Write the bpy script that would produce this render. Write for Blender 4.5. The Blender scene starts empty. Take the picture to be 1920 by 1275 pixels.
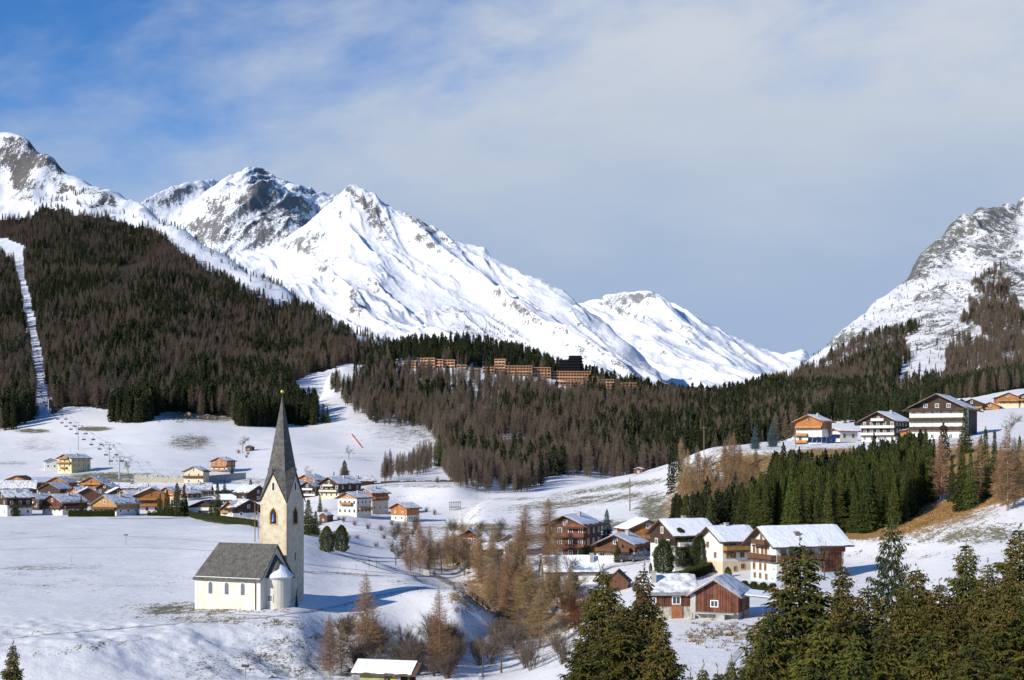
import bpy, math, random
import numpy as np
from mathutils import Vector, Matrix
random.seed(7); np.random.seed(7)
R = math.radians
SC = bpy.context.scene
COL = SC.collection
F = 2667.0        # focal length in photo pixels (50 mm on a 36 mm wide frame, 1920 px)
HZ = 850.0        # horizon row in the photo
# ---------------------------------------------------------------- camera
cam = bpy.data.cameras.new("camera"); camo = bpy.data.objects.new("camera", cam); COL.objects.link(camo)
cam.lens = 50; cam.sensor_width = 36; cam.shift_y = (HZ - 637.5) / 1920
cam.clip_start = 0.5; cam.clip_end = 40000
camo.location = (0, 0, 0); camo.rotation_euler = (R(90), 0, 0)
SC.camera = camo
# ---------------------------------------------------------------- sun and sky
SUN_EL, SUN_AZ = 24.0, 47.0      # azimuth: degrees to the left of straight behind the camera
sd = Vector((-math.sin(R(SUN_AZ)) * math.cos(R(SUN_EL)), -math.cos(R(SUN_AZ)) * math.cos(R(SUN_EL)), math.sin(R(SUN_EL))))
sl = bpy.data.lights.new("sun", 'SUN'); sl.energy = 4.9; sl.angle = R(0.53); sl.color = (1.0, 0.93, 0.82)
so = bpy.data.objects.new("sun", sl); COL.objects.link(so); so.rotation_euler = sd.to_track_quat('Z', 'Y').to_euler()
W = bpy.data.worlds.new("World"); SC.world = W; W.use_nodes = True
SKY_STRENGTH = 0.1
def build_world():
    nt = W.node_tree; nt.nodes.clear(); N = nt.nodes; L = nt.links
    out = N.new('ShaderNodeOutputWorld'); bg = N.new('ShaderNodeBackground'); bg.inputs[1].default_value = SKY_STRENGTH
    sky = N.new('ShaderNodeTexSky'); sky.sky_type = 'NISHITA'; sky.sun_disc = False
    sky.sun_elevation = R(SUN_EL); sky.sun_rotation = R(180 + SUN_AZ); sky.altitude = 1300; sky.air_density = 1.0; sky.dust_density = 0.3; sky.ozone_density = 1.5
    tc = N.new('ShaderNodeTexCoord'); sep = N.new('ShaderNodeSeparateXYZ'); L.new(tc.outputs['Generated'], sep.inputs[0])
    def m(op, a, b=None, c=None):
        n = N.new('ShaderNodeMath'); n.operation = op
        for i, v in enumerate((a, b, c)):
            if v is None: continue
            if isinstance(v, (int, float)): n.inputs[i].default_value = v
            else: L.new(v, n.inputs[i])
        return n.outputs[0]
    az = m('ARCTAN2', sep.outputs[0], sep.outputs[1]); el = m('ARCSINE', sep.outputs[2])
    comb = N.new('ShaderNodeCombineXYZ'); L.new(m('MULTIPLY', az, 5.5), comb.inputs[0]); L.new(m('MULTIPLY', m('ADD', el, m('MULTIPLY', az, -0.15)), 11.0), comb.inputs[1])
    n1 = N.new('ShaderNodeTexNoise'); n1.inputs['Scale'].default_value = 1.3; n1.inputs['Detail'].default_value = 7; n1.inputs['Roughness'].default_value = 0.58; n1.inputs['Distortion'].default_value = 0.15
    L.new(comb.outputs[0], n1.inputs['Vector'])
    comb2 = N.new('ShaderNodeCombineXYZ'); L.new(m('MULTIPLY', az, 9.0), comb2.inputs[0]); L.new(m('MULTIPLY', el, 22.0), comb2.inputs[1])
    n2 = N.new('ShaderNodeTexNoise'); n2.inputs['Scale'].default_value = 0.9; n2.inputs['Detail'].default_value = 4; L.new(comb2.outputs[0], n2.inputs['Vector'])
    line = m('MINIMUM', m('MULTIPLY_ADD', m('ADD', az, 0.32), 0.37, 0.185), m('MULTIPLY_ADD', m('MULTIPLY', az, az), -0.5, 0.37))
    f = m('ADD', m('SUBTRACT', el, line), m('MULTIPLY', m('SUBTRACT', n1.outputs[0], 0.5), 0.30))
    mr = N.new('ShaderNodeMapRange'); mr.interpolation_type = 'SMOOTHSTEP'; mr.inputs[1].default_value = -0.10; mr.inputs[2].default_value = 0.11; L.new(f, mr.inputs[0])
    blue = mr.outputs[0]
    # thin high cloud, greyer above and bluer near the mountains
    mr2 = N.new('ShaderNodeMapRange'); mr2.interpolation_type = 'SMOOTHSTEP'; mr2.inputs[1].default_value = 0.07; mr2.inputs[2].default_value = 0.31; L.new(m('ADD', el, m('MULTIPLY', m('SUBTRACT', n2.outputs[0], 0.5), 0.14)), mr2.inputs[0])
    cl = N.new('ShaderNodeMix'); cl.data_type = 'RGBA'; L.new(mr2.outputs[0], cl.inputs[0])
    k = 1 / SKY_STRENGTH
    cl.inputs[6].default_value = (0.325 * k, 0.43 * k, 0.605 * k, 1); cl.inputs[7].default_value = (0.54 * k, 0.59 * k, 0.66 * k, 1)
    bl = N.new('ShaderNodeMix'); bl.data_type = 'RGBA'; bl.blend_type = 'MULTIPLY'; bl.inputs[0].default_value = 1.0
    L.new(sky.outputs[0], bl.inputs[6]); bl.inputs[7].default_value = (0.38, 0.80, 1.30, 1)
    mx = N.new('ShaderNodeMix'); mx.data_type = 'RGBA'; L.new(blue, mx.inputs[0]); L.new(cl.outputs[2], mx.inputs[6]); L.new(bl.outputs[2], mx.inputs[7])
    L.new(mx.outputs[2], bg.inputs[0]); L.new(bg.outputs[0], out.inputs[0])
build_world()
SC.view_settings.view_transform = 'Standard'; SC.view_settings.look = 'None'; SC.view_settings.exposure = 0.13; SC.view_settings.gamma = 1
SC.render.engine = 'CYCLES'
try:
    SC.cycles.use_adaptive_sampling = True; SC.cycles.max_bounces = 5; SC.cycles.diffuse_bounces = 3; SC.cycles.use_denoising = True
except Exception: pass
# ---------------------------------------------------------------- numpy noise
_T = np.random.RandomState(3).rand(4096)
def vnoise(x, y, seed=0):
    xi = np.floor(x).astype(np.int64); yi = np.floor(y).astype(np.int64); fx = x - xi; fy = y - yi
    fx = fx * fx * fx * (fx * (fx * 6 - 15) + 10); fy = fy * fy * fy * (fy * (fy * 6 - 15) + 10)
    def h(a, b):
        k = (a * 374761393 + b * 668265263 + seed * 974634777) & 0x7fffffff
        k = ((k ^ (k >> 13)) * 1274126177) & 0x7fffffff
        return _T[(k ^ (k >> 16)) & 4095]
    return (h(xi, yi) * (1 - fx) + h(xi + 1, yi) * fx) * (1 - fy) + (h(xi, yi + 1) * (1 - fx) + h(xi + 1, yi + 1) * fx) * fy
def fbm(x, y, o=5, seed=0, g=0.5):
    s = 0; a = 1; t = 0
    for i in range(o):
        s = s + a * vnoise(x, y, seed + i); t += a; a *= g; x = x * 2.03 + 13.1; y = y * 2.03 + 7.7
    return s / t - 0.5
def ridged(x, y, o=5, seed=0, g=0.5):
    s = 0; a = 1; t = 0; w = 1
    for i in range(o):
        n = 1 - np.abs(vnoise(x, y, seed + i) * 2 - 1); n = n * n * w; w = np.clip(n * 1.6, 0, 1)
        s = s + a * n; t += a; a *= g; x = x * 2.1 + 3.1; y = y * 2.1 + 5.7
    return s / t
# ---------------------------------------------------------------- object helpers
def prop(o, label=None, cat=None, group=None, kind=None):
    if label: o['label'] = label
    if cat: o['category'] = cat
    if group: o['group'] = group
    if kind: o['kind'] = kind
    return o
def empty(name, loc, rz=0, label=None, cat=None, group=None):
    o = bpy.data.objects.new(name, None); COL.objects.link(o); o.location = loc; o.rotation_euler = (0, 0, rz); o.empty_display_size = 0.5
    return prop(o, label, cat, group)
def np_mesh(name, V, Fq, smooth=False, mats=(), mi=None):
    """V (n,3); Fq (m,k) faces of one size k"""
    me = bpy.data.meshes.new(name); V = np.asarray(V, np.float32); Fq = np.asarray(Fq, np.int32); k = Fq.shape[1]
    me.vertices.add(len(V)); me.vertices.foreach_set('co', V.ravel())
    me.loops.add(Fq.size); me.loops.foreach_set('vertex_index', Fq.ravel())
    me.polygons.add(len(Fq)); me.polygons.foreach_set('loop_start', np.arange(0, Fq.size, k, dtype=np.int32))
    me.polygons.foreach_set('use_smooth', np.full(len(Fq), smooth, dtype=bool))
    for m in mats: me.materials.append(m)
    if mi is not None: me.polygons.foreach_set('material_index', np.asarray(mi, np.int32))
    me.update(calc_edges=True); me.validate()
    return me
def link(name, me, parent=None, mat=None):
    if mat is not None and not me.materials: me.materials.append(mat)
    o = bpy.data.objects.new(name, me); COL.objects.link(o)
    if parent is not None: o.parent = parent
    return o
class MB:
    """collects boxes, prisms and tubes into one mesh"""
    def __init__(s): s.v = []; s.f = []; s.m = []; s.cur = 0
    def add(s, vs, fs):
        b = len(s.v); s.v += [tuple(v) for v in vs]; s.f += [tuple(b + i for i in f) for f in fs]; s.m += [s.cur] * len(fs); return s
    def box(s, x0, x1, y0, y1, z0, z1):
        return s.add([(x0, y0, z0), (x1, y0, z0), (x1, y1, z0), (x0, y1, z0), (x0, y0, z1), (x1, y0, z1), (x1, y1, z1), (x0, y1, z1)],
                     [(0, 3, 2, 1), (4, 5, 6, 7), (0, 1, 5, 4), (1, 2, 6, 5), (2, 3, 7, 6), (3, 0, 4, 7)])
    def prism(s, pts, axis, a0, a1):
        """extrude polygon pts (2D) along axis: 'y' -> pts are (x,z); 'x' -> (y,z); 'z' -> (x,y)"""
        def P(p, a): return (p[0], a, p[1]) if axis == 'y' else ((a, p[0], p[1]) if axis == 'x' else (p[0], p[1], a))
        n = len(pts)
        return s.add([P(p, a0) for p in pts] + [P(p, a1) for p in pts],
                     [tuple(range(n)), tuple(range(2 * n - 1, n - 1, -1))] + [(i, i + n, (i + 1) % n + n, (i + 1) % n) for i in range(n)])
    def tube(s, p, q, r0, r1=None, n=6):
        r1 = r0 if r1 is None else r1; p = Vector(p); q = Vector(q); d = (q - p).normalized()
        a = d.orthogonal().normalized(); b = d.cross(a)
        vs = [p + (a * math.cos(2 * math.pi * i / n) + b * math.sin(2 * math.pi * i / n)) * r0 for i in range(n)] + [q + (a * math.cos(2 * math.pi * i / n) + b * math.sin(2 * math.pi * i / n)) * r1 for i in range(n)]
        return s.add(vs, [tuple(range(n))[::-1], tuple(range(n, 2 * n))] + [(i, (i + 1) % n, (i + 1) % n + n, i + n) for i in range(n)])
    def build(s, name, mat, parent=None, smooth=False, loc=None, rot=None):
        me = bpy.data.meshes.new(name); me.from_pydata(s.v, [], s.f)
        for m in (mat if isinstance(mat, (list, tuple)) else [mat]): me.materials.append(m)
        if any(s.m): me.polygons.foreach_set('material_index', s.m)
        if smooth: me.polygons.foreach_set('use_smooth', [True] * len(s.f))
        bmesh_fix(me)
        o = link(name, me, parent)
        if loc: o.location = loc
        if rot: o.rotation_euler = rot
        return o
import bmesh
def bmesh_fix(me):
    b = bmesh.new(); b.from_mesh(me); bmesh.ops.recalc_face_normals(b, faces=b.faces); b.to_mesh(me); b.free(); me.update()
# ---------------------------------------------------------------- materials
MAT = {}
def mat(name, col, rough=0.8, var=0.12, vscale=3.0, bump=0.0, bscale=20.0, col2=None, stretch=(1, 1, 1), spec=0.3, rnd=0.0, coord='Object', metallic=0.0, transl=0.0, contrast=(0.35, 0.65), emit=None):
    if name in MAT: return MAT[name]
    m = bpy.data.materials.new(name); m.use_nodes = True; nt = m.node_tree; N = nt.nodes; L = nt.links
    bs = N['Principled BSDF']; bs.inputs['Roughness'].default_value = rough; bs.inputs['Specular IOR Level'].default_value = spec; bs.inputs['Metallic'].default_value = metallic
    tc = N.new('ShaderNodeTexCoord'); mp = N.new('ShaderNodeMapping'); mp.inputs['Scale'].default_value = stretch; L.new(tc.outputs[coord], mp.inputs[0])
    no = N.new('ShaderNodeTexNoise'); no.inputs['Scale'].default_value = vscale; no.inputs['Detail'].default_value = 5; L.new(mp.outputs[0], no.inputs['Vector'])
    c2 = col2 or tuple(c * (1 - 2.2 * var) for c in col); c1 = col if col2 else tuple(min(1, c * (1 + var)) for c in col)
    mr = N.new('ShaderNodeMapRange'); mr.inputs[1].default_value = contrast[0]; mr.inputs[2].default_value = contrast[1]; L.new(no.outputs[0], mr.inputs[0])
    mx = N.new('ShaderNodeMix'); mx.data_type = 'RGBA'; L.new(mr.outputs[0], mx.inputs[0]); mx.inputs[6].default_value = (*c1, 1); mx.inputs[7].default_value = (*c2, 1)
    colout = mx.outputs[2]
    if rnd:
        oi = N.new('ShaderNodeObjectInfo'); hsv = N.new('ShaderNodeHueSaturation')
        a = N.new('ShaderNodeMapRange'); a.inputs[3].default_value = 1 - rnd; a.inputs[4].default_value = 1 + rnd; L.new(oi.outputs['Random'], a.inputs[0]); L.new(a.outputs[0], hsv.inputs['Value'])
        b = N.new('ShaderNodeMath'); b.operation = 'MULTIPLY'; b.inputs[1].default_value = 7.31; L.new(oi.outputs['Random'], b.inputs[0]); c = N.new('ShaderNodeMath'); c.operation = 'FRACT'; L.new(b.outputs[0], c.inputs[0])
        d = N.new('ShaderNodeMapRange'); d.inputs[3].default_value = 0.5 - 0.015 * rnd / 0.3; d.inputs[4].default_value = 0.5 + 0.03 * rnd / 0.3; L.new(c.outputs[0], d.inputs[0]); L.new(d.outputs[0], hsv.inputs['Hue'])
        L.new(colout, hsv.inputs['Color']); colout = hsv.outputs[0]
    L.new(colout, bs.inputs['Base Color'])
    if bump:
        n2 = N.new('ShaderNodeTexNoise'); n2.inputs['Scale'].default_value = bscale; n2.inputs['Detail'].default_value = 4; L.new(mp.outputs[0], n2.inputs['Vector'])
        bp = N.new('ShaderNodeBump'); bp.inputs['Strength'].default_value = 0.8; bp.inputs['Distance'].default_value = bump; L.new(n2.outputs[0], bp.inputs['Height']); L.new(bp.outputs[0], bs.inputs['Normal'])
    if transl:
        tr = N.new('ShaderNodeBsdfTranslucent'); L.new(colout, tr.inputs[0]); ms = N.new('ShaderNodeMixShader'); ms.inputs[0].default_value = transl
        L.new(bs.outputs[0], ms.inputs[1]); L.new(tr.outputs[0], ms.inputs[2]); L.new(ms.outputs[0], N['Material Output'].inputs[0])
    MAT[name] = m
    return m
def planks(name, col, axis='x', width=0.16, rough=0.75, var=0.35, gap=0.55, rnd=0.0, weather=0.0):
    """vertical (axis x and y) or horizontal (axis z) boards: colour varies per board, dark joints"""
    if name in MAT: return MAT[name]
    m = bpy.data.materials.new(name); m.use_nodes = True; nt = m.node_tree; N = nt.nodes; L = nt.links
    bs = N['Principled BSDF']; bs.inputs['Roughness'].default_value = rough; bs.inputs['Specular IOR Level'].default_value = 0.25
    tc = N.new('ShaderNodeTexCoord'); sp = N.new('ShaderNodeSeparateXYZ'); L.new(tc.outputs['Object'], sp.inputs[0])
    def mm(op, a, b=None):
        n = N.new('ShaderNodeMath'); n.operation = op
        for i, v in enumerate((a, b)):
            if v is None: continue
            if isinstance(v, (int, float)): n.inputs[i].default_value = v
            else: L.new(v, n.inputs[i])
        return n.outputs[0]
    s = sp.outputs[2] if axis == 'z' else mm('ADD', sp.outputs[0], sp.outputs[1])
    t = mm('DIVIDE', s, width); idx = mm('FLOOR', t); fr = mm('FRACT', t)
    wn = N.new('ShaderNodeTexWhiteNoise'); wn.noise_dimensions = '1D'; L.new(idx, wn.inputs['W'])
    no = N.new('ShaderNodeTexNoise'); no.inputs['Scale'].default_value = 1.2; no.inputs['Detail'].default_value = 6; L.new(tc.outputs['Object'], no.inputs['Vector'])
    v = mm('ADD', mm('MULTIPLY', wn.outputs[0], var), mm('MULTIPLY', no.outputs[0], var * 1.6))
    v = mm('SUBTRACT', 1 + var * 0.6, v)
    j = mm('GREATER_THAN', fr, 0.1); v = mm('MULTIPLY', v, mm('ADD', mm('MULTIPLY', j, 1 - gap), gap))
    vm = N.new('ShaderNodeVectorMath'); vm.operation = 'SCALE'; vm.inputs[0].default_value = col; L.new(v, vm.inputs['Scale'])
    L.new(vm.outputs[0], bs.inputs['Base Color'])
    MAT[name] = m
    return m
# ---------------------------------------------------------------- terrain from distance profiles
def pchip(x, y, xq):
    x = np.asarray(x, float); y = np.asarray(y, float); h = np.diff(x); d = np.diff(y, axis=0) / (h if y.ndim == 1 else h[:, None])
    m = np.zeros_like(y); m[0] = d[0]; m[-1] = d[-1]
    a, b = d[:-1], d[1:]
    with np.errstate(divide='ignore', invalid='ignore'):
        hm = 2 * a * b / (a + b)
    m[1:-1] = np.where(a * b > 0, hm, 0)
    i = np.clip(np.searchsorted(x, xq) - 1, 0, len(x) - 2); t = np.clip((xq - x[i]) / h[i], 0, 1)
    hh = h[i]
    if y.ndim == 2: t = t[:, None]; hh = hh[:, None]
    t2 = t * t; t3 = t2 * t
    return (2 * t3 - 3 * t2 + 1) * y[i] + (t3 - 2 * t2 + t) * hh * m[i] + (-2 * t3 + 3 * t2) * y[i + 1] + (t3 - t2) * hh * m[i + 1]
class Terrain:
    """height over (c, Y): c = 960 + F*x/Y is the bearing, Y the distance; knots give (distance, photo row) or (distance, 'z', height)"""
    def __init__(s, stations, c0, c1, nc, Ys, noise=None, smooth=0):
        s.c = np.linspace(c0, c1, nc); s.Y = np.asarray(Ys, float); s.lY = np.log(s.Y)
        px = sorted(stations); T = []
        for p in px:
            k = stations[p]; yy = np.log([a[0] for a in k]); zz = [a[2] if a[1] == 'z' else (HZ - a[1]) / F * a[0] for a in k]
            T.append(pchip(yy, zz, s.lY))
        s.Z = pchip(px, np.array(T), s.c)             # (nc, nY)
        for _ in range(smooth):
            s.Z[1:-1] = 0.25 * s.Z[:-2] + 0.5 * s.Z[1:-1] + 0.25 * s.Z[2:]
            s.Z[:, 1:-1] = 0.25 * s.Z[:, :-2] + 0.5 * s.Z[:, 1:-1] + 0.25 * s.Z[:, 2:]
        s.C2, s.Y2 = np.meshgrid(s.c, s.Y, indexing='ij'); s.X2 = (s.C2 - 960) / F * s.Y2
        if noise is not None: s.Z = s.Z + noise(s.X2, s.Y2, s.C2, s.Z)
        s.row = HZ - s.Z * F / s.Y2
        s.vis = None
    def z(s, c, Y):
        a = np.clip((np.asarray(c, float) - s.c[0]) / (s.c[1] - s.c[0]), 0, len(s.c) - 1.001); l = np.log(np.clip(Y, s.Y[0], s.Y[-1]))
        j = np.clip(np.searchsorted(s.lY, l) - 1, 0, len(s.lY) - 2); i = a.astype(int); u = a - i; v = (l - s.lY[j]) / (s.lY[j + 1] - s.lY[j])
        Z = s.Z
        return (Z[i, j] * (1 - u) + Z[i + 1, j] * u) * (1 - v) + (Z[i, j + 1] * (1 - u) + Z[i + 1, j + 1] * u) * v
    def rowmin(s):
        if s.vis is None: s.vis = np.minimum.accumulate(s.row, axis=1)
        return s.vis
    def hit(s, c, row, ymin=0):
        zz = s.z(np.full(len(s.Y), c), s.Y); t = (HZ - row) / F; q = zz / s.Y - t
        for j in range(1, len(s.Y)):
            if s.Y[j] < ymin: continue
            if q[j] >= 0:
                if q[j - 1] < 0:
                    k = -q[j - 1] / (q[j] - q[j - 1]); Y = s.Y[j - 1] + k * (s.Y[j] - s.Y[j - 1])
                else: Y = s.Y[j]
                return Vector(((c - 960) / F * Y, Y, t * Y))
        j = int(np.argmax(q)); Y = s.Y[j]
        return Vector(((c - 960) / F * Y, Y, zz[j]))
    def mesh(s, name, material, attrs, kind='structure'):
        nc, ny = s.Z.shape; V = np.stack([s.X2, s.Y2, s.Z], -1).reshape(-1, 3)
        i = np.arange(nc - 1)[:, None] * ny + np.arange(ny - 1)[None, :]
        Q = np.stack([i, i + ny, i + ny + 1, i + 1], -1).reshape(-1, 4)
        me = np_mesh(name, V, Q, smooth=True, mats=[material])
        for k, a in attrs.items():
            at = me.attributes.new(k, 'FLOAT', 'POINT'); at.data.foreach_set('value', np.asarray(a, np.float32).ravel())
        o = link(name, me); o['kind'] = kind
        return o
def poly_in(px, py, poly):
    ins = np.zeros(np.shape(px), bool); n = len(poly)
    for i in range(n):
        x0, y0 = poly[i]; x1, y1 = poly[(i + 1) % n]
        if y0 == y1: continue
        c = ((y0 > py) != (y1 > py)) & (px < (x1 - x0) * (py - y0) / (y1 - y0) + x0)
        ins ^= c
    return ins
def warp(c, row, k=26): return c + k * 2 * fbm(c / 45, row / 22, 4, 88), row + k * fbm(c / 40 + 50, row / 25, 4, 89)
def patches(C, Rw, lst):
    a = np.zeros_like(C)
    for (px, py, rx, ry, v, *rot) in lst:
        dx = C - px; dy = Rw - py
        if rot: t = R(rot[0]); dx, dy = dx * math.cos(t) + dy * math.sin(t), -dx * math.sin(t) + dy * math.cos(t)
        d = np.sqrt((dx / rx) ** 2 + (dy / ry) ** 2); a = np.maximum(a, v * np.clip(1.5 - d, 0, 1) ** 0.9)
    return a
P0 = [(8, 'z', -8), (40, 'z', -17), (100, 'z', -24)]
def far(a, b=None): return [(1250, 'z', 40), (1750, 'z', 40)]
GS = {
 -700: P0 + [(150, 'z', -29), (163, 'z', -28), (185, 'z', -24.6), (560, 'z', -24), (700, 'z', -19), (800, 'z', -8), (1000, 'z', 20), (1150, 'z', 40), (1250, 'z', 50), (1750, 'z', 60)],
 0: P0 + [(150, 'z', -30.5), (163, 'z', -28.6), (180, 1212), (213, 1150), (305, 1058), (370, 1022), (450, 993), (560, 969), (650, 945), (720, 922), (800, 893), (900, 862), (1000, 828), (1150, 785), (1250, 'z', 26), (1750, 'z', 10)],
 150: P0 + [(150, 'z', -30.5), (166, 'z', -28.6), (184, 1200), (213, 1150), (305, 1058), (370, 1022), (450, 993), (560, 968), (650, 945), (720, 922), (800, 890), (900, 858), (1000, 822), (1150, 774), (1250, 'z', 28), (1750, 'z', 10)],
 300: P0 + [(155, 'z', -30.5), (175, 'z', -28.4), (195, 1181), (213, 1151), (300, 1060), (370, 1022), (450, 993), (560, 969), (650, 950), (720, 925), (770, 906), (800, 890), (900, 855), (1000, 812), (1150, 772), (1250, 'z', 28), (1750, 'z', 10)],
 450: P0 + [(165, 'z', -31), (185, 'z', -28.5), (204, 1166), (213, 1145), (260, 1086), (330, 1030), (400, 1004), (452, 985), (520, 'z', -25.7), (620, 958), (720, 922), (800, 897), (900, 860), (1000, 825), (1150, 786), (1250, 'z', 28), (1750, 'z', 10)],
 540: P0 + [(165, 'z', -31), (188, 'z', -29.5), (205, 1167), (213, 1143), (260, 1080), (330, 1030), (400, 999), (430, 996), (490, 'z', -27), (600, 955), (640, 935), (700, 913), (800, 890), (900, 855), (1000, 825), (1150, 792), (1250, 765), (1350, 'z', 20), (1750, 'z', 10)],
 640: [(8, 'z', -8), (40, 'z', -15), (110, 'z', -19.5), (150, 'z', -27), (185, 'z', -31), (200, 'z', -29.6), (215, 1172), (224, 1143), (238, 1115), (260, 1092), (290, 1070), (330, 1052), (380, 1030), (430, 1005), (480, 'z', -26.5), (520, 973), (560, 958), (620, 930), (680, 908), (750, 895), (850, 870), (1000, 830), (1150, 783), (1250, 748), (1400, 702), (1500, 688), (1600, 'z', 85), (1750, 'z', 60)],
 700: [(8, 'z', -8), (40, 'z', -15), (110, 'z', -19.5), (150, 'z', -27), (188, 'z', -31), (203, 'z', -29.6), (216, 1176), (226, 1143), (240, 1110), (262, 1092), (290, 1068), (315, 1056), (360, 'z', -27.5), (440, 'z', -28), (500, 'z', -26), (540, 975), (620, 940), (665, 908), (750, 893), (900, 862), (1000, 828), (1100, 795), (1250, 752), (1400, 706), (1500, 688), (1600, 680), (1750, 'z', 80)],
 760: [(8, 'z', -8), (40, 'z', -15), (110, 'z', -19.5), (150, 'z', -27), (190, 'z', -31), (205, 1240), (218, 1190), (229, 1140), (241, 1103), (262, 1088), (288, 1076), (300, 1078), (340, 'z', -28), (450, 'z', -29), (520, 986), (550, 976), (630, 942), (660, 907), (750, 893), (900, 864), (1000, 828), (1100, 800), (1250, 762), (1400, 712), (1550, 677), (1650, 660), (1750, 'z', 100)],
 850: [(8, 'z', -8), (40, 'z', -16), (110, 'z', -20), (150, 'z', -27), (195, 'z', -31), (212, 'z', -31), (222, 1180), (229, 1133), (237, 1106), (246, 1112), (258, 1110), (268, 'z', -28), (300, 'z', -30), (400, 'z', -29), (480, 'z', -27.2), (560, 975), (600, 950), (655, 907), (700, 902), (760, 888), (900, 848), (1000, 815), (1250, 752), (1400, 706), (1550, 676), (1650, 655), (1750, 'z', 100)],
 905: [(8, 'z', -8), (40, 'z', -16), (110, 'z', -20), (150, 'z', -27), (195, 'z', -31), (215, 'z', -32), (228, 'z', -29), (234, 1148), (244, 1135), (252, 'z', -29), (300, 'z', -30), (345, 'z', -27.5), (360, 1022), (420, 990), (480, 965), (520, 945), (545, 942), (600, 'z', -21), (655, 'z', -17), (700, 'z', -13), (760, 890), (900, 850), (1000, 815), (1250, 755), (1400, 712), (1550, 690), (1650, 662), (1750, 'z', 95)],
 960: [(8, 'z', -8), (40, 'z', -17), (110, 'z', -21), (150, 'z', -27), (180, 'z', -29), (215, 'z', -31.5), (232, 'z', -31.5), (260, 'z', -29.5), (300, 'z', -26), (330, 1040), (360, 1012), (420, 985), (480, 960), (540, 931), (570, 'z', -18), (650, 'z', -18), (760, 893), (900, 852), (1000, 815), (1250, 755), (1400, 718), (1500, 700), (1650, 672), (1750, 'z', 95)],
 1060: [(8, 'z', -8), (40, 'z', -18), (110, 'z', -22), (150, 'z', -25.5), (175, 'z', -26), (205, 'z', -28.5), (230, 'z', -30), (250, 'z', -28), (272, 1105), (280, 1098), (300, 1070), (330, 1040), (360, 1008), (420, 980), (480, 950), (530, 920), (550, 914), (580, 'z', -16), (650, 'z', -17), (760, 890), (900, 852), (1000, 820), (1250, 762), (1400, 730), (1500, 714), (1600, 704), (1750, 'z', 75)],
 1150: [(8, 'z', -8), (40, 'z', -18), (60, 'z', -22), (110, 'z', -23.5), (150, 'z', -24), (200, 'z', -25), (240, 1130), (280, 1085), (300, 1052), (340, 1022), (380, 992), (430, 962), (480, 930), (540, 898), (560, 895), (590, 'z', -14), (680, 'z', -16), (800, 890), (900, 860), (1000, 828), (1250, 772), (1400, 750), (1500, 738), (1600, 730), (1750, 'z', 55)],
 1260: [(8, 'z', -8), (40, 'z', -18), (60, 'z', -22), (150, 'z', -24), (190, 1175), (215, 1135), (250, 1095), (290, 1050), (330, 1015), (370, 990), (410, 955), (460, 912), (520, 872), (540, 868), (580, 'z', -9), (700, 'z', -14), (850, 885), (1000, 838), (1250, 788), (1500, 757), (1600, 752), (1750, 'z', 45)],
 1340: [(8, 'z', -8), (40, 'z', -18), (60, 'z', -22.5), (150, 'z', -24), (190, 1172), (230, 1115), (260, 1083), (290, 1045), (320, 1000), (370, 938), (420, 880), (450, 846), (520, 839), (600, 'z', 0), (700, 'z', -8), (900, 'z', -3), (1000, 840), (1250, 792), (1500, 762), (1600, 755), (1750, 'z', 50)],
 1450: [(8, 'z', -8), (40, 'z', -18), (60, 'z', -22), (150, 'z', -24), (190, 1172), (240, 1100), (262, 1076), (290, 1035), (310, 1000), (350, 945), (400, 880), (432, 842), (500, 835), (600, 828), (650, 'z', 0), (750, 'z', -3), (900, 'z', 8), (1100, 802), (1300, 772), (1500, 748), (1600, 735), (1750, 'z', 70)],
 1560: [(8, 'z', -8), (40, 'z', -18), (60, 'z', -21), (150, 'z', -23.5), (200, 1150), (250, 1088), (280, 1055), (300, 1008), (340, 955), (390, 888), (422, 840), (500, 831), (600, 824), (700, 808), (800, 786), (950, 769), (1000, 'z', 25), (1200, 'z', 35), (1400, 760), (1750, 'z', 90)],
 1680: [(8, 'z', -7), (40, 'z', -16), (60, 'z', -19), (150, 'z', -22.5), (240, 1090), (270, 1052), (290, 1003), (310, 972), (350, 920), (400, 860), (422, 835), (480, 825), (600, 806), (800, 783), (950, 770), (1000, 'z', 25), (1400, 760), (1750, 'z', 90)],
 1800: [(8, 'z', -6), (40, 'z', -14), (60, 'z', -17), (150, 'z', -20), (220, 1080), (250, 1035), (275, 985), (300, 955), (340, 900), (380, 850), (420, 826), (500, 813), (600, 790), (700, 772), (780, 758), (900, 'z', 32), (1400, 740), (1750, 'z', 95)],
 1920: [(8, 'z', -6), (40, 'z', -13), (150, 'z', -18), (220, 1055), (250, 1002), (275, 945), (300, 912), (340, 868), (380, 835), (450, 808), (550, 785), (700, 762), (780, 752), (850, 735), (1000, 'z', 45), (1400, 720), (1750, 'z', 100)],
 2600: [(8, 'z', -5), (40, 'z', -10), (150, 'z', -12), (220, 'z', -12), (300, 'z', 0), (450, 'z', 14), (700, 'z', 30), (850, 'z', 45), (1400, 'z', 80), (1750, 'z', 120)],
}
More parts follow.
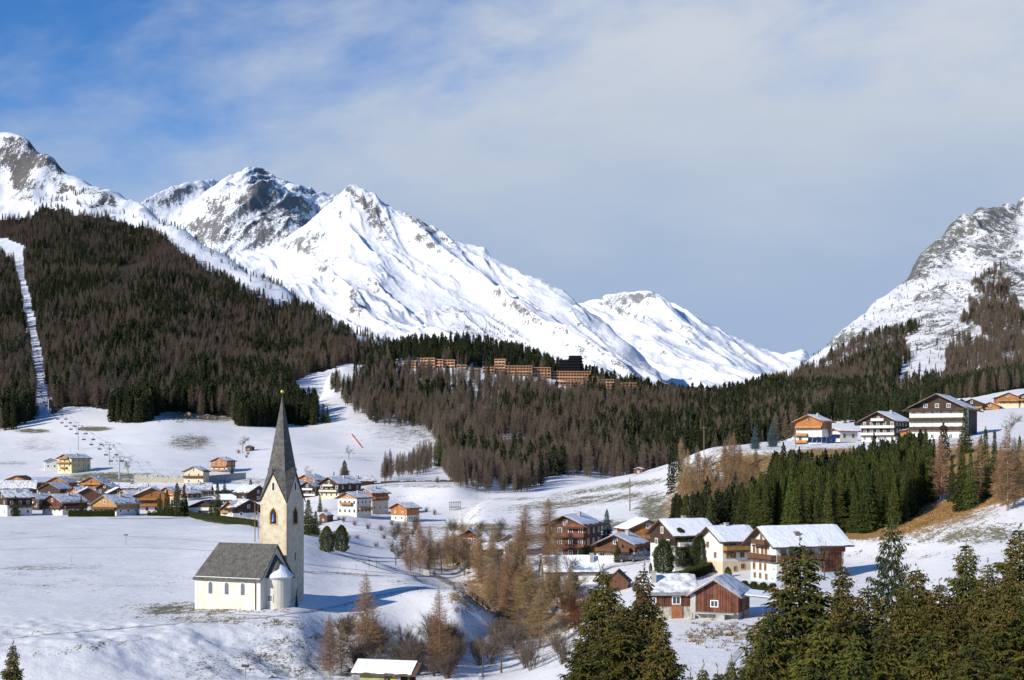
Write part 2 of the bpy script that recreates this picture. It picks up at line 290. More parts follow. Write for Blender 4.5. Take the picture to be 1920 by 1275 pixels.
def gnoise(X, Y, C, Z):
    n = 0.5 * fbm(X / 14, Y / 14, 4, 5) * np.clip(Y / 200, 0.3, 1.4)
    emb = np.clip(1 - np.abs(Y - 190) / 22, 0, 1) * (C < 900)      # rough embankment below the chapel
    n += emb * (1.1 * fbm(X / 5, Y / 5, 4, 9) + 0.5 * fbm(X / 1.4, Y / 1.4, 2, 19))
    n += np.clip((Y - 600) / 600, 0, 1) * 3.0 * fbm(X / 60, Y / 60, 4, 15)
    rav = np.clip(1 - np.abs(C - 930) / 130, 0, 1) * np.clip(1 - np.abs(Y - 270) / 90, 0, 1)
    n += rav * 2.5 * fbm(X / 6, Y / 6, 4, 29)
    flat = np.clip(1 - ((X + 35) / 22) ** 2 - ((Y - 217) / 12) ** 2, 0, 1)
    return n * (1 - np.clip(flat * 2, 0, 1))
GY = np.concatenate([np.geomspace(8, 140, 60)[:-1], np.geomspace(140, 320, 250)[:-1], np.geomspace(320, 640, 190)[:-1], np.geomspace(640, 1750, 230)])
G = Terrain(GS, -700, 2600, 560, GY, gnoise, smooth=2)
LS = {
 -600: [(1080, 'z', 20), (1500, 'z', 150), (2200, 'z', 400), (2900, 'z', 700), (3400, 'z', 950), (3800, 'z', 900)],
 -60: [(1080, 'z', 20), (1300, 735), (1700, 630), (2100, 530), (2500, 435), (2800, 345), (3050, 238), (3250, 'z', 640), (3700, 'z', 500)],
 20: [(1080, 'z', 19), (1300, 735), (1700, 630), (2100, 530), (2500, 440), (2800, 350), (3000, 250), (3200, 'z', 620), (3600, 'z', 480)],
 80: [(1080, 'z', 19), (1300, 735), (1700, 628), (2100, 530), (2500, 440), (2750, 365), (2950, 287), (3150, 'z', 570), (3600, 'z', 440)],
 125: [(1080, 'z', 19), (1300, 735), (1700, 626), (2100, 530), (2500, 440), (2720, 380), (2900, 320), (3100, 'z', 530), (3500, 'z', 400)],
 200: [(1080, 'z', 19), (1300, 735), (1700, 622), (2100, 530), (2480, 445), (2650, 395), (2820, 354), (3000, 'z', 480), (3450, 'z', 340)],
 265: [(1080, 'z', 18), (1300, 735), (1700, 620), (2100, 532), (2450, 450), (2700, 386), (2900, 'z', 430), (3400, 'z', 300)],
 330: [(1080, 'z', 18), (1300, 738), (1700, 628), (2100, 542), (2350, 480), (2580, 426), (2800, 'z', 380), (3300, 'z', 250)],
 400: [(1080, 'z', 17), (1300, 740), (1700, 640), (2100, 555), (2300, 510), (2480, 468), (2700, 'z', 330), (3200, 'z', 200)],
 520: [(1080, 'z', 16), (1300, 745), (1600, 690), (1900, 622), (2100, 570), (2240, 535), (2450, 'z', 240), (3000, 'z', 120)],
 600: [(1080, 'z', 13), (1300, 'z', 42), (1500, 705), (1750, 655), (1950, 612), (2060, 590), (2250, 'z', 180), (2900, 'z', 90)],
 660: [(1080, 'z', 8), (1300, 'z', 40), (1450, 'z', 68), (1560, 690), (1750, 655), (1950, 625), (2150, 'z', 150), (2800, 'z', 60)],
 740: [(1080, 'z', 0), (1500, 'z', 60), (1700, 'z', 100), (1800, 665), (1930, 652), (2100, 'z', 125), (2700, 'z', 30)],
 850: [(1080, 'z', -20), (1500, 'z', 30), (1800, 'z', 70), (1930, 'z', 90), (2700, 'z', 20)],
}
def lnoise(X, Y, C, Z):
    k = np.clip((Y - 1150) / 500, 0, 1); up = np.clip((Y - 2300) / 500, 0, 1) * (C < 420)
    return k * 14 * fbm(X / 160, Y / 160, 5, 41) + up * (34 * (ridged(X / 170, Y / 260, 5, 47) - 0.45) + 10 * fbm(X / 30, Y / 30, 3, 8))
ML = Terrain(LS, -600, 850, 400, np.geomspace(1080, 3700, 280), lnoise, smooth=1)
RS = {
 1400: [(1300, 'z', 20), (1700, 'z', 50), (1900, 'z', 70), (2500, 'z', 60)],
 1455: [(1300, 'z', 30), (1600, 748), (1900, 722), (2200, 702), (2500, 'z', 100), (3500, 'z', 60)],
 1540: [(1300, 'z', 35), (1500, 757), (1900, 714), (2200, 682), (2450, 657), (2700, 'z', 150), (3600, 'z', 80)],
 1590: [(1300, 770), (1500, 752), (1900, 705), (2250, 655), (2500, 610), (2750, 'z', 180), (3600, 'z', 80)],
 1640: [(1300, 767), (1700, 715), (2100, 652), (2400, 605), (2650, 568), (2900, 'z', 220), (3600, 'z', 90)],
 1700: [(1300, 764), (1700, 705), (2100, 640), (2400, 585), (2750, 520), (3000, 'z', 280), (3600, 'z', 120)],
 1730: [(1300, 762), (1700, 700), (2100, 630), (2500, 545), (2830, 476), (3050, 'z', 360), (3600, 'z', 150)],
 1800: [(1300, 760), (1700, 690), (2100, 605), (2500, 520), (2850, 445), (3000, 408), (3250, 'z', 420), (3700, 'z', 200)],
 1850: [(1250, 757), (1600, 690), (2000, 602), (2500, 510), (2900, 430), (3080, 388), (3400, 'z', 480), (3800, 'z', 300)],
 1890: [(1200, 752), (1600, 682), (2000, 595), (2500, 503), (2900, 430), (3100, 388), (3200, 386), (3500, 'z', 560), (4000, 'z', 400)],
 1925: [(1200, 750), (1600, 680), (2000, 590), (2500, 500), (2900, 428), (3200, 384), (3500, 372), (3800, 'z', 600), (4000, 'z', 560)],
 2600: [(1200, 'z', 60), (2000, 'z', 260), (2900, 'z', 560), (3500, 'z', 800), (4000, 'z', 800)],
}
def rnoise(X, Y, C, Z):
    k = np.clip((Y - 1400) / 500, 0, 1); up = np.clip((Y - 1900) / 700, 0, 1)
    u = X * 0.8 + Y * 0.6; v = -X * 0.6 + Y * 0.8
    return k * 16 * fbm(X / 120, Y / 120, 5, 61) + up * (24 * (ridged(X / 90, Y / 330, 5, 67) - 0.45) + 9 * fbm(X / 22, Y / 22, 3, 63))
MR = Terrain(RS, 1400, 2600, 420, np.geomspace(1200, 4000, 300), rnoise, smooth=1)
BS = {   # the big snowy mountain in the middle
 380: [(2600, 'z', 60), (3200, 'z', 330), (4500, 'z', 520), (5600, 'z', 700), (6000, 'z', 620)],
 440: [(2600, 'z', 80), (3200, 570), (4000, 525), (4800, 492), (5600, 474), (5900, 'z', 700)],
 510: [(2600, 'z', 100), (3200, 605), (4000, 550), (4800, 505), (5500, 465), (5900, 'z', 700)],
 550: [(2600, 'z', 100), (3200, 615), (4000, 555), (4700, 500), (5350, 436), (5800, 'z', 720)],
 590: [(2600, 'z', 100), (3200, 620), (4000, 560), (4600, 495), (5200, 405), (5650, 'z', 760)],
 632: [(2600, 'z', 100), (3200, 635), (3800, 583), (4400, 503), (4850, 425), (5120, 368), (5500, 'z', 800)],
 657: [(2600, 'z', 100), (3200, 640), (3700, 590), (4300, 505), (4800, 418), (5080, 344), (5500, 'z', 820)],
 700: [(2600, 'z', 100), (3200, 645), (3700, 590), (4250, 505), (4750, 432), (5040, 362), (5450, 'z', 780)],
 735: [(2600, 'z', 100), (3200, 650), (3700, 590), (4200, 510), (4700, 443), (5000, 388), (5400, 'z', 700)],
 800: [(2600, 'z', 100), (3100, 660), (3600, 600), (4100, 520), (4600, 460), (4900, 420), (5300, 'z', 650)],
 870: [(2600, 'z', 100), (3000, 670), (3500, 612), (4000, 545), (4500, 490), (4800, 456), (5200, 'z', 600)],
 900: [(2600, 'z', 100), (3000, 680), (3450, 625), (3950, 555), (4450, 495), (4750, 462), (5200, 'z', 590)],
 940: [(2600, 'z', 100), (2950, 688), (3400, 635), (3900, 570), (4350, 520), (4620, 493), (5000, 'z', 520)],
 1010: [(2600, 'z', 100), (2850, 700), (3300, 650), (3900, 575), (4400, 521), (4800, 'z', 450)],
 1050: [(2600, 'z', 90), (2830, 708), (3250, 662), (3800, 590), (4250, 540), (4600, 'z', 420)],
 1090: [(2600, 'z', 80), (2800, 718), (3200, 675), (3700, 612), (4100, 572), (4500, 'z', 350)],
 1135: [(2600, 'z', 80), (2750, 728), (3150, 690), (3600, 640), (3900, 603), (4300, 'z', 280)],
 1180: [(2600, 'z', 75), (2700, 738), (3100, 705), (3500, 668), (3700, 641), (4000, 'z', 200)],
 1230: [(2600, 'z', 70), (2700, 745), (3000, 728), (3300, 705), (3500, 690), (3800, 'z', 150)],
 1280: [(2600, 'z', 60), (2900, 752), (3200, 742), (3500, 'z', 60)],
 1400: [(2600, 'z', 40), (2900, 'z', 50), (3500, 'z', 30)],
}
def ridge_noise(amp, sc, seed, stretch=1.6, lean=0.5, fine=0.2, rib=0.28):
    def f(X, Y, C, Z):
        u = X + lean * Y; wx = 60 * fbm(X / 400, Y / 400, 3, seed + 7)
        return amp * (ridged((u + wx) / sc, (Y + wx) / (sc * stretch), 6, seed) - 0.42) + amp * fine * fbm(X / (sc * 0.16), Y / (sc * 0.3), 5, seed + 3, 0.6) + amp * rib * (ridged((u * 1.0 + wx * .5) / (sc * .26), (Y - u * .3) / (sc * 1.1), 4, seed + 17, 0.6) - 0.4)
    return f
BIG = Terrain(BS, 380, 1400, 560, np.linspace(2600, 6000, 420), ridge_noise(74, 300, 71, 4.0, 0.35, 0.12, 0.34))
# keep the drawn skyline: shrink the relief towards the crest
M1S = {
 120: [(6300, 'z', 600), (7000, 'z', 900), (9000, 'z', 1450), (9600, 'z', 1300)],
 240: [(6300, 560), (7000, 500), (7800, 450), (8500, 420), (9000, 394), (9600, 'z', 1300)],
 270: [(6300, 560), (7000, 500), (7800, 445), (8500, 405), (9000, 376), (9600, 'z', 1400)],
 330: [(6300, 540), (7000, 490), (7800, 430), (8500, 380), (9000, 350), (9600, 'z', 1500)],
 400: [(6300, 530), (6900, 480), (7400, 415), (8200, 365), (9000, 336), (9600, 'z', 1550)],
 450: [(6300, 520), (6900, 475), (7300, 405), (8200, 350), (9000, 319), (9600, 'z', 1600)],
 476: [(6300, 515), (6900, 473), (7300, 400), (8200, 345), (9000, 310), (9600, 'z', 1600)],
 515: [(6300, 510), (6900, 470), (7300, 405), (8200, 355), (8900, 330), (9500, 'z', 1550)],
 560: [(6300, 505), (6900, 462), (7400, 405), (8200, 365), (8800, 346), (9500, 'z', 1500)],
 592: [(6300, 500), (7100, 445), (7800, 405), (8400, 380), (8800, 362), (9500, 'z', 1450)],
 636: [(6300, 500), (7200, 440), (8000, 405), (8800, 367), (9500, 'z', 1400)],
 700: [(6300, 520), (7400, 460), (8700, 405), (9500, 'z', 1200)],
 800: [(6300, 'z', 700), (8700, 'z', 1150), (9500, 'z', 900)],
}
FAR1 = Terrain(M1S, 120, 800, 380, np.linspace(6300, 9600, 300), ridge_noise(210, 560, 91, 3.0, -0.3, 0.2))
M3S = {
 960: [(4200, 'z', 120), (7000, 'z', 600), (7800, 'z', 560)],
 1050: [(4200, 'z', 150), (5500, 690), (6500, 630), (7300, 573), (7800, 'z', 650)],
 1090: [(4200, 748), (5500, 685), (6500, 622), (7300, 567), (7800, 'z', 650)],
 1150: [(4200, 748), (5300, 690), (6400, 620), (7200, 552), (7700, 'z', 700)],
 1190: [(4200, 748), (5200, 692), (6200, 620), (7150, 549), (7700, 'z', 700)],
 1218: [(4200, 748), (5200, 694), (6200, 620), (7150, 545), (7700, 'z', 720)],
 1250: [(4200, 748), (5200, 698), (6200, 630), (7100, 560), (7700, 'z', 680)],
 1300: [(4200, 749), (5200, 705), (6200, 648), (7000, 586), (7600, 'z', 600)],
 1370: [(4200, 750), (5200, 715), (6200, 672), (6800, 626), (7400, 'z', 480)],
 1440: [(4200, 752), (5200, 724), (6200, 688), (6600, 657), (7200, 'z', 400)],
 1480: [(4200, 754), (5200, 730), (6200, 698), (6500, 669), (7100, 'z', 380)],
 1560: [(4200, 756), (5400, 730), (6400, 703), (7000, 'z', 300)],
 1700: [(4200, 'z', 110), (6400, 'z', 250), (7700, 'z', 220)],
}
FAR3 = Terrain(M3S, 960, 1700, 380, np.linspace(4200, 7800, 300), ridge_noise(95, 420, 111, 3.2, 0.3, 0.16, 0.3))
M4S = {1300: [(8500, 'z', 300), (10000, 'z', 420), (11000, 'z', 350)], 1440: [(8500, 'z', 400), (10000, 672), (11000, 'z', 500)], 1485: [(8500, 'z', 450), (10000, 662), (11000, 'z', 500)], 1503: [(8500, 'z', 470), (10000, 655), (11000, 'z', 500)],
       1520: [(8500, 'z', 450), (10000, 668), (11000, 'z', 500)], 1700: [(8500, 'z', 300), (10000, 'z', 400), (11000, 'z', 350)]}
FAR4 = Terrain(M4S, 1300, 1700, 140, np.linspace(8500, 11000, 80), ridge_noise(60, 300, 131))
def fix_crest(T, stations, k=0.85):
    """pull the noisy crest back to the surveyed skyline, smoothly along the depth"""
    px = sorted(stations); best = [min((HZ - a[2] * F / a[0]) if a[1] == 'z' else a[1] for a in stations[p]) for p in px]
    want = pchip(px, np.array(best, float), T.c); have = T.row.min(axis=1)
    d = (have - want); n = 9; d = np.convolve(np.pad(d, n, 'edge'), np.ones(2 * n + 1) / (2 * n + 1), 'valid') * k
    Yj = np.convolve(np.pad(T.Y[T.row.argmin(axis=1)], 20, 'edge'), np.ones(41) / 41, 'valid')[:, None]; w = np.exp(-((T.Y2 - Yj) / (0.16 * Yj)) ** 2)
    T.Z = T.Z + w * (d[:, None] * T.Y2 / F); T.row = HZ - T.Z * F / T.Y2
for T_, S_ in ((BIG, BS), (FAR1, M1S), (FAR3, M3S), (FAR4, M4S), (MR, RS), (ML, LS)): fix_crest(T_, S_)

# --- ground cover of snow, dry grass and earth
def snow_ground_mat():
    m = bpy.data.materials.new("snowy_ground"); m.use_nodes = True; nt = m.node_tree; N = nt.nodes; L = nt.links; bs = N['Principled BSDF']
    bs.inputs['Roughness'].default_value = 0.75; bs.inputs['Specular IOR Level'].default_value = 0.15
    tc = N.new('ShaderNodeTexCoord'); P = tc.outputs['Object']
    def noise(s, d=4, r=0.55, vec=P, stretch=None):
        if stretch:
            mp = N.new('ShaderNodeMapping'); mp.inputs['Scale'].default_value = stretch; L.new(vec, mp.inputs[0]); vec = mp.outputs[0]
        n = N.new('ShaderNodeTexNoise'); n.inputs['Scale'].default_value = s; n.inputs['Detail'].default_value = d; n.inputs['Roughness'].default_value = r; L.new(vec, n.inputs['Vector']); return n.outputs[0]
    def mm(op, a, b=None, c=None):
        n = N.new('ShaderNodeMath'); n.operation = op
        for i, v in enumerate((a, b, c)):
            if v is None: continue
            if isinstance(v, (int, float)): n.inputs[i].default_value = v
            else: L.new(v, n.inputs[i])
        return n.outputs[0]
    def att(k): a = N.new('ShaderNodeAttribute'); a.attribute_name = k; return a.outputs['Fac']
    def step(x, lo, hi):
        r = N.new('ShaderNodeMapRange'); r.interpolation_type = 'SMOOTHSTEP'; r.inputs[1].default_value = lo; r.inputs[2].default_value = hi; L.new(x, r.inputs[0]); return r.outputs[0]
    def mix(f, a, b):
        x = N.new('ShaderNodeMix'); x.data_type = 'RGBA'
        for i, v in ((0, f), (6, a), (7, b)):
            if hasattr(v, 'is_linked'): L.new(v, x.inputs[i])
            else: x.inputs[i].default_value = v if i == 0 else (*v, 1)
        return x.outputs[2]
    nf = noise(2.3, 6, 0.75, stretch=(1, 0.55, 1)); nm = noise(0.16, 5, 0.6); nl = noise(0.03, 4)
    g = att('grass'); o = att('ochre'); w = att('wood')
    # thin snow with grass poking through
    nff = noise(7.0, 4, 0.7, stretch=(1, 0.5, 1)); nc = noise(0.75, 5, 0.7, stretch=(1, 0.4, 1))
    cover = mm('ADD', mm('ADD', mm('MULTIPLY', mm('SUBTRACT', nf, 0.5), 2.0), mm('MULTIPLY', mm('SUBTRACT', nff, 0.5), 1.5)), mm('ADD', mm('MULTIPLY', mm('SUBTRACT', nm, 0.5), 1.2), mm('MULTIPLY', mm('SUBTRACT', nc, 0.5), 1.3)))
    gm = step(mm('ADD', cover, mm('MULTIPLY_ADD', g, 1.5, -0.76)), -0.03, 0.13)
    om = step(mm('ADD', mm('MULTIPLY', cover, 0.8), mm('MULTIPLY_ADD', o, 2.1, -0.85)), -0.08, 0.15)
    wm = step(mm('ADD', mm('MULTIPLY', cover, 0.9), mm('MULTIPLY_ADD', w, 1.7, -0.95)), -0.1, 0.2)
    snow = mix(nl, (0.76, 0.75, 0.745), (0.83, 0.82, 0.81))
    grass = mix(noise(1.1, 4), (0.20, 0.175, 0.095), (0.13, 0.13, 0.07))
    ochre = mix(noise(0.9, 5), (0.36, 0.20, 0.08), (0.20, 0.145, 0.06))
    earth = mix(noise(0.6, 5), (0.075, 0.055, 0.035), (0.035, 0.032, 0.022))
    c = mix(gm, snow, grass); c = mix(om, c, ochre); c = mix(wm, c, earth)
    L.new(c, bs.inputs['Base Color'])
    b1 = N.new('ShaderNodeBump'); b1.inputs['Strength'].default_value = 0.55; b1.inputs['Distance'].default_value = 0.35
    h = mm('ADD', mm('MULTIPLY', noise(0.55, 6, 0.6), 1.0), mm('MULTIPLY', nf, 0.22)); L.new(h, b1.inputs['Height']); L.new(b1.outputs[0], bs.inputs['Normal'])
    return m
GRASS = [(350, 1142, 130, 16, .62), (470, 1165, 330, 13, .5, 3), (720, 1120, 150, 9, .42, -12), (150, 1215, 160, 12, .4, -8), (120, 1062, 160, 10, .36), (60, 1065, 90, 6, .5), (330, 1075, 200, 20, .28), (60, 1100, 150, 14, .34), (90, 1005, 170, 6, .35, 4),
    (290, 1003, 160, 6, .3, 5), (180, 1085, 300, 45, .3), (60, 1190, 180, 25, .28), (880, 965, 50, 20, .45, -30), (1000, 960, 220, 40, .3), (620, 1075, 140, 4, .55, 3), (355, 829, 52, 17, .62), (70, 834, 55, 20, .42), (62, 808, 38, 5, .8), (178, 804, 36, 5, .85), (390, 778, 110, 13, .8), (25, 869, 40, 5, .5), (200, 893, 90, 9, .72), (330, 893, 130, 8, .4),
    (470, 905, 110, 12, .5), (640, 858, 120, 3, .4), (1160, 912, 150, 8, .6, -8), (1090, 940, 190, 12, .62, -6), (1000, 935, 150, 5, .5), (1130, 985, 160, 12, .66), (900, 990, 90, 10, .75), (860, 1012, 60, 12, .6), (1010, 1010, 80, 14, .6), (1230, 955, 45, 40, .7),
    (1210, 885, 60, 6, .4, -14), (1790, 1000, 200, 26, .58), (1650, 1012, 60, 9, .5), (1700, 1040, 150, 14, .4), (1380, 1102, 60, 7, .55), (1330, 1195, 90, 14, .42), (780, 930, 60, 14, .34), (600, 915, 60, 7, .5), (700, 960, 60, 20, .4), (830, 912, 130, 4, .5), (940, 780, 200, 60, .2), (1700, 850, 120, 10, .3)]
SPECK = [(640, 1250, 300, 55, .43), (420, 1240, 240, 35, .34), (560, 1210, 120, 20, .44), (610, 1195, 40, 12, .55), (480, 1232, 60, 14, .5), (760, 1090, 60, 10, .45)]
OCHRE = [(1400, 872, 70, 24, .62), (1480, 862, 90, 16, .58), (1340, 930, 70, 60, .42), (1560, 850, 90, 12, .6), (1470, 915, 150, 40, .6), (1262, 955, 22, 60, .5), (1720, 975, 110, 15, 1.0, -14), (1830, 935, 120, 17, 1.0, -20), (1920, 900, 90, 24, 1.0, -25), (1640, 1000, 80, 8, .9, -6), (1600, 960, 300, 60, .55),
    (1800, 880, 200, 60, .6), (940, 1110, 120, 55, .55), (850, 1040, 90, 45, .5), (1050, 1150, 70, 60, .5), (780, 995, 90, 22, .4), (1905, 738, 50, 6, .9), (900, 885, 60, 12, .4)]
WOOD = [(960, 800, 330, 75, .62), (1300, 800, 260, 70, .7), (700, 770, 60, 50, .45), (1000, 1180, 90, 50, .5), (1500, 800, 60, 40, .4), (320, 772, 110, 8, .6), (830, 1020, 60, 30, .3)]
stream = patches(G.C2, G.row, [(1000, 1175, 60, 28, .5, -30), (900, 1090, 90, 22, .45, 40)])
SHAPED = (G.Y2 > 140)
g_grass = np.maximum(patches(G.C2, G.row, GRASS), patches(G.C2, G.row, SPECK)) * SHAPED + (~SHAPED) * 0.35
far_side = (G.Y2 < 640) * 1.0
woodm = patches(G.C2, G.row, WOOD); woodm = np.where((G.Y2 > 680) | (G.row > 960), woodm, 0)
tuck = poly_in(G.C2, G.row, [(880, 865), (1000, 850), (1020, 900), (960, 935), (870, 930)]); woodm = np.where(tuck, woodm * 0.3, woodm)
GMAT = snow_ground_mat()
ground = G.mesh("ground", GMAT, {'grass': g_grass, 'ochre': patches(G.C2, G.row, OCHRE) * (G.Y2 > 140) * (G.Y2 < 640), 'wood': np.maximum(woodm, stream)})

def mountain_mat(name, rock1, rock2, rscale, slope_k=1.0, thr=0.0, streak=(1, 0.35, 0.35), snowc=(0.80, 0.82, 0.855), bump=8.0, thin=0.0):
    m = bpy.data.materials.new(name); m.use_nodes = True; nt = m.node_tree; N = nt.nodes; L = nt.links; bs = N['Principled BSDF']
    bs.inputs['Roughness'].default_value = 0.85; bs.inputs['Specular IOR Level'].default_value = 0.1
    tc = N.new('ShaderNodeTexCoord'); mp = N.new('ShaderNodeMapping'); mp.inputs['Scale'].default_value = streak; L.new(tc.outputs['Object'], mp.inputs[0])
    def noise(s, d=6, r=0.6, vec=None):
        n = N.new('ShaderNodeTexNoise'); n.inputs['Scale'].default_value = s; n.inputs['Detail'].default_value = d; n.inputs['Roughness'].default_value = r; L.new(vec or mp.outputs[0], n.inputs['Vector']); return n.outputs[0]
    def mm(op, a, b=None, c=None):
        n = N.new('ShaderNodeMath'); n.operation = op
        for i, v in enumerate((a, b, c)):
            if v is None: continue
            if isinstance(v, (int, float)): n.inputs[i].default_value = v
            else: L.new(v, n.inputs[i])
        return n.outputs[0]
    ge = N.new('ShaderNodeNewGeometry'); sp = N.new('ShaderNodeSeparateXYZ'); L.new(ge.outputs['Normal'], sp.inputs[0])
    a = N.new('ShaderNodeAttribute'); a.attribute_name = 'rock'
    wd = N.new('ShaderNodeAttribute'); wd.attribute_name = 'wood'
    steep = mm('SUBTRACT', 0.86, sp.outputs[2])
    n1 = noise(rscale * 1.6); n2 = noise(rscale * 8, 6, 0.7); n3 = noise(rscale * 30, 4, 0.7, tc.outputs['Object'])
    v = mm('ADD', mm('MULTIPLY', steep, slope_k), mm('ADD', mm('MULTIPLY', mm('SUBTRACT', n1, 0.5), 1.5), mm('ADD', mm('MULTIPLY', mm('SUBTRACT', n2, 0.5), 2.2), mm('MULTIPLY', mm('SUBTRACT', n3, 0.5), 2.0))))
    v = mm('ADD', v, mm('MULTIPLY_ADD', a.outputs['Fac'], 0.9, thr - 0.02))
    r = N.new('ShaderNodeMapRange'); r.interpolation_type = 'SMOOTHSTEP'; r.inputs[1].default_value = -0.07; r.inputs[2].default_value = 0.13; L.new(v, r.inputs[0])
    rk = N.new('ShaderNodeMix'); rk.data_type = 'RGBA'; L.new(n2, rk.inputs[0]); rk.inputs[6].default_value = (*rock1, 1); rk.inputs[7].default_value = (*rock2, 1)
    fx = N.new('ShaderNodeMix'); fx.data_type = 'RGBA'; L.new(r.outputs[0], fx.inputs[0]); fx.inputs[6].default_value = (*snowc, 1); L.new(rk.outputs[2], fx.inputs[7])
    e = N.new('ShaderNodeMapRange'); e.interpolation_type = 'SMOOTHSTEP'; e.inputs[1].default_value = 0.42; e.inputs[2].default_value = 0.6
    L.new(mm('ADD', mm('MULTIPLY', wd.outputs['Fac'], 0.5), mm('MULTIPLY', n2, 0.5)), e.inputs[0])
    f2 = N.new('ShaderNodeMix'); f2.data_type = 'RGBA'; L.new(e.outputs[0], f2.inputs[0]); L.new(fx.outputs[2], f2.inputs[6]); f2.inputs[7].default_value = (0.05, 0.04, 0.03, 1)
    L.new(f2.outputs[2], bs.inputs['Base Color'])
    bp = N.new('ShaderNodeBump'); bp.inputs['Strength'].default_value = 0.6; bp.inputs['Distance'].default_value = bump; L.new(mm('ADD', n2, mm('MULTIPLY', n3, 0.4)), bp.inputs['Height']); L.new(bp.outputs[0], bs.inputs['Normal'])
    return m
def mk(T, name, mt, rock, wood=None):
    return T.mesh(name, mt, {'rock': np.minimum(patches(*warp(T.C2, T.row, 34), rock), 0.78) if rock else np.zeros_like(T.Z), 'wood': wood if wood is not None else np.zeros_like(T.Z)})
# treed zones, outlined as (bearing, row) on the slopes
TREED_L = [(-300, 395), (0, 412), (60, 408), (72, 392), (110, 388), (130, 404), (200, 409), (250, 421), (300, 436), (330, 464), (400, 512), (440, 538), (480, 558), (520, 576), (545, 566), (600, 604), (660, 636), (720, 668), (790, 672), (790, 720), (700, 682), (640, 688), (548, 712), (536, 745), (530, 780), (520, 795), (450, 800), (420, 782), (330, 782), (260, 800), (215, 790), (205, 768), (130, 762), (80, 790), (20, 800), (-300, 830)]
LIFT_CUT = [(-8, 448), (10, 446), (48, 462), (44, 478), (46, 520), (58, 560), (68, 610), (82, 680), (92, 760), (100, 785), (64, 785), (66, 730), (60, 690), (50, 620), (36, 540), (26, 490), (-8, 470)]
in_l = poly_in(*warp(ML.C2, ML.row, 14), TREED_L) & ~poly_in(ML.C2, ML.row, LIFT_CUT)
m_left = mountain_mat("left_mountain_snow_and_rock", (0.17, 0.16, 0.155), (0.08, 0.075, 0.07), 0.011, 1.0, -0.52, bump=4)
mk(ML, "mountain", m_left, [(30, 262, 30, 16, .75), (35, 305, 25, 20, 1.15), (45, 330, 22, 35, 1.15, 10), (65, 295, 16, 18, 1.0), (110, 345, 18, 22, .8), (120, 315, 30, 12, .65, 35), (170, 355, 18, 12, .6), (185, 380, 14, 18, .7), (220, 375, 30, 10, .6, 30), (30, 455, 25, 3, .6), (90, 300, 40, 15, .5, 30)], in_l * 1.0)
TREED_R = [(1400, 712), (1480, 712), (1500, 700), (1560, 662), (1600, 640), (1660, 622), (1712, 604), (1712, 622), (1700, 655), (1690, 690), (1680, 720), (1665, 760), (1730, 768), (1745, 760), (1772, 700), (1775, 660), (1790, 625), (1800, 600), (1818, 565), (1830, 540), (1850, 510), (1875, 500), (1895, 530), (1915, 600), (1930, 640), (2300, 560), (2300, 800), (1400, 800)]
in_r = poly_in(*warp(MR.C2, MR.row), TREED_R)
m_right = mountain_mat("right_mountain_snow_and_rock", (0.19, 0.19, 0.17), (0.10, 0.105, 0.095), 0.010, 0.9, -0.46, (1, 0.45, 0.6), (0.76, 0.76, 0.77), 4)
mk(MR, "mountain", m_right, [(1850, 415, 60, 44, .95), (1790, 440, 65, 36, .9, -38), (1745, 490, 55, 32, .95, -50), (1880, 470, 50, 70, .6), (1715, 515, 30, 14, .7, -40), (1905, 410, 30, 20, .55), (1600, 625, 45, 9, .75, -28), (1690, 580, 60, 22, .33, -38), (1760, 600, 80, 100, .5), (1830, 540, 40, 70, .42), (1910, 540, 26, 90, .62), (1900, 590, 30, 40, .6), (1870, 470, 60, 60, .35)], in_r * 0.45)
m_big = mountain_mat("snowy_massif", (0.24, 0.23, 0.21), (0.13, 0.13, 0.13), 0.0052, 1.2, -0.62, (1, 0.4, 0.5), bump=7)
TREED_B = [(858, 572), (880, 588), (872, 610), (905, 615), (925, 590), (945, 600), (985, 640), (1010, 668), (1045, 672), (1100, 690), (1160, 705), (1180, 725), (1060, 740), (960, 690), (900, 650), (870, 625)]
in_b = poly_in(BIG.C2, BIG.row, TREED_B)
mk(BIG, "mountain", m_big, [(663, 352, 14, 10, 1.1), (690, 395, 17, 40, .95, -28), (712, 425, 20, 22, 1.0, -20), (700, 372, 14, 16, .7), (735, 420, 10, 24, .6), (775, 410, 16, 8, .8), (800, 430, 25, 13, .85, 30), (825, 455, 18, 12, .6, 40), (855, 466, 12, 7, .9), (590, 470, 32, 14, .55, -30), (570, 450, 40, 10, .5, -20), (610, 500, 20, 30, .62, 30), (672, 562, 12, 36, .85, 15),
    (710, 560, 40, 36, .42), (800, 585, 50, 14, .5), (860, 610, 40, 14, .5), (895, 462, 30, 8, .55, 25), (1000, 520, 60, 8, .5, 25), (960, 640, 30, 25, .5), (910, 500, 80, 12, .3, 35), (940, 560, 120, 14, .34, 40), (1120, 640, 60, 9, .5, 40), (1040, 620, 90, 12, .34, 40), (1190, 690, 40, 10, .7, 48), (1240, 730, 50, 8, .6, 40)], in_b * 0.35)
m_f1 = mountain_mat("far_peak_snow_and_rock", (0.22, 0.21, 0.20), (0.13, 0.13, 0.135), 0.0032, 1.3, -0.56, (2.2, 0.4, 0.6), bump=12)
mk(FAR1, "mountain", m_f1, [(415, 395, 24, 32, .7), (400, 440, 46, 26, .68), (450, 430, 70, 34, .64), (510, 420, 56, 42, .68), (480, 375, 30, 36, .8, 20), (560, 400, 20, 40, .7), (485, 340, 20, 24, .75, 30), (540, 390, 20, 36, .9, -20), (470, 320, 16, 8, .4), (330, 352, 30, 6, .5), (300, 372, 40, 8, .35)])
m_f3 = mountain_mat("distant_range_snow_and_rock", (0.26, 0.26, 0.27), (0.17, 0.17, 0.18), 0.0045, 1.1, -0.60, (1, 0.4, 0.5), bump=7)
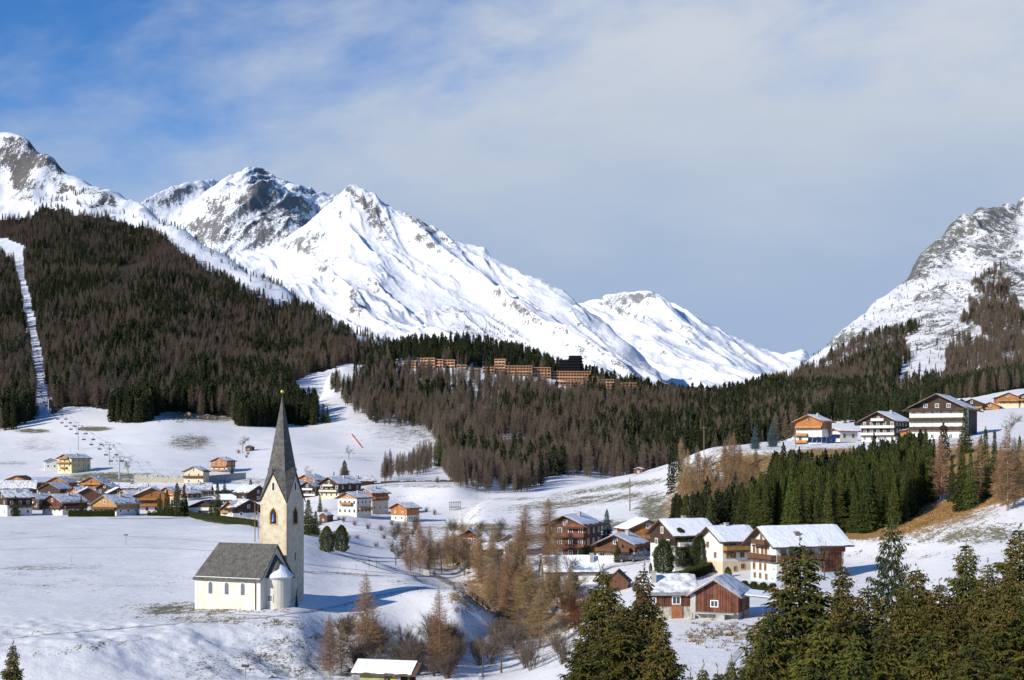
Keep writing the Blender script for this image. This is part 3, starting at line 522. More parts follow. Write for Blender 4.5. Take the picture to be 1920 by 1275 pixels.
mk(FAR3, "mountain", m_f3, [(1152, 565, 22, 16, .7), (1215, 556, 45, 9, .62), (1200, 600, 14, 14, .6), (1190, 575, 40, 16, .4), (1300, 620, 50, 10, .45, 30), (1380, 660, 50, 10, .38), (1260, 660, 60, 20, .28), (1340, 640, 60, 10, .35, 30)])
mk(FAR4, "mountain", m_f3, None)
# ---------------------------------------------------------------- tree materials
M_SPRUCE = mat("spruce_needles", (0.098, 0.102, 0.022), 0.75, vscale=0.9, col2=(0.034, 0.046, 0.013), rnd=0.30, transl=0.12, spec=0.15)
M_SPRUCE_N = mat("spruce_needles_near", (0.135, 0.118, 0.022), 0.8, vscale=1.0, col2=(0.045, 0.050, 0.013), rnd=0.2, transl=0.18, spec=0.2)
M_SPRUCE_F = mat("forest_needles", (0.050, 0.056, 0.022), 0.8, vscale=0.9, col2=(0.018, 0.024, 0.012), rnd=0.32, transl=0.08, spec=0.1)
M_BLUE = mat("blue_spruce_needles", (0.11, 0.155, 0.165), 0.75, vscale=1.5, col2=(0.045, 0.07, 0.075), rnd=0.1, transl=0.1, spec=0.15)
M_LARCH = mat("larch_twigs", (0.200, 0.150, 0.112), 0.9, vscale=0.8, col2=(0.105, 0.080, 0.062), rnd=0.28, spec=0.1)
M_LARCH_O = mat("larch_twigs_orange", (0.38, 0.225, 0.115), 0.9, vscale=0.8, col2=(0.22, 0.14, 0.08), rnd=0.22, spec=0.1)
M_BARK = mat("tree_bark", (0.13, 0.10, 0.075), 0.95, vscale=2, col2=(0.06, 0.047, 0.038), spec=0.1)
M_BARE = mat("bare_twigs", (0.24, 0.185, 0.14), 0.95, vscale=1.2, col2=(0.13, 0.10, 0.078), rnd=0.25, spec=0.1)
M_RED = mat("red_willow_twigs", (0.26, 0.105, 0.06), 0.95, vscale=1.2, col2=(0.14, 0.06, 0.04), rnd=0.15, spec=0.1)
M_HEDGE = mat("hedge_leaves", (0.075, 0.085, 0.02), 0.8, vscale=4, col2=(0.03, 0.04, 0.012), spec=0.15, transl=0.1)
M_PINE = mat("stone_pine_needles", (0.080, 0.095, 0.035), 0.75, vscale=1.4, col2=(0.03, 0.042, 0.016), rnd=0.12, transl=0.15, spec=0.15)
M_CONE = mat("spruce_cones", (0.27, 0.14, 0.065), 0.8, vscale=6, col2=(0.15, 0.08, 0.04), spec=0.15)
# ---------------------------------------------------------------- tree shapes
def tris_from(c, u, v):
    """triangles: centre c, half base u, apex v"""
    n = len(c); V = np.empty((n, 3, 3), np.float32); V[:, 0] = c - u; V[:, 1] = c + u; V[:, 2] = c + v
    return V.reshape(-1, 3), np.arange(n * 3, dtype=np.int32).reshape(-1, 3)
def unit(a): return a / np.maximum(np.linalg.norm(a, axis=-1, keepdims=True), 1e-9)
def spruce_crown(H, rad, rs, wh=0.4, nb=7, tw=0.16, ts=0.14, start=0.04, droop=0.5, power=0.85, gap=0.06, twl=0.55, fill=1.0, dz=(.25, .95)):
    """whorls of drooping boughs, each bough carrying side twigs hung with needle sprays"""
    C = []; U = []; Vv = []; tips = []
    z = H * start + 0.3
    while z < H * 0.985:
        t = z / H; L0 = rad * (1 - t) ** power * (0.82 + 0.3 * rs.rand()) * min(1, 0.55 + t * 5)
        if rs.rand() < gap: L0 *= 0.6
        n = max(4, int(nb * (0.6 + 0.6 * (1 - t)))) ; a0 = rs.rand() * 6.28
        for i in range(n):
            a = a0 + 6.2832 * i / n + rs.uniform(-.3, .3); L = max(0.12, L0 * rs.uniform(0.68, 1.18))
            d = np.array([math.cos(a), math.sin(a), 0.0]); sd_ = np.array([-d[1], d[0], 0])
            dr = droop * (1 - t * 1.5) + rs.uniform(-.08, .08)
            m = max(2, int(L / tw)); s = (np.arange(m) + rs.rand(m)) / m; s = 0.08 + 0.92 * s
            P = d[None] * (L * s)[:, None]; P[:, 2] = z + L * (-dr * s + 0.42 * dr * s ** 3 + (0.25 * t) * s) 
            tips.append((P[-1], L, t))
            for side in (-1, 1):
                tl = (twl * (1 - s) + 0.14) * min(L, 1.9) * rs.uniform(0.6, 1.2, m) + ts * 0.6
                k = max(1, int(np.ceil(tl.max() / (ts * 1.15))))
                q = (np.arange(k) + 0.5) / k
                D = unit(d[None] * rs.uniform(0.4, 0.9, (m, 1)) + side * sd_[None] * rs.uniform(0.6, 1, (m, 1)) + np.array([0, 0, -1])[None] * rs.uniform(dz[0], dz[1], (m, 1)))
                pts = P[:, None] + D[:, None] * (tl[:, None] * q[None])[..., None]
                keep = (rs.rand(m, k) < fill * np.clip(tl[:, None] / (ts * k * 0.8), 0, 1))
                pts = pts[keep]; DD = np.repeat(D, k, 0).reshape(m, k, 3)[keep]
                N = len(pts)
                if N == 0: continue
                w = unit(np.cross(DD, rs.normal(size=(N, 3)))) * (ts * rs.uniform(0.28, 0.5, (N, 1)))
                C.append(pts + rs.normal(size=(N, 3)) * ts * 0.15); U.append(w); Vv.append(DD * ts * rs.uniform(0.9, 1.7, (N, 1)) + np.array([0, 0, -1]) * ts * rs.uniform(0, 0.6, (N, 1)))
        z += wh * (1.15 - 0.75 * t)
    # leader
    n = 14; zz = H * (0.93 + 0.08 * np.arange(n) / n); c = np.stack([rs.normal(size=n) * .03, rs.normal(size=n) * .03, zz], -1)
    an = rs.rand(n) * 6.28; C.append(c); U.append(np.stack([np.cos(an), np.sin(an), an * 0], -1) * ts * 0.4); Vv.append(np.stack([np.sin(an) * ts * .6, np.cos(an) * ts * .6, an * 0 + ts * 1.6], -1))
    V, Fc = tris_from(np.concatenate(C), np.concatenate(U), np.concatenate(Vv))
    return V, Fc, tips
def larch_crown(H, rad, rs, wh=0.45, nb=6, ts=0.3, wd=0.02, start=0.12, twl=0.5, dens=1.0, up=0.12, power=0.75):
    """bare larch: level boughs with upturned ends, thin hanging twigs"""
    C = []; U = []; Vv = []
    z = H * start
    while z < H * 0.99:
        t = (z / H - start) / (1 - start); L0 = rad * (1 - t) ** power * (0.75 + 0.4 * rs.rand()) * min(1, 0.5 + 3 * t)
        n = nb; a0 = rs.rand() * 6.28
        for i in range(n):
            a = a0 + 6.2832 * i / n + rs.uniform(-.4, .4); L = max(0.15, L0 * rs.uniform(0.55, 1.2))
            d = np.array([math.cos(a), math.sin(a), 0.0]); sd_ = np.array([-d[1], d[0], 0]); sl_ = rs.uniform(-0.15, 0.25) + up * t
            m = max(2, int(L / 0.45)); s0 = np.arange(m) / m; s1 = (np.arange(m) + 1.02) / m
            def pt(s): p = d[None] * (L * s)[:, None]; p[:, 2] = z + L * (sl_ * s - 0.18 * s + 0.25 * s ** 2.5); return p
            A = pt(s0); B = pt(s1); w = (wd * 1.5 * (1.2 - s0))[:, None]
            C.append(A); U.append(np.tile([0, 0, 1.0], (m, 1)) * w); Vv.append(B - A)
            k = max(2, int(L / ts * 3.4 * dens)); s = rs.rand(k) ** 0.8; p = pt(s)
            side = rs.choice([-1, 1], k)[:, None]
            D = unit(d[None] * rs.uniform(0.2, 1, (k, 1)) + side * sd_[None] * rs.uniform(0.2, 1, (k, 1)) + np.array([0, 0, 1.0])[None] * rs.uniform(-0.8, 0.25, (k, 1)))
            tl = twl * (1.15 - 0.7 * s)[:, None] * min(L, 1.6) * rs.uniform(0.4, 1.2, (k, 1)) + 0.08
            w = unit(np.cross(D, rs.normal(size=(k, 3)))) * wd * rs.uniform(0.6, 1.1, (k, 1))
            C.append(p); U.append(w); Vv.append(D * tl)
        z += wh * (1.1 - 0.6 * t) * rs.uniform(0.8, 1.2)
    V, Fc = tris_from(np.concatenate(C), np.concatenate(U), np.concatenate(Vv))
    return V, Fc
def trunk_mb(H, r, n=6, segs=4, mb=None, bend=0.0, z0=-0.8):
    mb = mb or MB(); p = Vector((0, 0, z0))
    for i in range(segs):
        t0 = i / segs; t1 = (i + 1) / segs; q = Vector((bend * math.sin(t1 * 3), bend * math.sin(t1 * 5 + 1) * .5, z0 + (H - z0) * t1))
        mb.tube(p, q, r * (1 - t0) + 0.012, r * (1 - t1) + 0.012, n); p = q
    return mb
def bare_tree_geo(H, rs, spread=0.5, depth=4, w0=0.05, nst=1, wmin=0.008, n0=5):
    """branching bare tree or shrub: V,F of thin tapering blades (two crossed per branch)"""
    C = []; U = []; Vv = []
    def grow(p, d, L, w, k):
        q = p + d * L; r_ = np.cross(d, rs.normal(size=3)); r_ /= (np.linalg.norm(r_) + 1e-9)
        r2 = np.cross(d, r_)
        C.extend([p, p, p + r_ * w * .2]); U.extend([r_ * w, r2 * w, r_ * w * .7]); Vv.extend([d * L * 1.05, d * L * 1.05, d * L * 1.05])
        if k == 0: return
        n = rs.randint(3, n0 + 1)
        for i in range(n):
            s = rs.uniform(0.3 if nst == 1 else 0.12, 1.0); nd = d + rs.normal(size=3) * spread; nd[2] += 0.15; nd /= np.linalg.norm(nd)
            grow(p + d * L * s, nd, L * rs.uniform(0.5, 0.8), max(wmin, w * 0.6), k - 1)
    for i in range(nst):
        a = rs.rand() * 6.28; t = rs.uniform(0.0, 0.5) if nst > 1 else 0.03
        d = np.array([math.cos(a) * t, math.sin(a) * t, 1.0]); d /= np.linalg.norm(d)
        grow(np.array([math.cos(a) * t * .3, math.sin(a) * t * .3, -0.2]), d, H * 0.42 * rs.uniform(0.8, 1.1), w0, depth)
    return tris_from(np.array(C), np.array(U), np.array(Vv))
def blob_crown(rs, H, rad, n=5000, ts=0.16, shape=lambda t: math.sin(math.pi * min(1, t * 0.92 + 0.08)) ** 0.6, lump=0.18, upt=0.6, z0=0.0):
    """dense rounded evergreen: tufts on and just under a lumpy surface"""
    t = rs.rand(n) ** 0.9; a = rs.rand(n) * 6.2832; r = np.array([shape(x) for x in t]) * rad
    l = vnoise(a * 2.2 + 5, t * 7, 3) + 0.6 * vnoise(a * 6 + 15, t * 17, 8); r = r * (1 - lump + lump * 1.25 * l) * (1 - 0.45 * rs.rand(n) ** 2.2)
    P = np.stack([np.cos(a) * r, np.sin(a) * r, z0 + t * H], -1)
    D = unit(np.stack([np.cos(a) * 0.6, np.sin(a) * 0.6, np.full(n, upt)], -1) + rs.normal(size=(n, 3)) * 0.45)
    w = unit(np.cross(D, rs.normal(size=(n, 3)))) * ts * 0.38
    return tris_from(P, w, D * ts * rs.uniform(0.8, 1.5, (n, 1)))
RS_ = np.random.RandomState
PROTO = {}
def reg(kind, crown, trunk, H, cones=None): PROTO.setdefault(kind, []).append((crown, trunk, H, cones))
def mesh_of(name, VF, m): return np_mesh(name, VF[0], VF[1], mats=[m])
M_LBARK = mat("larch_bark", (0.34, 0.28, 0.22), 0.95, vscale=2, col2=(0.19, 0.15, 0.12), spec=0.1)
def trunk_mesh(H, r, n=6, segs=4, bend=0.0, m=None):
    b = trunk_mb(H, r, n, segs, bend=bend); me = bpy.data.meshes.new("trunk"); me.from_pydata(b.v, [], b.f); me.materials.append(m or M_BARK); return me
def cones_mesh(tips, rs, n, tmin=0.55, size=0.15):
    cand = [x for x in tips if x[2] > tmin and x[1] > 0.25]; C = []
    mb = MB()
    for _ in range(n):
        p, L, t = cand[rs.randint(len(cand))]; k = rs.randint(2, 5)
        base = p * np.array([rs.uniform(.7, 1), 0, 0])[0]; base = np.array([p[0] * rs.uniform(.75, 1), p[1] * rs.uniform(.75, 1), p[2] - 0.05])
        for j in range(k):
            q = base + rs.normal(size=3) * 0.16; q[2] -= 0.1; s = size * rs.uniform(.8, 1.3); r = s * 0.2
            mb.add([(q[0], q[1], q[2] + s * .5), (q[0] + r, q[1], q[2]), (q[0], q[1] + r, q[2]), (q[0] - r, q[1], q[2]), (q[0], q[1] - r, q[2]), (q[0], q[1], q[2] - s * .6)],
                   [(0, 1, 2), (0, 2, 3), (0, 3, 4), (0, 4, 1), (5, 2, 1), (5, 3, 2), (5, 4, 3), (5, 1, 4)])
    me = bpy.data.meshes.new("cones"); me.from_pydata(mb.v, [], mb.f); me.materials.append(M_CONE); return me
for k in range(4):      # foreground spruces, 22 m
    rs = RS_(100 + k); V, Fc, tips = spruce_crown(22, (4.0, 3.5, 3.8, 3.3)[k], rs, wh=0.66, nb=9, tw=0.085, ts=0.145, droop=(0.28, 0.42, 0.34, 0.46)[k], power=(0.72, 0.8, 0.68, 0.75)[k], twl=0.7, gap=.25, dz=(.35, 1.3))
    reg('near', mesh_of("crown", (V, Fc), M_SPRUCE_N), trunk_mesh(21.5, 0.24), 22, cones_mesh(tips, rs, 170))
for k in range(4):      # middle-distance spruces, 16 m
    rs = RS_(200 + k); V, Fc, tips = spruce_crown(16, (2.5, 2.2, 2.7, 2.0)[k], rs, wh=0.5, nb=8, tw=0.28, ts=0.27, droop=0.42, power=0.95)
    reg('mid', mesh_of("crown", (V, Fc), M_SPRUCE), trunk_mesh(15.5, 0.2, 5, 3), 16)
for k in range(2):
    rs = RS_(250 + k); V, Fc, tips = spruce_crown(14, 2.9, rs, wh=0.5, nb=9, tw=0.26, ts=0.26, droop=0.2, power=0.8)
    reg('blue', mesh_of("crown", (V, Fc), M_BLUE), trunk_mesh(13.5, 0.2, 5, 3), 14)
for k in range(6):      # forest spruces seen from far
    rs = RS_(300 + k); V, Fc, tips = spruce_crown(17, (2.3, 2.0, 2.7, 1.8, 3.0, 2.4)[k], rs, wh=(1.0, .9, 1.2, 1.0, 1.3, 1.1)[k], nb=6, tw=0.75, ts=(.75, .7, .9, .7, .95, .8)[k], droop=(.45, .3, .5, .4, .2, .55)[k], power=(.85, .7, .9, .8, .6, 1.0)[k], gap=.2)
    reg('low', mesh_of("crown", (V, Fc), M_SPRUCE_F), trunk_mesh(16, 0.22, 4, 2), 17)
for k in range(3):      # near larches, 15 m
    rs = RS_(400 + k); V, Fc = larch_crown(15, (2.9, 2.5, 3.3)[k], rs, wh=0.30, nb=8, ts=0.2, wd=0.013, twl=0.5, dens=1.5, start=0.10)
    reg('larch', mesh_of("crown", (V, Fc), M_LARCH_O), trunk_mesh(15, 0.17, 6, 5, 0.12, M_LBARK), 15)
for k in range(4):      # larches in the woods
    rs = RS_(450 + k); V, Fc = larch_crown(18, (3.1, 2.7, 3.4, 2.4)[k], rs, wh=0.6, nb=7, ts=0.42, wd=0.065, twl=0.7, dens=1.25, start=0.14)
    reg('larch_low', mesh_of("crown", (V, Fc), M_LARCH), trunk_mesh(17.5, 0.2, 4, 3, 0.15), 18)
for k in range(2):      # mid-distance larches on the right slope
    rs = RS_(480 + k); V, Fc = larch_crown(17, (3.2, 2.7)[k], rs, wh=0.40, nb=8, ts=0.3, wd=0.028, twl=0.6, dens=1.6, start=0.10)
    reg('larch_mid', mesh_of("crown", (V, Fc), M_LARCH_O), trunk_mesh(17, 0.2, 5, 4, 0.2, M_LBARK), 17)
for k in range(3):
    rs = RS_(500 + k); reg('bare', mesh_of("crown", bare_tree_geo(9, rs, 0.42, 5, 0.07, 1, 0.012), M_BARE), trunk_mesh(3.6, 0.13, 6, 2), 9)
for k in range(3):
    rs = RS_(520 + k); reg('shrub', mesh_of("stems", bare_tree_geo(4.5, rs, 0.38, 3, 0.03, 14, 0.010, 5), M_BARE), None, 4.5)
for k in range(2):
    rs = RS_(540 + k); reg('redshrub', mesh_of("stems", bare_tree_geo(4.5, rs, 0.3, 3, 0.025, 16, 0.010, 5), M_RED), None, 4.5)
for k in range(3):
    rs = RS_(560 + k)
    def sh(t, k=k): return (max(0.0, math.sin(math.pi * min(1, t * 0.85 + 0.15))) ** 0.55) * (1 - 0.25 * t)
    reg('pine', mesh_of("crown", blob_crown(rs, 9.0, 2.3, 16000, 0.2, sh, 0.35, 0.9, 0.7), M_PINE), trunk_mesh(7, 0.2), 10)
rs = RS_(580); V, Fc, tips = spruce_crown(20, 4.2, rs, wh=1.0, nb=7, tw=0.16, ts=0.2, droop=-0.25, power=0.45, start=0.45, twl=0.5)
reg('treepine', mesh_of("crown", (V, Fc), M_PINE), trunk_mesh(19, 0.25, 6, 5, 0.1), 20)
rs = RS_(590); reg('cypress', mesh_of("crown", blob_crown(rs, 6.0, 1.7, 9000, 0.17, lambda t: (math.sin(math.pi * min(1, t * 0.8 + 0.2)) ** 0.6), 0.5, 1.2), M_SPRUCE), trunk_mesh(4, 0.15), 6)
TREE_LABELS = {}
_tc = [0]
def tree_obj(kind, loc, H, wide=1.0, name='spruce_tree', label=None, cat='spruce', group=None, k=None, cones=False, rz=None):
    P = PROTO[kind]; k = (_tc[0] if k is None else k) % len(P); _tc[0] += 1
    crown, trunk, H0, cm = P[k]; s = H / H0
    o = empty(name, loc, random.uniform(0, 6.28) if rz is None else rz, label, cat, group); o.scale = (s * wide, s * wide, s)
    if crown: link('stems' if trunk is None else 'crown', crown, o)
    if trunk: link('trunk', trunk, o)
    if cones and cm is not None: c = link('cones', cm, o); c['kind'] = 'stuff'
    return o
def px_tree(kind, px, tip, base, **kw):
    """a tree whose foot is on the ground where the photo shows it"""
    p = G.hit(px, base); return tree_obj(kind, p, (base - tip) * p.y / F, **kw)
def near_tree(kind, px, tip, Y, **kw):
    z = float(G.z(px, Y)); H = (HZ - tip) / F * Y - z
    return tree_obj(kind, Vector(((px - 960) / F * Y, Y, z)), H, **kw)
# ---------------------------------------------------------------- foreground trees (each its own)
NS = [  # px, tip row, distance, width, label
 (1132, 1062, 95, 1.12, 'broad olive green spruce before the long white house, its narrow top packed with cones'),
 (1207, 1060, 88, 1.12, 'ragged spruce left of the red barn with long bare looking boughs reaching right'),
 (1170, 1128, 82, 0.95, 'lower spruce filling the gap between the two ragged spruces left of the barn'),
 (1500, 1012, 78, 1.08, 'tall cone covered spruce standing before the white farmhouse with the blue basement'),
 (1448, 1142, 70, 0.9, 'short spruce at the left foot of the tall cone covered spruce'),
 (1580, 1052, 90, 0.85, 'slim spruce with layered shelf like boughs right of the white farmhouse'),
 (1546, 1150, 66, 0.9, 'dark spruce low in front between the cone covered spruce and the slim layered one'),
 (1628, 1092, 74, 0.9, 'spruce left of and below the flat topped pine'),
 (1718, 1060, 80, 0.85, 'spruce tucked against the right side of the flat topped pine'),
 (1660, 1158, 60, 0.95, 'dense low spruce directly under the flat topped pine'),
 (1762, 1088, 76, 0.85, 'narrow green spruce between the flat topped pine and the tall thin spired spruce'),
 (1812, 1014, 76, 0.8, 'tall thin spired spruce against the snowy slope right of the pine'),
 (1752, 1172, 56, 0.95, 'low dark spruce at the bottom edge below the narrow green spruce'),
 (1852, 1050, 70, 0.8, 'green spruce right of the tall thin spired one with cones near the top'),
 (1880, 1122, 60, 0.9, 'cone speckled spruce low at the right edge'),
 (1912, 985, 72, 1.0, 'biggest spruce at the right edge of the view cut by the frame'),
 (1965, 1040, 60, 1.0, 'spruce mostly out of view beyond the right edge'),
 (1600, 1190, 54, 0.9, 'small pointed spruce at the bottom right of the slim layered spruce'),
 (1830, 1180, 52, 0.9, 'bluish low spruce at the bottom edge below the tall thin spire'),
 (24, 1204, 88, 0.95, 'lone spruce top poking up at the bottom left corner'),
 (1100, 1165, 86, 0.8, 'short spruce at the left foot of the broad spruce before the long white house'), (1240, 1150, 80, 0.8, 'low spruce at the right foot of the ragged spruce near the red barn'), (1575, 1125, 72, 0.8, 'spruce filling the space under the slim layered spruce'),
 (1700, 1110, 66, 0.85, 'broad low spruce right under the flat topped pine'), (1790, 1120, 66, 0.85, 'green spruce left foot of the tall thin spire'), (1895, 1060, 66, 0.8, 'narrow spruce just left of the biggest right edge spruce')]
for i, (px, tip, Y, w, lab) in enumerate(NS):
    near_tree('near', px, tip, Y, wide=w * (1.5 if i in (0, 1, 19) else 2.25), label=lab, cat='spruce', group='spruces in the foreground', k=i, cones=(i not in (6, 9, 12, 17, 18)))
near_tree('treepine', 1672, 972, 82, wide=0.62, name='pine_tree', label='flat topped pine rising above the foreground spruces', cat='pine')
for i, (px, tip, Y) in enumerate([(1318, 1243, 60), (1294, 1256, 58), (1345, 1250, 56), (1372, 1230, 60), (1400, 1238, 58), (1425, 1200, 62)]):
    near_tree('near', px, tip, Y, wide=0.9, name='young_spruce', label='young spruce tips at the bottom edge beside the curving track', cat='spruce', group='young spruces at the bottom edge', k=i)
NL = [(686, 1070, 1238, 'larch', 'tall thin bare larch left of the snowy mound above the little shelter'), (822, 1098, 1262, 'larch', 'wiry bare larch in front of the snowy mound'),
 (990, 1042, 1200, 'larch', 'tallest orange brown larch standing by the stream below the snow roofed white house'), (1012, 1100, 1215, 'larch', 'lower orange brown larch hugging the right side of the tallest one'),
 (950, 1075, 1180, 'larch', 'bare larch close on the left of the tallest streamside larch'), (618, 1150, 1268, 'larch', 'small feathery larch at the left end of the bare scrub below the chapel'), (640, 1165, 1262, 'larch', 'slender larch between the feathery one and the tall thin one')]
for i, (px, tip, base, kd, lab) in enumerate(NL):
    px_tree(kd, px, tip, base, wide=1.85 if i in (2, 3, 4) else 1.3, name='larch_tree', label=lab, cat='larch', group='bare larches by the stream', k=i)
for i, (px, tip, base) in enumerate([(760, 965, 1062), (742, 985, 1060), (786, 975, 1072), (806, 985, 1075), (828, 992, 1078), (850, 990, 1062), (896, 1010, 1085), (914, 1018, 1100), (922, 1000, 1110), (866, 970, 1060), (935, 1010, 1120), (950, 1025, 1130), (970, 1000, 1120), (935, 965, 1040), (770, 1010, 1075), (1040, 990, 1100), (815, 1000, 1072), (838, 985, 1065), (918, 1060, 1150), (1065, 1010, 1100)] + [(px, b - random.uniform(70, 105), b) for px, b in ((random.gauss(0, 1) * 34 + 925 + (k * 7), 1075 + k * 4 + random.gauss(0, 12)) for k in range(17))]):
    if i % 3 == 1: px_tree('bare', px, tip + 18, base, wide=1.5, name='bare_tree', label='leafless brown tree in the thicket along the gully', cat='bare tree', group='leafless trees in the gully thicket'); continue
    px_tree('larch', px, tip, base, wide=1.45, name='larch_tree', label='bare orange brown larch in the thicket along the gully', cat='larch', group='larches in the gully thicket')
for i, (px, tip, base, lab) in enumerate([(985, 945, 1062, 'bushy bare larch just left of the big brown chalet, left one of the pair'), (1028, 932, 1068, 'bushy bare larch half hiding the big brown chalet, right one of the pair')]):
    px_tree('larch', px, tip, base, wide=1.7, name='larch_tree', label=lab, cat='larch', group='larch pair by the brown chalet', k=2)
# bare shrubs
for i in range(150):
    px = random.choice([random.uniform(640, 830), random.uniform(840, 1080), random.uniform(840, 1080), random.uniform(730, 980)]); base = random.uniform(1180, 1275) if px < 850 else random.uniform(1100, 1260)
    if i > 105: px = random.uniform(740, 960); base = random.uniform(990, 1100)
    p = G.hit(px, base)
    if px < 925 and px > 700 and 1075 < base < 1200: continue
    if p.y > 150: tree_obj('shrub', p, random.uniform(3, 6.5), name='bare_shrub', label='leafless grey brown shrub in the gully between chapel and houses', cat='shrub', group='leafless shrubs in the gully', wide=1.15)
for i, (px, base, h) in enumerate([(1085, 1170, 6), (1060, 1150, 5), (1100, 1150, 5.5), (1040, 1120, 4), (1078, 1185, 4.5), (905, 1030, 4), (890, 1010, 3.5), (930, 1050, 4)]):
    tree_obj('redshrub', G.hit(px, base), h, name='red_shrub', label='reddish leafless willow shrub in the gully', cat='shrub', group='reddish shrubs in the gully', wide=1.1)
for i, (px, tip, base, lab) in enumerate([(240, 848, 893, 'bare round tree by the lowest lift pylon'), (455, 812, 848, 'bare tree beside the brown hut on the ski meadow'), (574, 868, 899, 'grey bare tree behind the snowy roofs right of the spire'),
    (654, 832, 862, 'bare round tree left of the orange safety net'), (1893, 765, 830, 'bare deciduous tree on the snow slope right of the great hotel'), (1546, 1000, 1086, 'bare tree in front of the farmhouse barn door'), (940, 1130, 1262, 'dark bare tree by the stream left of the tallest larch'),
    (1075, 1060, 1140, 'bare tree before the long white house'), (1045, 1075, 1140, 'bare tree at the left end of the long white house'), (905, 1150, 1270, 'second dark bare tree by the stream, nearer the mound'), (770, 1185, 1265, 'bare grey tree right of the little shelter'), (735, 1170, 1245, 'bare grey tree behind the little shelter')]):
    px_tree('bare', px, tip, base, wide=1.25, name='bare_tree', label=lab, cat='bare tree', group='bare trees')
for i, (px, base, h) in enumerate([(447, 850, 5), (465, 852, 4), (462, 858, 4), (610, 962, 4), (680, 952, 4), (700, 960, 3.5), (645, 978, 4), (665, 985, 3.5), (690, 992, 4), (715, 995, 4), (735, 985, 4), (820, 905, 5), (635, 975, 3), (600, 985, 4), (720, 1010, 3.5), (750, 1000, 4), (800, 960, 4), (815, 965, 4), (670, 1010, 3), (705, 1025, 3), (735, 1035, 3)]):
    tree_obj('shrub', G.hit(px, base) - Vector((0, 0, .7)), h, name='bare_shrub', label='small leafless bush on the snow near the far houses', cat='shrub', group='leafless bushes near the far houses')
for i in range(34):
    px = random.uniform(1268, 1425); base = random.uniform(870, 965)
    tree_obj('shrub' if i % 2 else 'bare', G.hit(px, base), random.uniform(4, 8), name='bank_shrub', label='leafless brown shrub among the larches on the bank below the hilltop road', cat='shrub', group='leafless shrubs on the bank below the hilltop', wide=1.3)
# single evergreens in the village and on the meadows
SV = [('mid', 332, 905, 967, 1.2, 'dark spruce behind the hedge left of the white house with dark roof'), ('mid', 313, 918, 966, 1.3, 'broad dark spruce beside the orange chalet at the end of the long hedge'), ('mid', 345, 912, 967, 1.0, 'spruce touching the left wall of the white house with dark roof'),
 ('mid', 408, 905, 968, 1.15, 'dark spruce right of the white house with dark roof'), ('mid', 421, 899, 935, 1.0, 'spruce behind the small orange house near the hedge'), ('mid', 470, 898, 942, 1.3, 'dark spruce just left of the church spire above the dark barn roof'), ('mid', 455, 918, 945, 1.3, 'low spruce left of the one by the spire'),
 ('mid', 29, 930, 968, 1.5, 'rounded green conifer before the white house at the left edge'), ('mid', 578, 936, 1003, 1.5, 'massive dark spruce immediately right of the church tower'), ('mid', 592, 958, 1004, 1.4, 'shorter dark spruce on the right of the massive one by the tower'),
 ('mid', 646, 863, 905, 1.75, 'wide dark conifer above the dark balconied farmhouse'), ('mid', 626, 884, 904, 1.2, 'small conifer left of the wide dark one'), ('mid', 672, 891, 911, 1.1, 'single small spruce on the snow right of the wide dark conifer'), ('mid', 606, 757, 792, 1.2, 'left spruce of the pair on the ski piste'), ('mid', 614, 762, 793, 1.0, 'right spruce of the pair on the ski piste'),
 ('mid', 824, 814, 875, 1.1, 'dark spruce standing alone where the gully starts'), ('mid', 980, 975, 1035, 1.0, 'slim green spruce left of the bushy larches'), ('mid', 1157, 1015, 1055, 1.1, 'small spruce in front of the low dark chalet'), ('mid', 868, 1012, 1046, 1.3, 'green conifer in front of the tiny red chalet'),
 ('mid', 1810, 765, 850, 1.2, 'bright green spruce standing in front of the great hotel'), ('mid', 435, 870, 888, 1.2, 'small conifer at the right wall of the red chalet above the retaining wall'), ('mid', 980, 1040, 1090, 1.0, 'dark green spruce rising inside the gully')]
for kd, px, tip, base, w, lab in SV: px_tree(kd, px, tip, base, wide=w * 1.35, label=lab, cat='spruce', group='single spruces among the houses')
for i, (px, tip, base) in enumerate([(116, 925, 950), (152, 930, 966), (255, 935, 966), (262, 928, 960), (300, 925, 967), (322, 935, 968), (395, 938, 969), (350, 930, 966), (18, 900, 915), (330, 942, 969), (445, 925, 950), (500, 925, 945), (560, 920, 950), (600, 925, 960)]): px_tree('mid', px, tip, base, wide=1.35, label='small dark conifer between the village houses', cat='conifer', name='small_conifer', group='small conifers between the village houses')
px_tree('blue', 1138, 955, 1022, wide=1.15, k=0, name='blue_spruce', label='silvery blue spruce between the brown chalet and the orange chalet', cat='spruce', group='blue spruces')
px_tree('blue', 1449, 786, 838, wide=1.2, k=1, name='blue_spruce', label='silvery blue spruce on the lip left of the house with solar panels', cat='spruce', group='blue spruces')
px_tree('blue', 1416, 798, 842, wide=1.2, k=0, name='blue_spruce', label='darker blue spruce on the lip, leftmost of the two there', cat='spruce', group='blue spruces')
for px, tip, base, w, lab in [(1244, 1010, 1079, 1.15, 'dense rounded stone pine, the lowest and leftmost of three before the snow roofed farmhouse'), (1274, 988, 1068, 1.1, 'tallest middle stone pine of the three before the snow roofed farmhouse'), (1311, 999, 1070, 1.0, 'stone pine with a bare foot nearest the cream and white house')]:
    px_tree('pine', px, tip, base, wide=w * 1.15, name='stone_pine', label=lab, cat='pine', group='stone pines before the farmhouse')
for px, tip, base, lab in [(613, 987, 1035, 'left one of two egg shaped evergreens behind the chapel road'), (640, 985, 1034, 'right one of two egg shaped evergreens behind the chapel road')]:
    px_tree('cypress', px, tip, base, wide=1.05, name='egg_shaped_evergreen', label=lab, cat='evergreen', group='egg shaped evergreens')
px_tree('cypress', 1220, 1055, 1076, wide=0.55, name='column_evergreen', label='slim dark column shaped evergreen left of the stone pines', cat='evergreen')
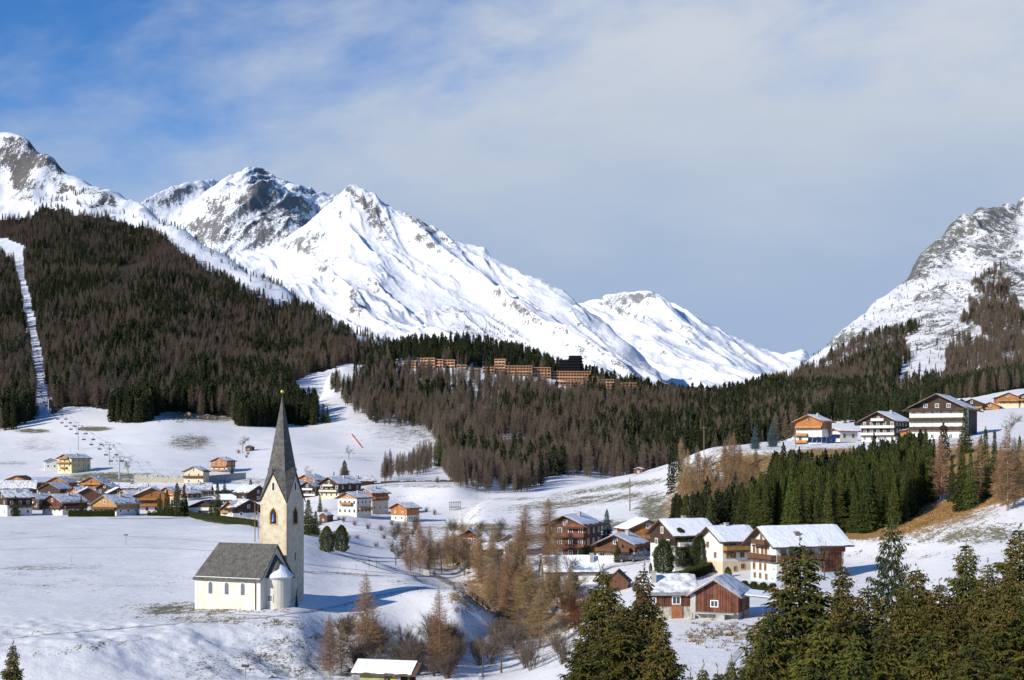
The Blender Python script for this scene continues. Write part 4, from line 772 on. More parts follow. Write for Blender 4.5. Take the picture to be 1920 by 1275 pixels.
px_tree('cypress', 1365, 1063, 1082, wide=1.2, name='round_bush', label='round dark bush on the snow before the cream and white house', cat='bush')
px_tree('mid', 556, 1105, 1138, wide=0.7, name='small_conifer', label='small dark conifer at the foot of the church tower', cat='conifer')

# ---------------------------------------------------------------- woods
def scatter(T, poly_, area_per, y0, y1, c0, c1, rs, excl=(), keep=None):
    """even-random points over world x and distance, kept inside an outline on the slope"""
    n = int((c1 - c0) / F * (y1 * y1 - y0 * y0) / 2 / area_per); u = rs.rand(n); Y = np.sqrt(y0 * y0 + u * (y1 * y1 - y0 * y0)); c = rs.uniform(c0, c1, n)
    z = T.z(c, Y); row = HZ - z * F / Y; k = poly_in(*(warp(c, row, 26 if T is MR else 14) if T in (ML, MR) and n > 3000 else (c, row)), poly_)
    for e in excl: k &= ~poly_in(c, row, e)
    if keep is not None: k &= keep(c, row, Y)
    c, Y, z = c[k], Y[k], z[k]
    # drop what the ground itself hides completely
    j = np.clip(np.searchsorted(T.Y, Y) - 2, 0, len(T.Y) - 1); i = np.clip(((c - T.c[0]) / (T.c[1] - T.c[0])).astype(int), 0, len(T.c) - 1)
    vis = (HZ - (z + 18) * F / Y) < T.rowmin()[i, j]
    vis &= (c > -90) & (c < 2010)
    c, Y, z = c[vis], Y[vis], z[vis]
    return np.stack([(c - 960) / F * Y, Y, z, c, HZ - z * F / Y], -1)
rs = RS_(11)
cand = []      # (species, x, y, z, height, width, zone)
def addc(P, larch_frac, h0, h1, zone, rs, wid=1.0):
    mixn = vnoise(P[:, 0] / 70, P[:, 1] / 90, 77) * 0.6 + vnoise(P[:, 0] / 22, P[:, 1] / 25, 78) * 0.4
    lf = larch_frac(P) if callable(larch_frac) else larch_frac
    q = rs.rand(len(P)) * 0.45 + mixn * 0.8 - 0.12; sp = q < lf
    h = rs.uniform(h0, h1, len(P)) * (1 - 0.38 * np.clip((P[:, 1] - 1500) / 900, 0, 1)) * (0.85 + 0.3 * vnoise(P[:, 0] / 40, P[:, 1] / 40, 79))
    for a, s_, hh in zip(P, sp, h): cand.append(('larch' if s_ else 'spruce', a[0], a[1], a[2], hh, wid * rs.uniform(0.85, 1.2), zone))
# left mountain
PL = scatter(ML, TREED_L, 46, 1095, 2750, -120, 790, rs, [LIFT_CUT, [(220, 497), (262, 497), (262, 520), (220, 520)]])
addc(PL, lambda P: np.where(P[:, 4] < 520, 0.67, 0.57), 12, 25, 'the slope above the ski meadow', rs, 1.12)
# lonely trees along the upper slopes and the crest line
P2 = scatter(ML, [(55, 385), (100, 350), (150, 352), (230, 392), (300, 418), (420, 482), (520, 545), (560, 556), (620, 590), (700, 632), (770, 655), (770, 668), (700, 646), (600, 600), (530, 562), (480, 540), (380, 465), (300, 425), (250, 408), (140, 395)], 240, 1500, 3000, -20, 790, rs); addc(P2, 0.6, 11, 17, 'the slope above the ski meadow', rs)
P2 = scatter(ML, [(265, 384), (400, 458), (520, 530), (600, 585), (700, 640), (760, 655), (760, 664), (700, 648), (600, 594), (520, 540), (400, 468), (300, 412)], 170, 1500, 3000, 240, 790, rs); addc(P2, 0.5, 10, 16, 'the slope above the ski meadow', rs)
# strip of trees beside the lower meadow edge (on the ground sheet)
LOWL = [(-60, 770), (10, 815), (40, 800), (66, 778), (66, 760), (-60, 700)]
# middle hill
MIDP = [(615, 720), (650, 735), (690, 700), (720, 650), (800, 640), (900, 655), (1040, 690), (1250, 730), (1400, 715), (1440, 722), (1500, 745), (1560, 752), (1560, 790), (1530, 800), (1500, 820), (1290, 880), (1180, 900), (1000, 905), (960, 935), (880, 915), (850, 870), (790, 800), (720, 800), (660, 775)]
HOTCUT = [(745, 686), (905, 690), (1110, 722), (1110, 738), (900, 712), (745, 700)]
GLADE = [(930, 830), (985, 825), (1010, 850), (995, 872), (930, 870)]
GLADE2 = [(850, 760), (940, 745), (960, 765), (900, 800), (850, 800)]
def midkeep(c, row, Y): return (Y > 745) & ~((np.abs(c - 880) < 200) & (Y > 1440) & (Y < 1520) & (c < 830) & (c > 735)) & ~(poly_in(c, row, GLADE2) & (RS_(5).rand(len(c)) < 0.6))
PM = scatter(G, MIDP, 41, 745, 1745, 600, 1570, rs, [GLADE, HOTCUT], midkeep)
n0 = len(cand); addc(PM, lambda P: np.where(P[:, 1] > 1520, 0.12, np.where(P[:, 3] > 1050, 0.56 + 0.14 * (P[:, 3] < 1180), 0.68)), 9, 21, 'the wooded middle hill', rs, 1.1)
keepm = []
for c in cand[n0:]:
    px = 960 + c[1] / c[2] * F; tip = HZ - (c[3] + c[4]) * F / c[2]; lim = np.interp(px, [725, 740, 905, 925, 1040, 1150, 1260, 1270], [0, 697, 703, 703, 710, 728, 746, 0])
    if c[2] < 1545 and tip < lim and rs.rand() < 0.4: continue
    if c[2] < 1560 and 1040 < px < 1095 and tip < 712: continue
    keepm.append(c)
cand[n0:] = keepm
PM2 = scatter(G, [(205, 790), (260, 800), (300, 775), (262, 765), (220, 770)], 18, 1050, 1240, 190, 310, rs); addc(PM2, 0.0, 15, 22, 'the edge of the ski meadow', rs, 1.2)
PM3 = scatter(G, [(445, 800), (520, 800), (592, 797), (595, 775), (540, 760), (440, 780)], 13, 1050, 1240, 430, 600, rs); addc(PM3, 0.12, 14, 22, 'the edge of the ski meadow', rs, 1.15)
PM4 = scatter(G, LOWL, 26, 950, 1240, -60, 70, rs); addc(PM4, 0.25, 15, 22, 'the edge of the ski meadow', rs, 1.15)
# gully trees left of centre
PG = scatter(G, [(820, 870), (860, 830), (1000, 830), (1030, 905), (960, 935), (880, 940), (846, 905)], 24, 640, 900, 800, 1040, rs); addc(PG, 0.85, 10, 16, 'the gully', rs)
PG2 = scatter(G, [(700, 905), (780, 870), (830, 800), (850, 850), (800, 890)], 32, 640, 900, 690, 860, rs); addc(PG2, 0.9, 8, 14, 'the gully', rs)
# small spruces at the snowfield on the right, behind the hotel on the plateau
PS = scatter(G, [(1440, 770), (1560, 765), (1720, 766), (1720, 800), (1640, 805), (1560, 790), (1520, 812), (1440, 800)], 60, 640, 1400, 1430, 1730, rs, keep=lambda c, r, Y: (Y < 880) | (Y > 985)); addc(PS, 0.15, 9, 15, 'the right hillside', rs)
# right mountain
PR = scatter(MR, TREED_R, 36, 1230, 2900, 1420, 2020, rs, keep=lambda c, r, Y: (vnoise(c / 30, r / 14, 55) < np.where(c > 1760, 0.74, 1.0))); addc(PR, lambda P: np.where(P[:, 3] > 1740, 0.85, 0.62), 13, 21, 'the far right mountain', rs)
PR2 = scatter(MR, [(1400, 800), (1480, 700), (1560, 640), (1760, 480), (1960, 470), (1960, 800)], 600, 1300, 3000, 1420, 1960, rs); addc(PR2, 0.7, 5, 11, 'the far right mountain', rs)
PR3 = scatter(G, [(1560, 800), (1560, 735), (1700, 730), (1930, 690), (1930, 735), (1860, 742), (1780, 750), (1740, 765)], 40, 1000, 1740, 1560, 2010, rs); addc(PR3, 0.45, 13, 20, 'the right hillside', rs)
# woods on the big massif's shadowed ribs
PB = scatter(BIG, TREED_B, 200, 2620, 3900, 850, 1200, rs); addc(PB, 0.15, 6, 10, 'the foot of the snowy massif', rs, 1.3)
# right slope below the hilltop houses
STAND = [(1262, 1008), (1262, 930), (1290, 925), (1335, 945), (1400, 935), (1450, 868), (1600, 858), (1700, 858), (1750, 880), (1752, 935), (1715, 960), (1690, 985), (1640, 998), (1560, 1008)]
PT = scatter(G, STAND, 10, 285, 440, 1250, 1760, rs, keep=lambda c, r, Y: (Y < 440)); n0 = len(cand); addc(PT, 0.04, 11, 15.5, 'the stand', rs, 1.1)
def clamp(i, xs, rows, lo, hi, hmin):
    sp, x, y, z, h, w_, zo = cand[i]; px = 960 + x / y * F; lim = np.interp(px, xs, rows) + rs.uniform(lo, hi)
    h2 = min(h, (HZ - lim) / F * y - z); return (sp, x, y, z, h2, w_ * (1.0 if h2 == h else 1.15), zo) if h2 > hmin else None
new = [clamp(i, [1262, 1300, 1400, 1440, 1455, 1560, 1600, 1650, 1700, 1760], [925, 925, 898, 872, 842, 848, 838, 822, 812, 800], 0, 26, 5.5) for i in range(n0, len(cand))]
cand[n0:] = [c for c in new if c]
P5 = [(1430, 1465, 848, 838), (1470, 838, 870), (1258, 835, 930), (1272, 850, 960), (1268, 820, 905), (1300, 905, 985), (1325, 900, 985)]
for px, tip, base in [(1468, 832, 905), (1480, 845, 905), (1498, 840, 900), (1515, 850, 905), (1258, 850, 925), (1268, 835, 905), (1324, 898, 975), (1300, 925, 985), (1548, 842, 895), (1640, 815, 880), (1620, 830, 885), (1665, 828, 885), (1690, 822, 880), (1715, 815, 880), (1735, 800, 880), (1772, 795, 865), (1804, 830, 958), (1820, 845, 955), (1848, 800, 935), (1865, 805, 905), (1912, 815, 905), (1838, 820, 890), (1785, 850, 940), (1600, 838, 890), (1580, 845, 895), (1705, 840, 950), (1745, 835, 930)]:
    p = G.hit(px, base); cand.append(('spruce', p.x, p.y, p.z, (base - tip) * p.y / F, 1.1, 'the stand'))
for px, tip, base in [(1290, 838, 935), (1310, 840, 940), (1285, 870, 950), (1322, 850, 930), (1345, 865, 940), (1362, 868, 945), (1378, 870, 938), (1335, 880, 945), (1388, 885, 940), (1300, 860, 965), (1595, 832, 905), (1535, 862, 930), (1764, 812, 938), (1838, 812, 940), (1888, 795, 958), (1902, 815, 950), (1800, 818, 880), (1352, 905, 965), (1876, 830, 950), (1920, 820, 930), (1340, 905, 975), (1370, 900, 965), (1275, 880, 955)] + [(random.uniform(1275, 1425), b - random.uniform(50, 85), b) for b in [random.uniform(885, 965) for _ in range(34)]]:
    p = G.hit(px, base); cand.append(('larchO', p.x, p.y, p.z, (base - tip) * p.y / F, 1.25, 'the stand'))
def zone_label(sp, zone, px=None):
    if zone == 'the stand' and sp == 'spruce' and px is not None:
        w = 'above the stone pines and the left farmhouse' if px < 1380 else ('above the roofs of the terrace farmhouses' if px < 1480 else ('under the orange and white hilltop house' if px < 1600 else ('under the black brown guest house' if px < 1705 else 'under the great hotel')))
        return 'dark spruce in the slope stand, ' + w
    if zone == 'the wooded middle hill' and px is not None:
        w = 'left part beside the ski piste' if px < 820 else ('part above the gully' if px < 1000 else ('middle part above the central meadow' if px < 1180 else 'right part towards the hilltop houses'))
        return ('dark spruce' if sp == 'spruce' else 'bare larch') + ' in the middle hill wood, ' + w
    d = {'the stand': {'spruce': 'dark green spruce in the close stand below the hilltop hotels', 'larchO': 'bare orange brown larch on the slope below the hilltop hotels', 'larch': 'bare brown larch inside the spruce stand below the hilltop hotels'},
         'the slope above the ski meadow': {'spruce': 'dark spruce in the big wood on the mountain slope above the ski meadow', 'larch': 'bare brown larch in the big wood on the mountain slope above the ski meadow'},
         'the wooded middle hill': {'spruce': 'dark spruce in the wood on the hill below the timber resort', 'larch': 'bare greyish brown larch in the wood on the hill below the timber resort'},
         'the edge of the ski meadow': {'spruce': 'dark spruce in a clump at the edge of the ski meadow', 'larch': 'bare larch in a clump at the edge of the ski meadow'},
         'the gully': {'spruce': 'spruce among the bare trees where the gully meets the middle hill', 'larch': 'bare larch where the gully meets the middle hill'},
         'the right hillside': {'spruce': 'small spruce around the snowfield behind the hilltop hotels', 'larch': 'small bare larch around the snowfield behind the hilltop hotels'}}
    return d.get(zone, {}).get(sp)
VARI = {'spruce': ['mid'], 'larch': ['larch_mid'], 'larchO': ['larch_mid']}
M_grey = {}
def larch_grey():
    P = []
    for (crown, trunk, H0, cm) in PROTO['larch_mid']:
        c = crown.copy(); c.materials[0] = M_LARCH; P.append((c, trunk, H0, cm))
    PROTO['larch_grey'] = P
larch_grey()
LIMIT = {'spruce': 300 - len(NS) - len(SV) - 8, 'larch': 300 - 60}
def pick(sp):
    L = [c for c in cand if c[0].startswith(sp)]; L.sort(key=lambda c: -c[4] / c[2])
    ok, rest = [], []
    for c in L:
        px = 960 + c[1] / c[2] * F; row = HZ - c[3] * F / c[2]
        if len(ok) < LIMIT[sp] and 0 < px < 1920 and zone_label(c[0], c[6]): ok.append(c)
        else: rest.append(c)
    return ok, rest
def forest(name, kinds, rest, label, cat):
    """one object for all the remaining trees of a kind: points that carry tree copies"""
    pc = bpy.data.collections.new(name + "_shapes"); n = 0
    for kd in kinds:
        for (crown, trunk, H0, cm) in PROTO[kd]:
            b = bmesh.new(); b.from_mesh(crown)
            me = bpy.data.meshes.new(name + "_shape"); b2 = bmesh.new(); b2.from_mesh(trunk); nv = len(b.verts)
            t = bpy.data.meshes.new("tmp"); b2.to_mesh(t); b2.free(); b.from_mesh(t); b.to_mesh(me); nf = len(crown.polygons); b.free()
            me.materials.append(crown.materials[0]); me.materials.append(M_BARK)
            mi = np.zeros(len(me.polygons), np.int32); mi[nf:] = 1; me.polygons.foreach_set('material_index', mi)
            o = bpy.data.objects.new("%s_shape_%02d" % (name, n), me); pc.objects.link(o); n += 1
    V = np.array([[c[1], c[2], c[3]] for c in rest], np.float32); me = bpy.data.meshes.new(name); me.vertices.add(len(V)); me.vertices.foreach_set('co', V.ravel())
    r_ = RS_(42); H0 = PROTO[kinds[0]][0][2]
    sc = np.array([c[4] / H0 for c in rest]); wd_ = np.array([c[5] for c in rest])
    a = me.attributes.new('tscale', 'FLOAT_VECTOR', 'POINT'); a.data.foreach_set('vector', np.stack([sc * wd_, sc * wd_, sc], -1).astype(np.float32).ravel())
    a = me.attributes.new('trot', 'FLOAT_VECTOR', 'POINT'); a.data.foreach_set('vector', np.stack([r_.normal(size=len(V)) * .02, r_.normal(size=len(V)) * .02, r_.rand(len(V)) * 6.28], -1).astype(np.float32).ravel())
    a = me.attributes.new('tidx', 'INT', 'POINT'); a.data.foreach_set('value', r_.randint(0, n, len(V)).astype(np.int32))
    me.update(); o = link(name, me); prop(o, label, cat, None, 'stuff')
    ng = bpy.data.node_groups.new(name, 'GeometryNodeTree'); ng.interface.new_socket('Geometry', in_out='INPUT', socket_type='NodeSocketGeometry'); ng.interface.new_socket('Geometry', in_out='OUTPUT', socket_type='NodeSocketGeometry')
    N = ng.nodes; L = ng.links; gi = N.new('NodeGroupInput'); go = N.new('NodeGroupOutput'); ip = N.new('GeometryNodeInstanceOnPoints'); ci = N.new('GeometryNodeCollectionInfo')
    ci.inputs['Collection'].default_value = pc; ci.inputs['Separate Children'].default_value = True; ci.inputs['Reset Children'].default_value = True
    def na(k, t):
        x = N.new('GeometryNodeInputNamedAttribute'); x.data_type = t; x.inputs['Name'].default_value = k; return x.outputs['Attribute']
    L.new(gi.outputs[0], ip.inputs['Points']); L.new(ci.outputs[0], ip.inputs['Instance']); ip.inputs['Pick Instance'].default_value = True
    L.new(na('tidx', 'INT'), ip.inputs['Instance Index']); L.new(na('tscale', 'FLOAT_VECTOR'), ip.inputs['Scale'])
    er = N.new('FunctionNodeEulerToRotation'); L.new(na('trot', 'FLOAT_VECTOR'), er.inputs[0]); L.new(er.outputs[0], ip.inputs['Rotation'])
    L.new(ip.outputs[0], go.inputs[0])
    md = o.modifiers.new('trees', 'NODES'); md.node_group = ng
    return o
for sp in ('spruce', 'larch'):
    ok, rest = pick(sp)
    for c in ok:
        kd = {'spruce': 'mid', 'larch': 'larch_grey', 'larchO': 'larch_mid'}[c[0]]; lab = zone_label(c[0], c[6], 960 + c[1] / c[2] * F)
        tree_obj(kd, (c[1], c[2], c[3] - 0.2), c[4], wide=c[5], name=sp + '_tree', label=lab, cat=sp, group={'spruce': 'spruces: ', 'larch': 'larches: ', 'larchO': 'orange larches: '}[c[0]] + (lab.split(', ')[1] if ', ' in lab else c[6]))
    if sp == 'spruce': forest('spruce_forest', ['low'], rest, 'dark green spruces covering the mountain slopes and the middle hill', 'forest')
    else: forest('larch_forest', ['larch_low'], rest, 'bare brown larches mixed through the slopes and the middle hill', 'forest')
    print(sp, len(ok), len(rest))
# ---------------------------------------------------------------- building materials
SNOW = mat("roof_snow", (0.84, 0.86, 0.90), 0.7, var=0.03, vscale=0.5, bump=0.15, bscale=1.5, spec=0.15)
SNOW_THIN = mat("thin_roof_snow", (0.80, 0.82, 0.86), 0.8, vscale=0.9, col2=(0.27, 0.235, 0.21), contrast=(0.42, 0.72), bump=0.05, bscale=3, spec=0.15)
GREYROOF = mat("grey_roof", (0.30, 0.29, 0.28), 0.8, vscale=0.8, col2=(0.20, 0.19, 0.185), bump=0.03, bscale=8)
DARKROOF = mat("dark_roof", (0.075, 0.062, 0.055), 0.8, vscale=1.0, col2=(0.045, 0.038, 0.035), bump=0.03, bscale=8)
BROWNROOF = mat("brown_roof_edge", (0.13, 0.075, 0.045), 0.8, vscale=1.0, col2=(0.075, 0.045, 0.03))
WHITE = mat("white_render", (0.67, 0.65, 0.60), 0.85, var=0.04, vscale=0.6, bump=0.01, bscale=20)
CREAM = mat("cream_render", (0.66, 0.55, 0.36), 0.85, var=0.05, vscale=0.6)
YELLOW = mat("yellow_render", (0.72, 0.56, 0.28), 0.85, var=0.06, vscale=0.6)
PINK = mat("pink_render", (0.62, 0.46, 0.38), 0.85, var=0.06, vscale=0.6)
BLUEW = mat("pale_blue_render", (0.50, 0.60, 0.68), 0.85, var=0.06, vscale=0.6)
CONCRETE = mat("concrete", (0.42, 0.41, 0.38), 0.9, vscale=0.7, col2=(0.30, 0.29, 0.27), bump=0.02, bscale=6)
RUBBLE = mat("rubble_stone", (0.50, 0.46, 0.37), 0.9, vscale=2.2, col2=(0.24, 0.22, 0.18), bump=0.1, bscale=3)
W_DARK = planks("dark_brown_boards", (0.075, 0.045, 0.030))
W_BROWN = planks("brown_boards", (0.155, 0.075, 0.042))
W_RED = planks("red_brown_boards", (0.20, 0.072, 0.040), var=0.6)
W_ORANGE = planks("orange_boards", (0.52, 0.20, 0.065))
W_HONEY = planks("honey_boards", (0.58, 0.31, 0.12))
W_GREY = planks("weathered_boards", (0.22, 0.20, 0.18))
W_RAIL_B = planks("balcony_boards_brown", (0.17, 0.085, 0.045), width=0.2)
W_RAIL_O = planks("balcony_boards_orange", (0.58, 0.26, 0.09), width=0.2)
W_RAIL_H = planks("balcony_boards_honey", (0.46, 0.25, 0.075), width=0.2)
W_RAIL_W = planks("balcony_boards_white", (0.66, 0.65, 0.61), width=0.2, var=0.1)
GLASS = mat("window_glass", (0.05, 0.06, 0.075), 0.12, var=0.1, spec=0.6)
FRAME_W = mat("white_window_frame", (0.82, 0.81, 0.78), 0.6, var=0.03)
FRAME_B = mat("wood_window_frame", (0.42, 0.22, 0.09), 0.6, var=0.1)
METAL = mat("galvanised_metal", (0.45, 0.46, 0.48), 0.45, var=0.08, metallic=0.6)
DARKMETAL = mat("dark_metal", (0.06, 0.06, 0.065), 0.5, var=0.1, metallic=0.4)
TIMBERPOLE = mat("timber_pole", (0.24, 0.15, 0.09), 0.85, var=0.2)
def win(parent, side, u, z, ww, wh, W2, D2, frame, near, ax='win'):
    """one window on a wall; side f/r/l/b; u along the wall, z bottom"""
    def box(mb, u0, u1, z0, z1, o0, o1):
        if side == 'f': mb.box(u0, u1, -D2 - o1, -D2 - o0, z0, z1)
        elif side == 'b': mb.box(u0, u1, D2 + o0, D2 + o1, z0, z1)
        elif side == 'r': mb.box(W2 + o0, W2 + o1, u0, u1, z0, z1)
        else: mb.box(-W2 - o1, -W2 - o0, u0, u1, z0, z1)
    t = 0.12 if near else 0.14; a, b = u - ww / 2, u + ww / 2; c, d = z, z + wh
    m = MB(); box(m, a - t, a, c - t, d + t, 0.0, 0.08); box(m, b, b + t, c - t, d + t, 0.0, 0.08); box(m, a, b, c - t, c, 0.0, 0.085); box(m, a, b, d, d + t, 0.0, 0.08)
    if near: box(m, (a + b) / 2 - .035, (a + b) / 2 + .035, c, d, 0.0, 0.05)
    if not near:
        m.cur = 1; box(m, a, b, c, d, 0.0, 0.03); return m.build('window', [frame, GLASS], parent)
    w = m.build('window', frame, parent); p = MB(); box(p, a, b, c, d, 0.0, 0.03); p.build('pane', GLASS, w)
    return w
def balcony(parent, side, u0, u1, z, W2, D2, rail, depth=1.15, h=0.95, slab=None):
    def box(mb, a, b, z0, z1, o0, o1):
        if side == 'f': mb.box(a, b, -D2 - o1, -D2 - o0, z0, z1)
        elif side == 'r': mb.box(W2 + o0, W2 + o1, a, b, z0, z1)
        else: mb.box(-W2 - o1, -W2 - o0, a, b, z0, z1)
    m = MB(); box(m, u0, u1, z - 0.14, z, 0.0, depth)
    n = max(2, int((u1 - u0) / 1.6))
    for i in range(n + 1): x = u0 + 0.08 + (u1 - u0 - 0.28) * i / n; box(m, x, x + .12, z - 0.32, z - 0.142, 0.0, depth - .1)
    b = m.build('balcony', slab or W_BROWN, parent)
    r = MB(); box(r, u0, u1, z + 0.14, z + h, depth - 0.07, depth); box(r, u0, u0 + .06, z + 0.14, z + h, 0.02, depth - .072); box(r, u1 - .06, u1, z + 0.14, z + h, 0.02, depth - .072)
    box(r, u0 - .04, u1 + .04, z + h + .002, z + h + 0.07, depth - .12, depth + .05)
    r.build('railing', rail, b); return b
def roof(parent, w, d, h, rise, over, eave, thick, rmat, snow, smat, rs, extra_front=0.0, snow_t=0.2):
    W2 = w / 2 + eave; y0 = -d / 2 - over - extra_front; y1 = d / 2 + over; k = rise / (w / 2); ze = h - eave * k; zr = h + rise
    pts = [(-W2, ze), (0, zr), (W2, ze), (W2, ze + thick), (0, zr + thick * 1.08), (-W2, ze + thick)]
    m = MB(); m.add([(x, y0, z) for x, z in pts] + [(x, y1, z) for x, z in pts], [(0, 1, 4, 5), (1, 2, 3, 4), (6, 11, 10, 7), (7, 10, 9, 8), (0, 6, 7, 1), (1, 7, 8, 2), (2, 8, 9, 3), (3, 9, 10, 4), (4, 10, 11, 5), (5, 11, 6, 0)])
    r = m.build('roof', rmat, parent)
    if snow > 0:
        s = MB(); N = max(6, int(d / 0.9)); M = 5
        for side in (-1, 1):
            V = []; cols = N + 1; rows = M + 1; lo = 0.12 + (1 - snow) * 0.5
            for i in range(cols):
                e = max(0.05, lo * W2 * rs.uniform(0.2, 0.7)) if snow < 0.98 else rs.uniform(0.02, 0.16)
                yy = y0 + 0.1 + (y1 - y0 - 0.2) * i / N
                for j in range(rows):
                    x = 0.02 + (W2 - e - 0.02) * j / M; zt = zr - x * k + thick * 1.06
                    th = snow_t * (0.8 + 0.4 * rs.random()) if 0 < i < N and j < M else 0.04
                    V.append((side * x, yy, zt + th))
            b = len(V); V += [(v[0], v[1], zr - abs(v[0]) * k + thick * 1.06 + 0.006) for v in V]
            Fs = []
            for i in range(N):
                for j in range(M):
                    a = i * rows + j; Fs.append((a, a + 1, a + rows + 1, a + rows)); 
                a = i * rows + M; Fs.append((a, a + rows, a + rows + b, a + b))
                a = i * rows; Fs.append((a + rows, a, a + b, a + rows + b))
            for i0 in (0, N):
                for j in range(M):
                    a = i0 * rows + j; Fs.append((a, a + 1, a + 1 + b, a + b))
            s.add(V, Fs)
        s.build('snow_cover', smat, r, smooth=False)
    return r
VG = 'houses of the village left of the church'; RG = 'houses on the right bank of the gully'; HG = 'houses on the hilltop terrace'
def house(label, px, py, w, d, h, rz=-25, rise=None, low=WHITE, up=W_BROWN, zs=None, floors=None, nf=3, ns=3, balc=(), rail=W_RAIL_B, frame=None, rmat=None, snow=1.0, smat=None, near=False, group='houses', over=1.1, eave=0.9, chim=1, name='alpine_house', cat='house', anchor='f', base=None, base_h=0, door=None, wins=None, gable_wins=1, uwins=True, ymin=0, Y=None, wscale=1.0, chim_x=0.25, chim_y=0.1, back=0):
    rs = random.Random(sum(map(ord, label)))
    if group == VG and smat is None and rs.random() < .65: smat = SNOW_THIN; snow = min(snow, .8)
    p = G.hit(px, py, ymin) if Y is None else Vector(((px - 960) / F * Y, Y, (HZ - py) / F * Y))
    a = R(rz); rise = rise if rise is not None else w / 2 * 0.42
    off = {'f': (0, -d / 2), 'r': (w / 2, 0), 'l': (-w / 2, 0)}[anchor]
    ox = off[0] * math.cos(a) - off[1] * math.sin(a); oy = off[0] * math.sin(a) + off[1] * math.cos(a)
    t = empty(name, (p.x - ox, p.y - oy, p.z), a, label, cat, group)
    zs = h * 0.45 if zs is None else zs; floors = floors or max(1, int(h / 2.7)); W2, D2 = w / 2, d / 2
    m = MB(); m.box(-W2, W2, -D2, D2, -2.5, min(zs, h)) if zs > 0 else None
    if zs >= h: m.v = []; m.f = []; m.m = []; m.prism([(-W2, -2.5), (W2, -2.5), (W2, h), (0, h + rise), (-W2, h)], 'y', -D2, D2)
    if m.v: m.build('wall', low, t)
    if base is not None: b = MB(); b.box(-W2 - .04, W2 + .04, -D2 - .04, D2 + .04, -2.5, base_h); b.build('basement_wall', base, t)
    if zs < h:
        e = 0.05; m = MB(); m.prism([(-W2 - e, max(zs, -2.5)), (W2 + e, max(zs, -2.5)), (W2 + e, h), (0, h + rise), (-W2 - e, h)], 'y', -D2 - e, D2 + e); m.build('upper_wall', up, t)
    fh = h / floors; vis = 'r' if rz < 0 else 'l'
    frame = frame or FRAME_W
    if wins is None:
        for fl in range(floors):
            z = fl * fh + fh * 0.32; wood = z > zs; e = 0.05 if wood else 0.0
            for i in range(nf): 
                u = -W2 + w * (i + 0.5) / nf + rs.uniform(-.15, .15)
                win(t, 'f', u, z, 0.85 * wscale, 1.15, W2 + e, D2 + e, frame, near)
            for i in range(ns):
                u = -D2 + d * (i + 0.5) / ns + rs.uniform(-.2, .2)
                win(t, vis, u, z, 0.85 * wscale, 1.15, W2 + e, D2 + e, frame, near)
        if gable_wins and rise > 1.7:
            for u in ([-0.75, 0.75] if gable_wins == 2 else [0]): win(t, 'f', u * (1.3 if gable_wins == 2 else 1), h + 0.15, 0.75, min(1.1, rise - 0.9), W2 + .05, D2 + .05, frame, near)
    else:
        for (sd_, u, z, ww, wh) in wins:
            e = (0.05 if (z > zs and zs < h) else 0.0) + (0.04 if base is not None and z < base_h else 0); win(t, sd_, u, z, ww, wh, W2 + e, D2 + e, frame, near)
    for (sd_, u0, u1, z) in balc: balcony(t, sd_, u0 * (W2 if sd_ == 'f' else D2), u1 * (W2 if sd_ == 'f' else D2), z, W2 + .06, D2 + .06, rail)
    if door: sd_, u = door; m = MB(); z0 = 0.02; m.box(u - .5, u + .5, -D2 - .1, -D2 - .052, z0, 2.0) if sd_ == 'f' else m.box(W2 + .052, W2 + .1, u - .5, u + .5, z0, 2.0); m.build('door', W_BROWN, t)
    r = roof(t, w, d, h, rise, over, eave, 0.24, rmat or BROWNROOF, snow, smat or SNOW, rs, snow_t=0.18)
    if chim:
        m = MB(); x = W2 * chim_x; y = D2 * chim_y; m.box(x - .35, x + .35, y - .35, y + .35, h + rise * (1 - chim_x) - 0.3, h + rise + 0.75); m.box(x - .42, x + .42, y - .42, y + .42, h + rise + .752, h + rise + 0.88); m.build('chimney', CONCRETE, r)
    return t
# ------------- village on the left
house('four storey yellow house with three wooden balconies alone on the ski meadow', 121, 887, 10.5, 15, 8.3, -27, low=YELLOW, up=W_HONEY, zs=8.0, rise=2.2, nf=3, ns=4, balc=[('f', -.95, .95, 5.4), ('f', -.45, .45, 2.6), ('f', -.6, .6, 7.9)], rail=W_RAIL_H, group=VG, snow=.9, smat=SNOW_THIN, frame=FRAME_W)
house('small white annex at the left side of the yellow meadow house', 96, 881, 7, 7, 5.2, 20, low=WHITE, zs=9, up=WHITE, rise=1.3, nf=2, ns=2, group=VG, snow=0, rmat=BROWNROOF, chim=0, gable_wins=0, ymin=700)
house('house with orange gable peeping over the long snow roof at the far left', 30, 916, 12, 11, 4.2, -5, low=CREAM, up=W_ORANGE, zs=2, nf=3, ns=1, group=VG, snow=0, rmat=BROWNROOF, rise=2.3, chim=0)
house('long dark house with a broad snow roof and arched white windows at the far left', 30, 932, 9.5, 17, 4.2, -78, low=W_DARK, up=W_DARK, zs=0, anchor='r', group=VG, ns=5, nf=1, rise=3.4, chim_x=-.1, gable_wins=0)
house('dark barn with gable behind the house with the grey saddle roof', 92, 932, 12, 11, 3.8, -15, low=W_DARK, up=W_DARK, zs=0, nf=1, ns=1, group=VG, rise=2.9, snow=1, chim=0, gable_wins=0, floors=1)
house('left one of two orange timber chalets in a row above the village', 106, 916, 13, 10, 2.8, -8, low=W_ORANGE, up=W_ORANGE, zs=0, rise=3, nf=3, ns=2, group=VG, balc=[('f', -.8, .8, 1.9)], rail=W_RAIL_O, frame=FRAME_B, rmat=BROWNROOF, snow=0.9, floors=1)
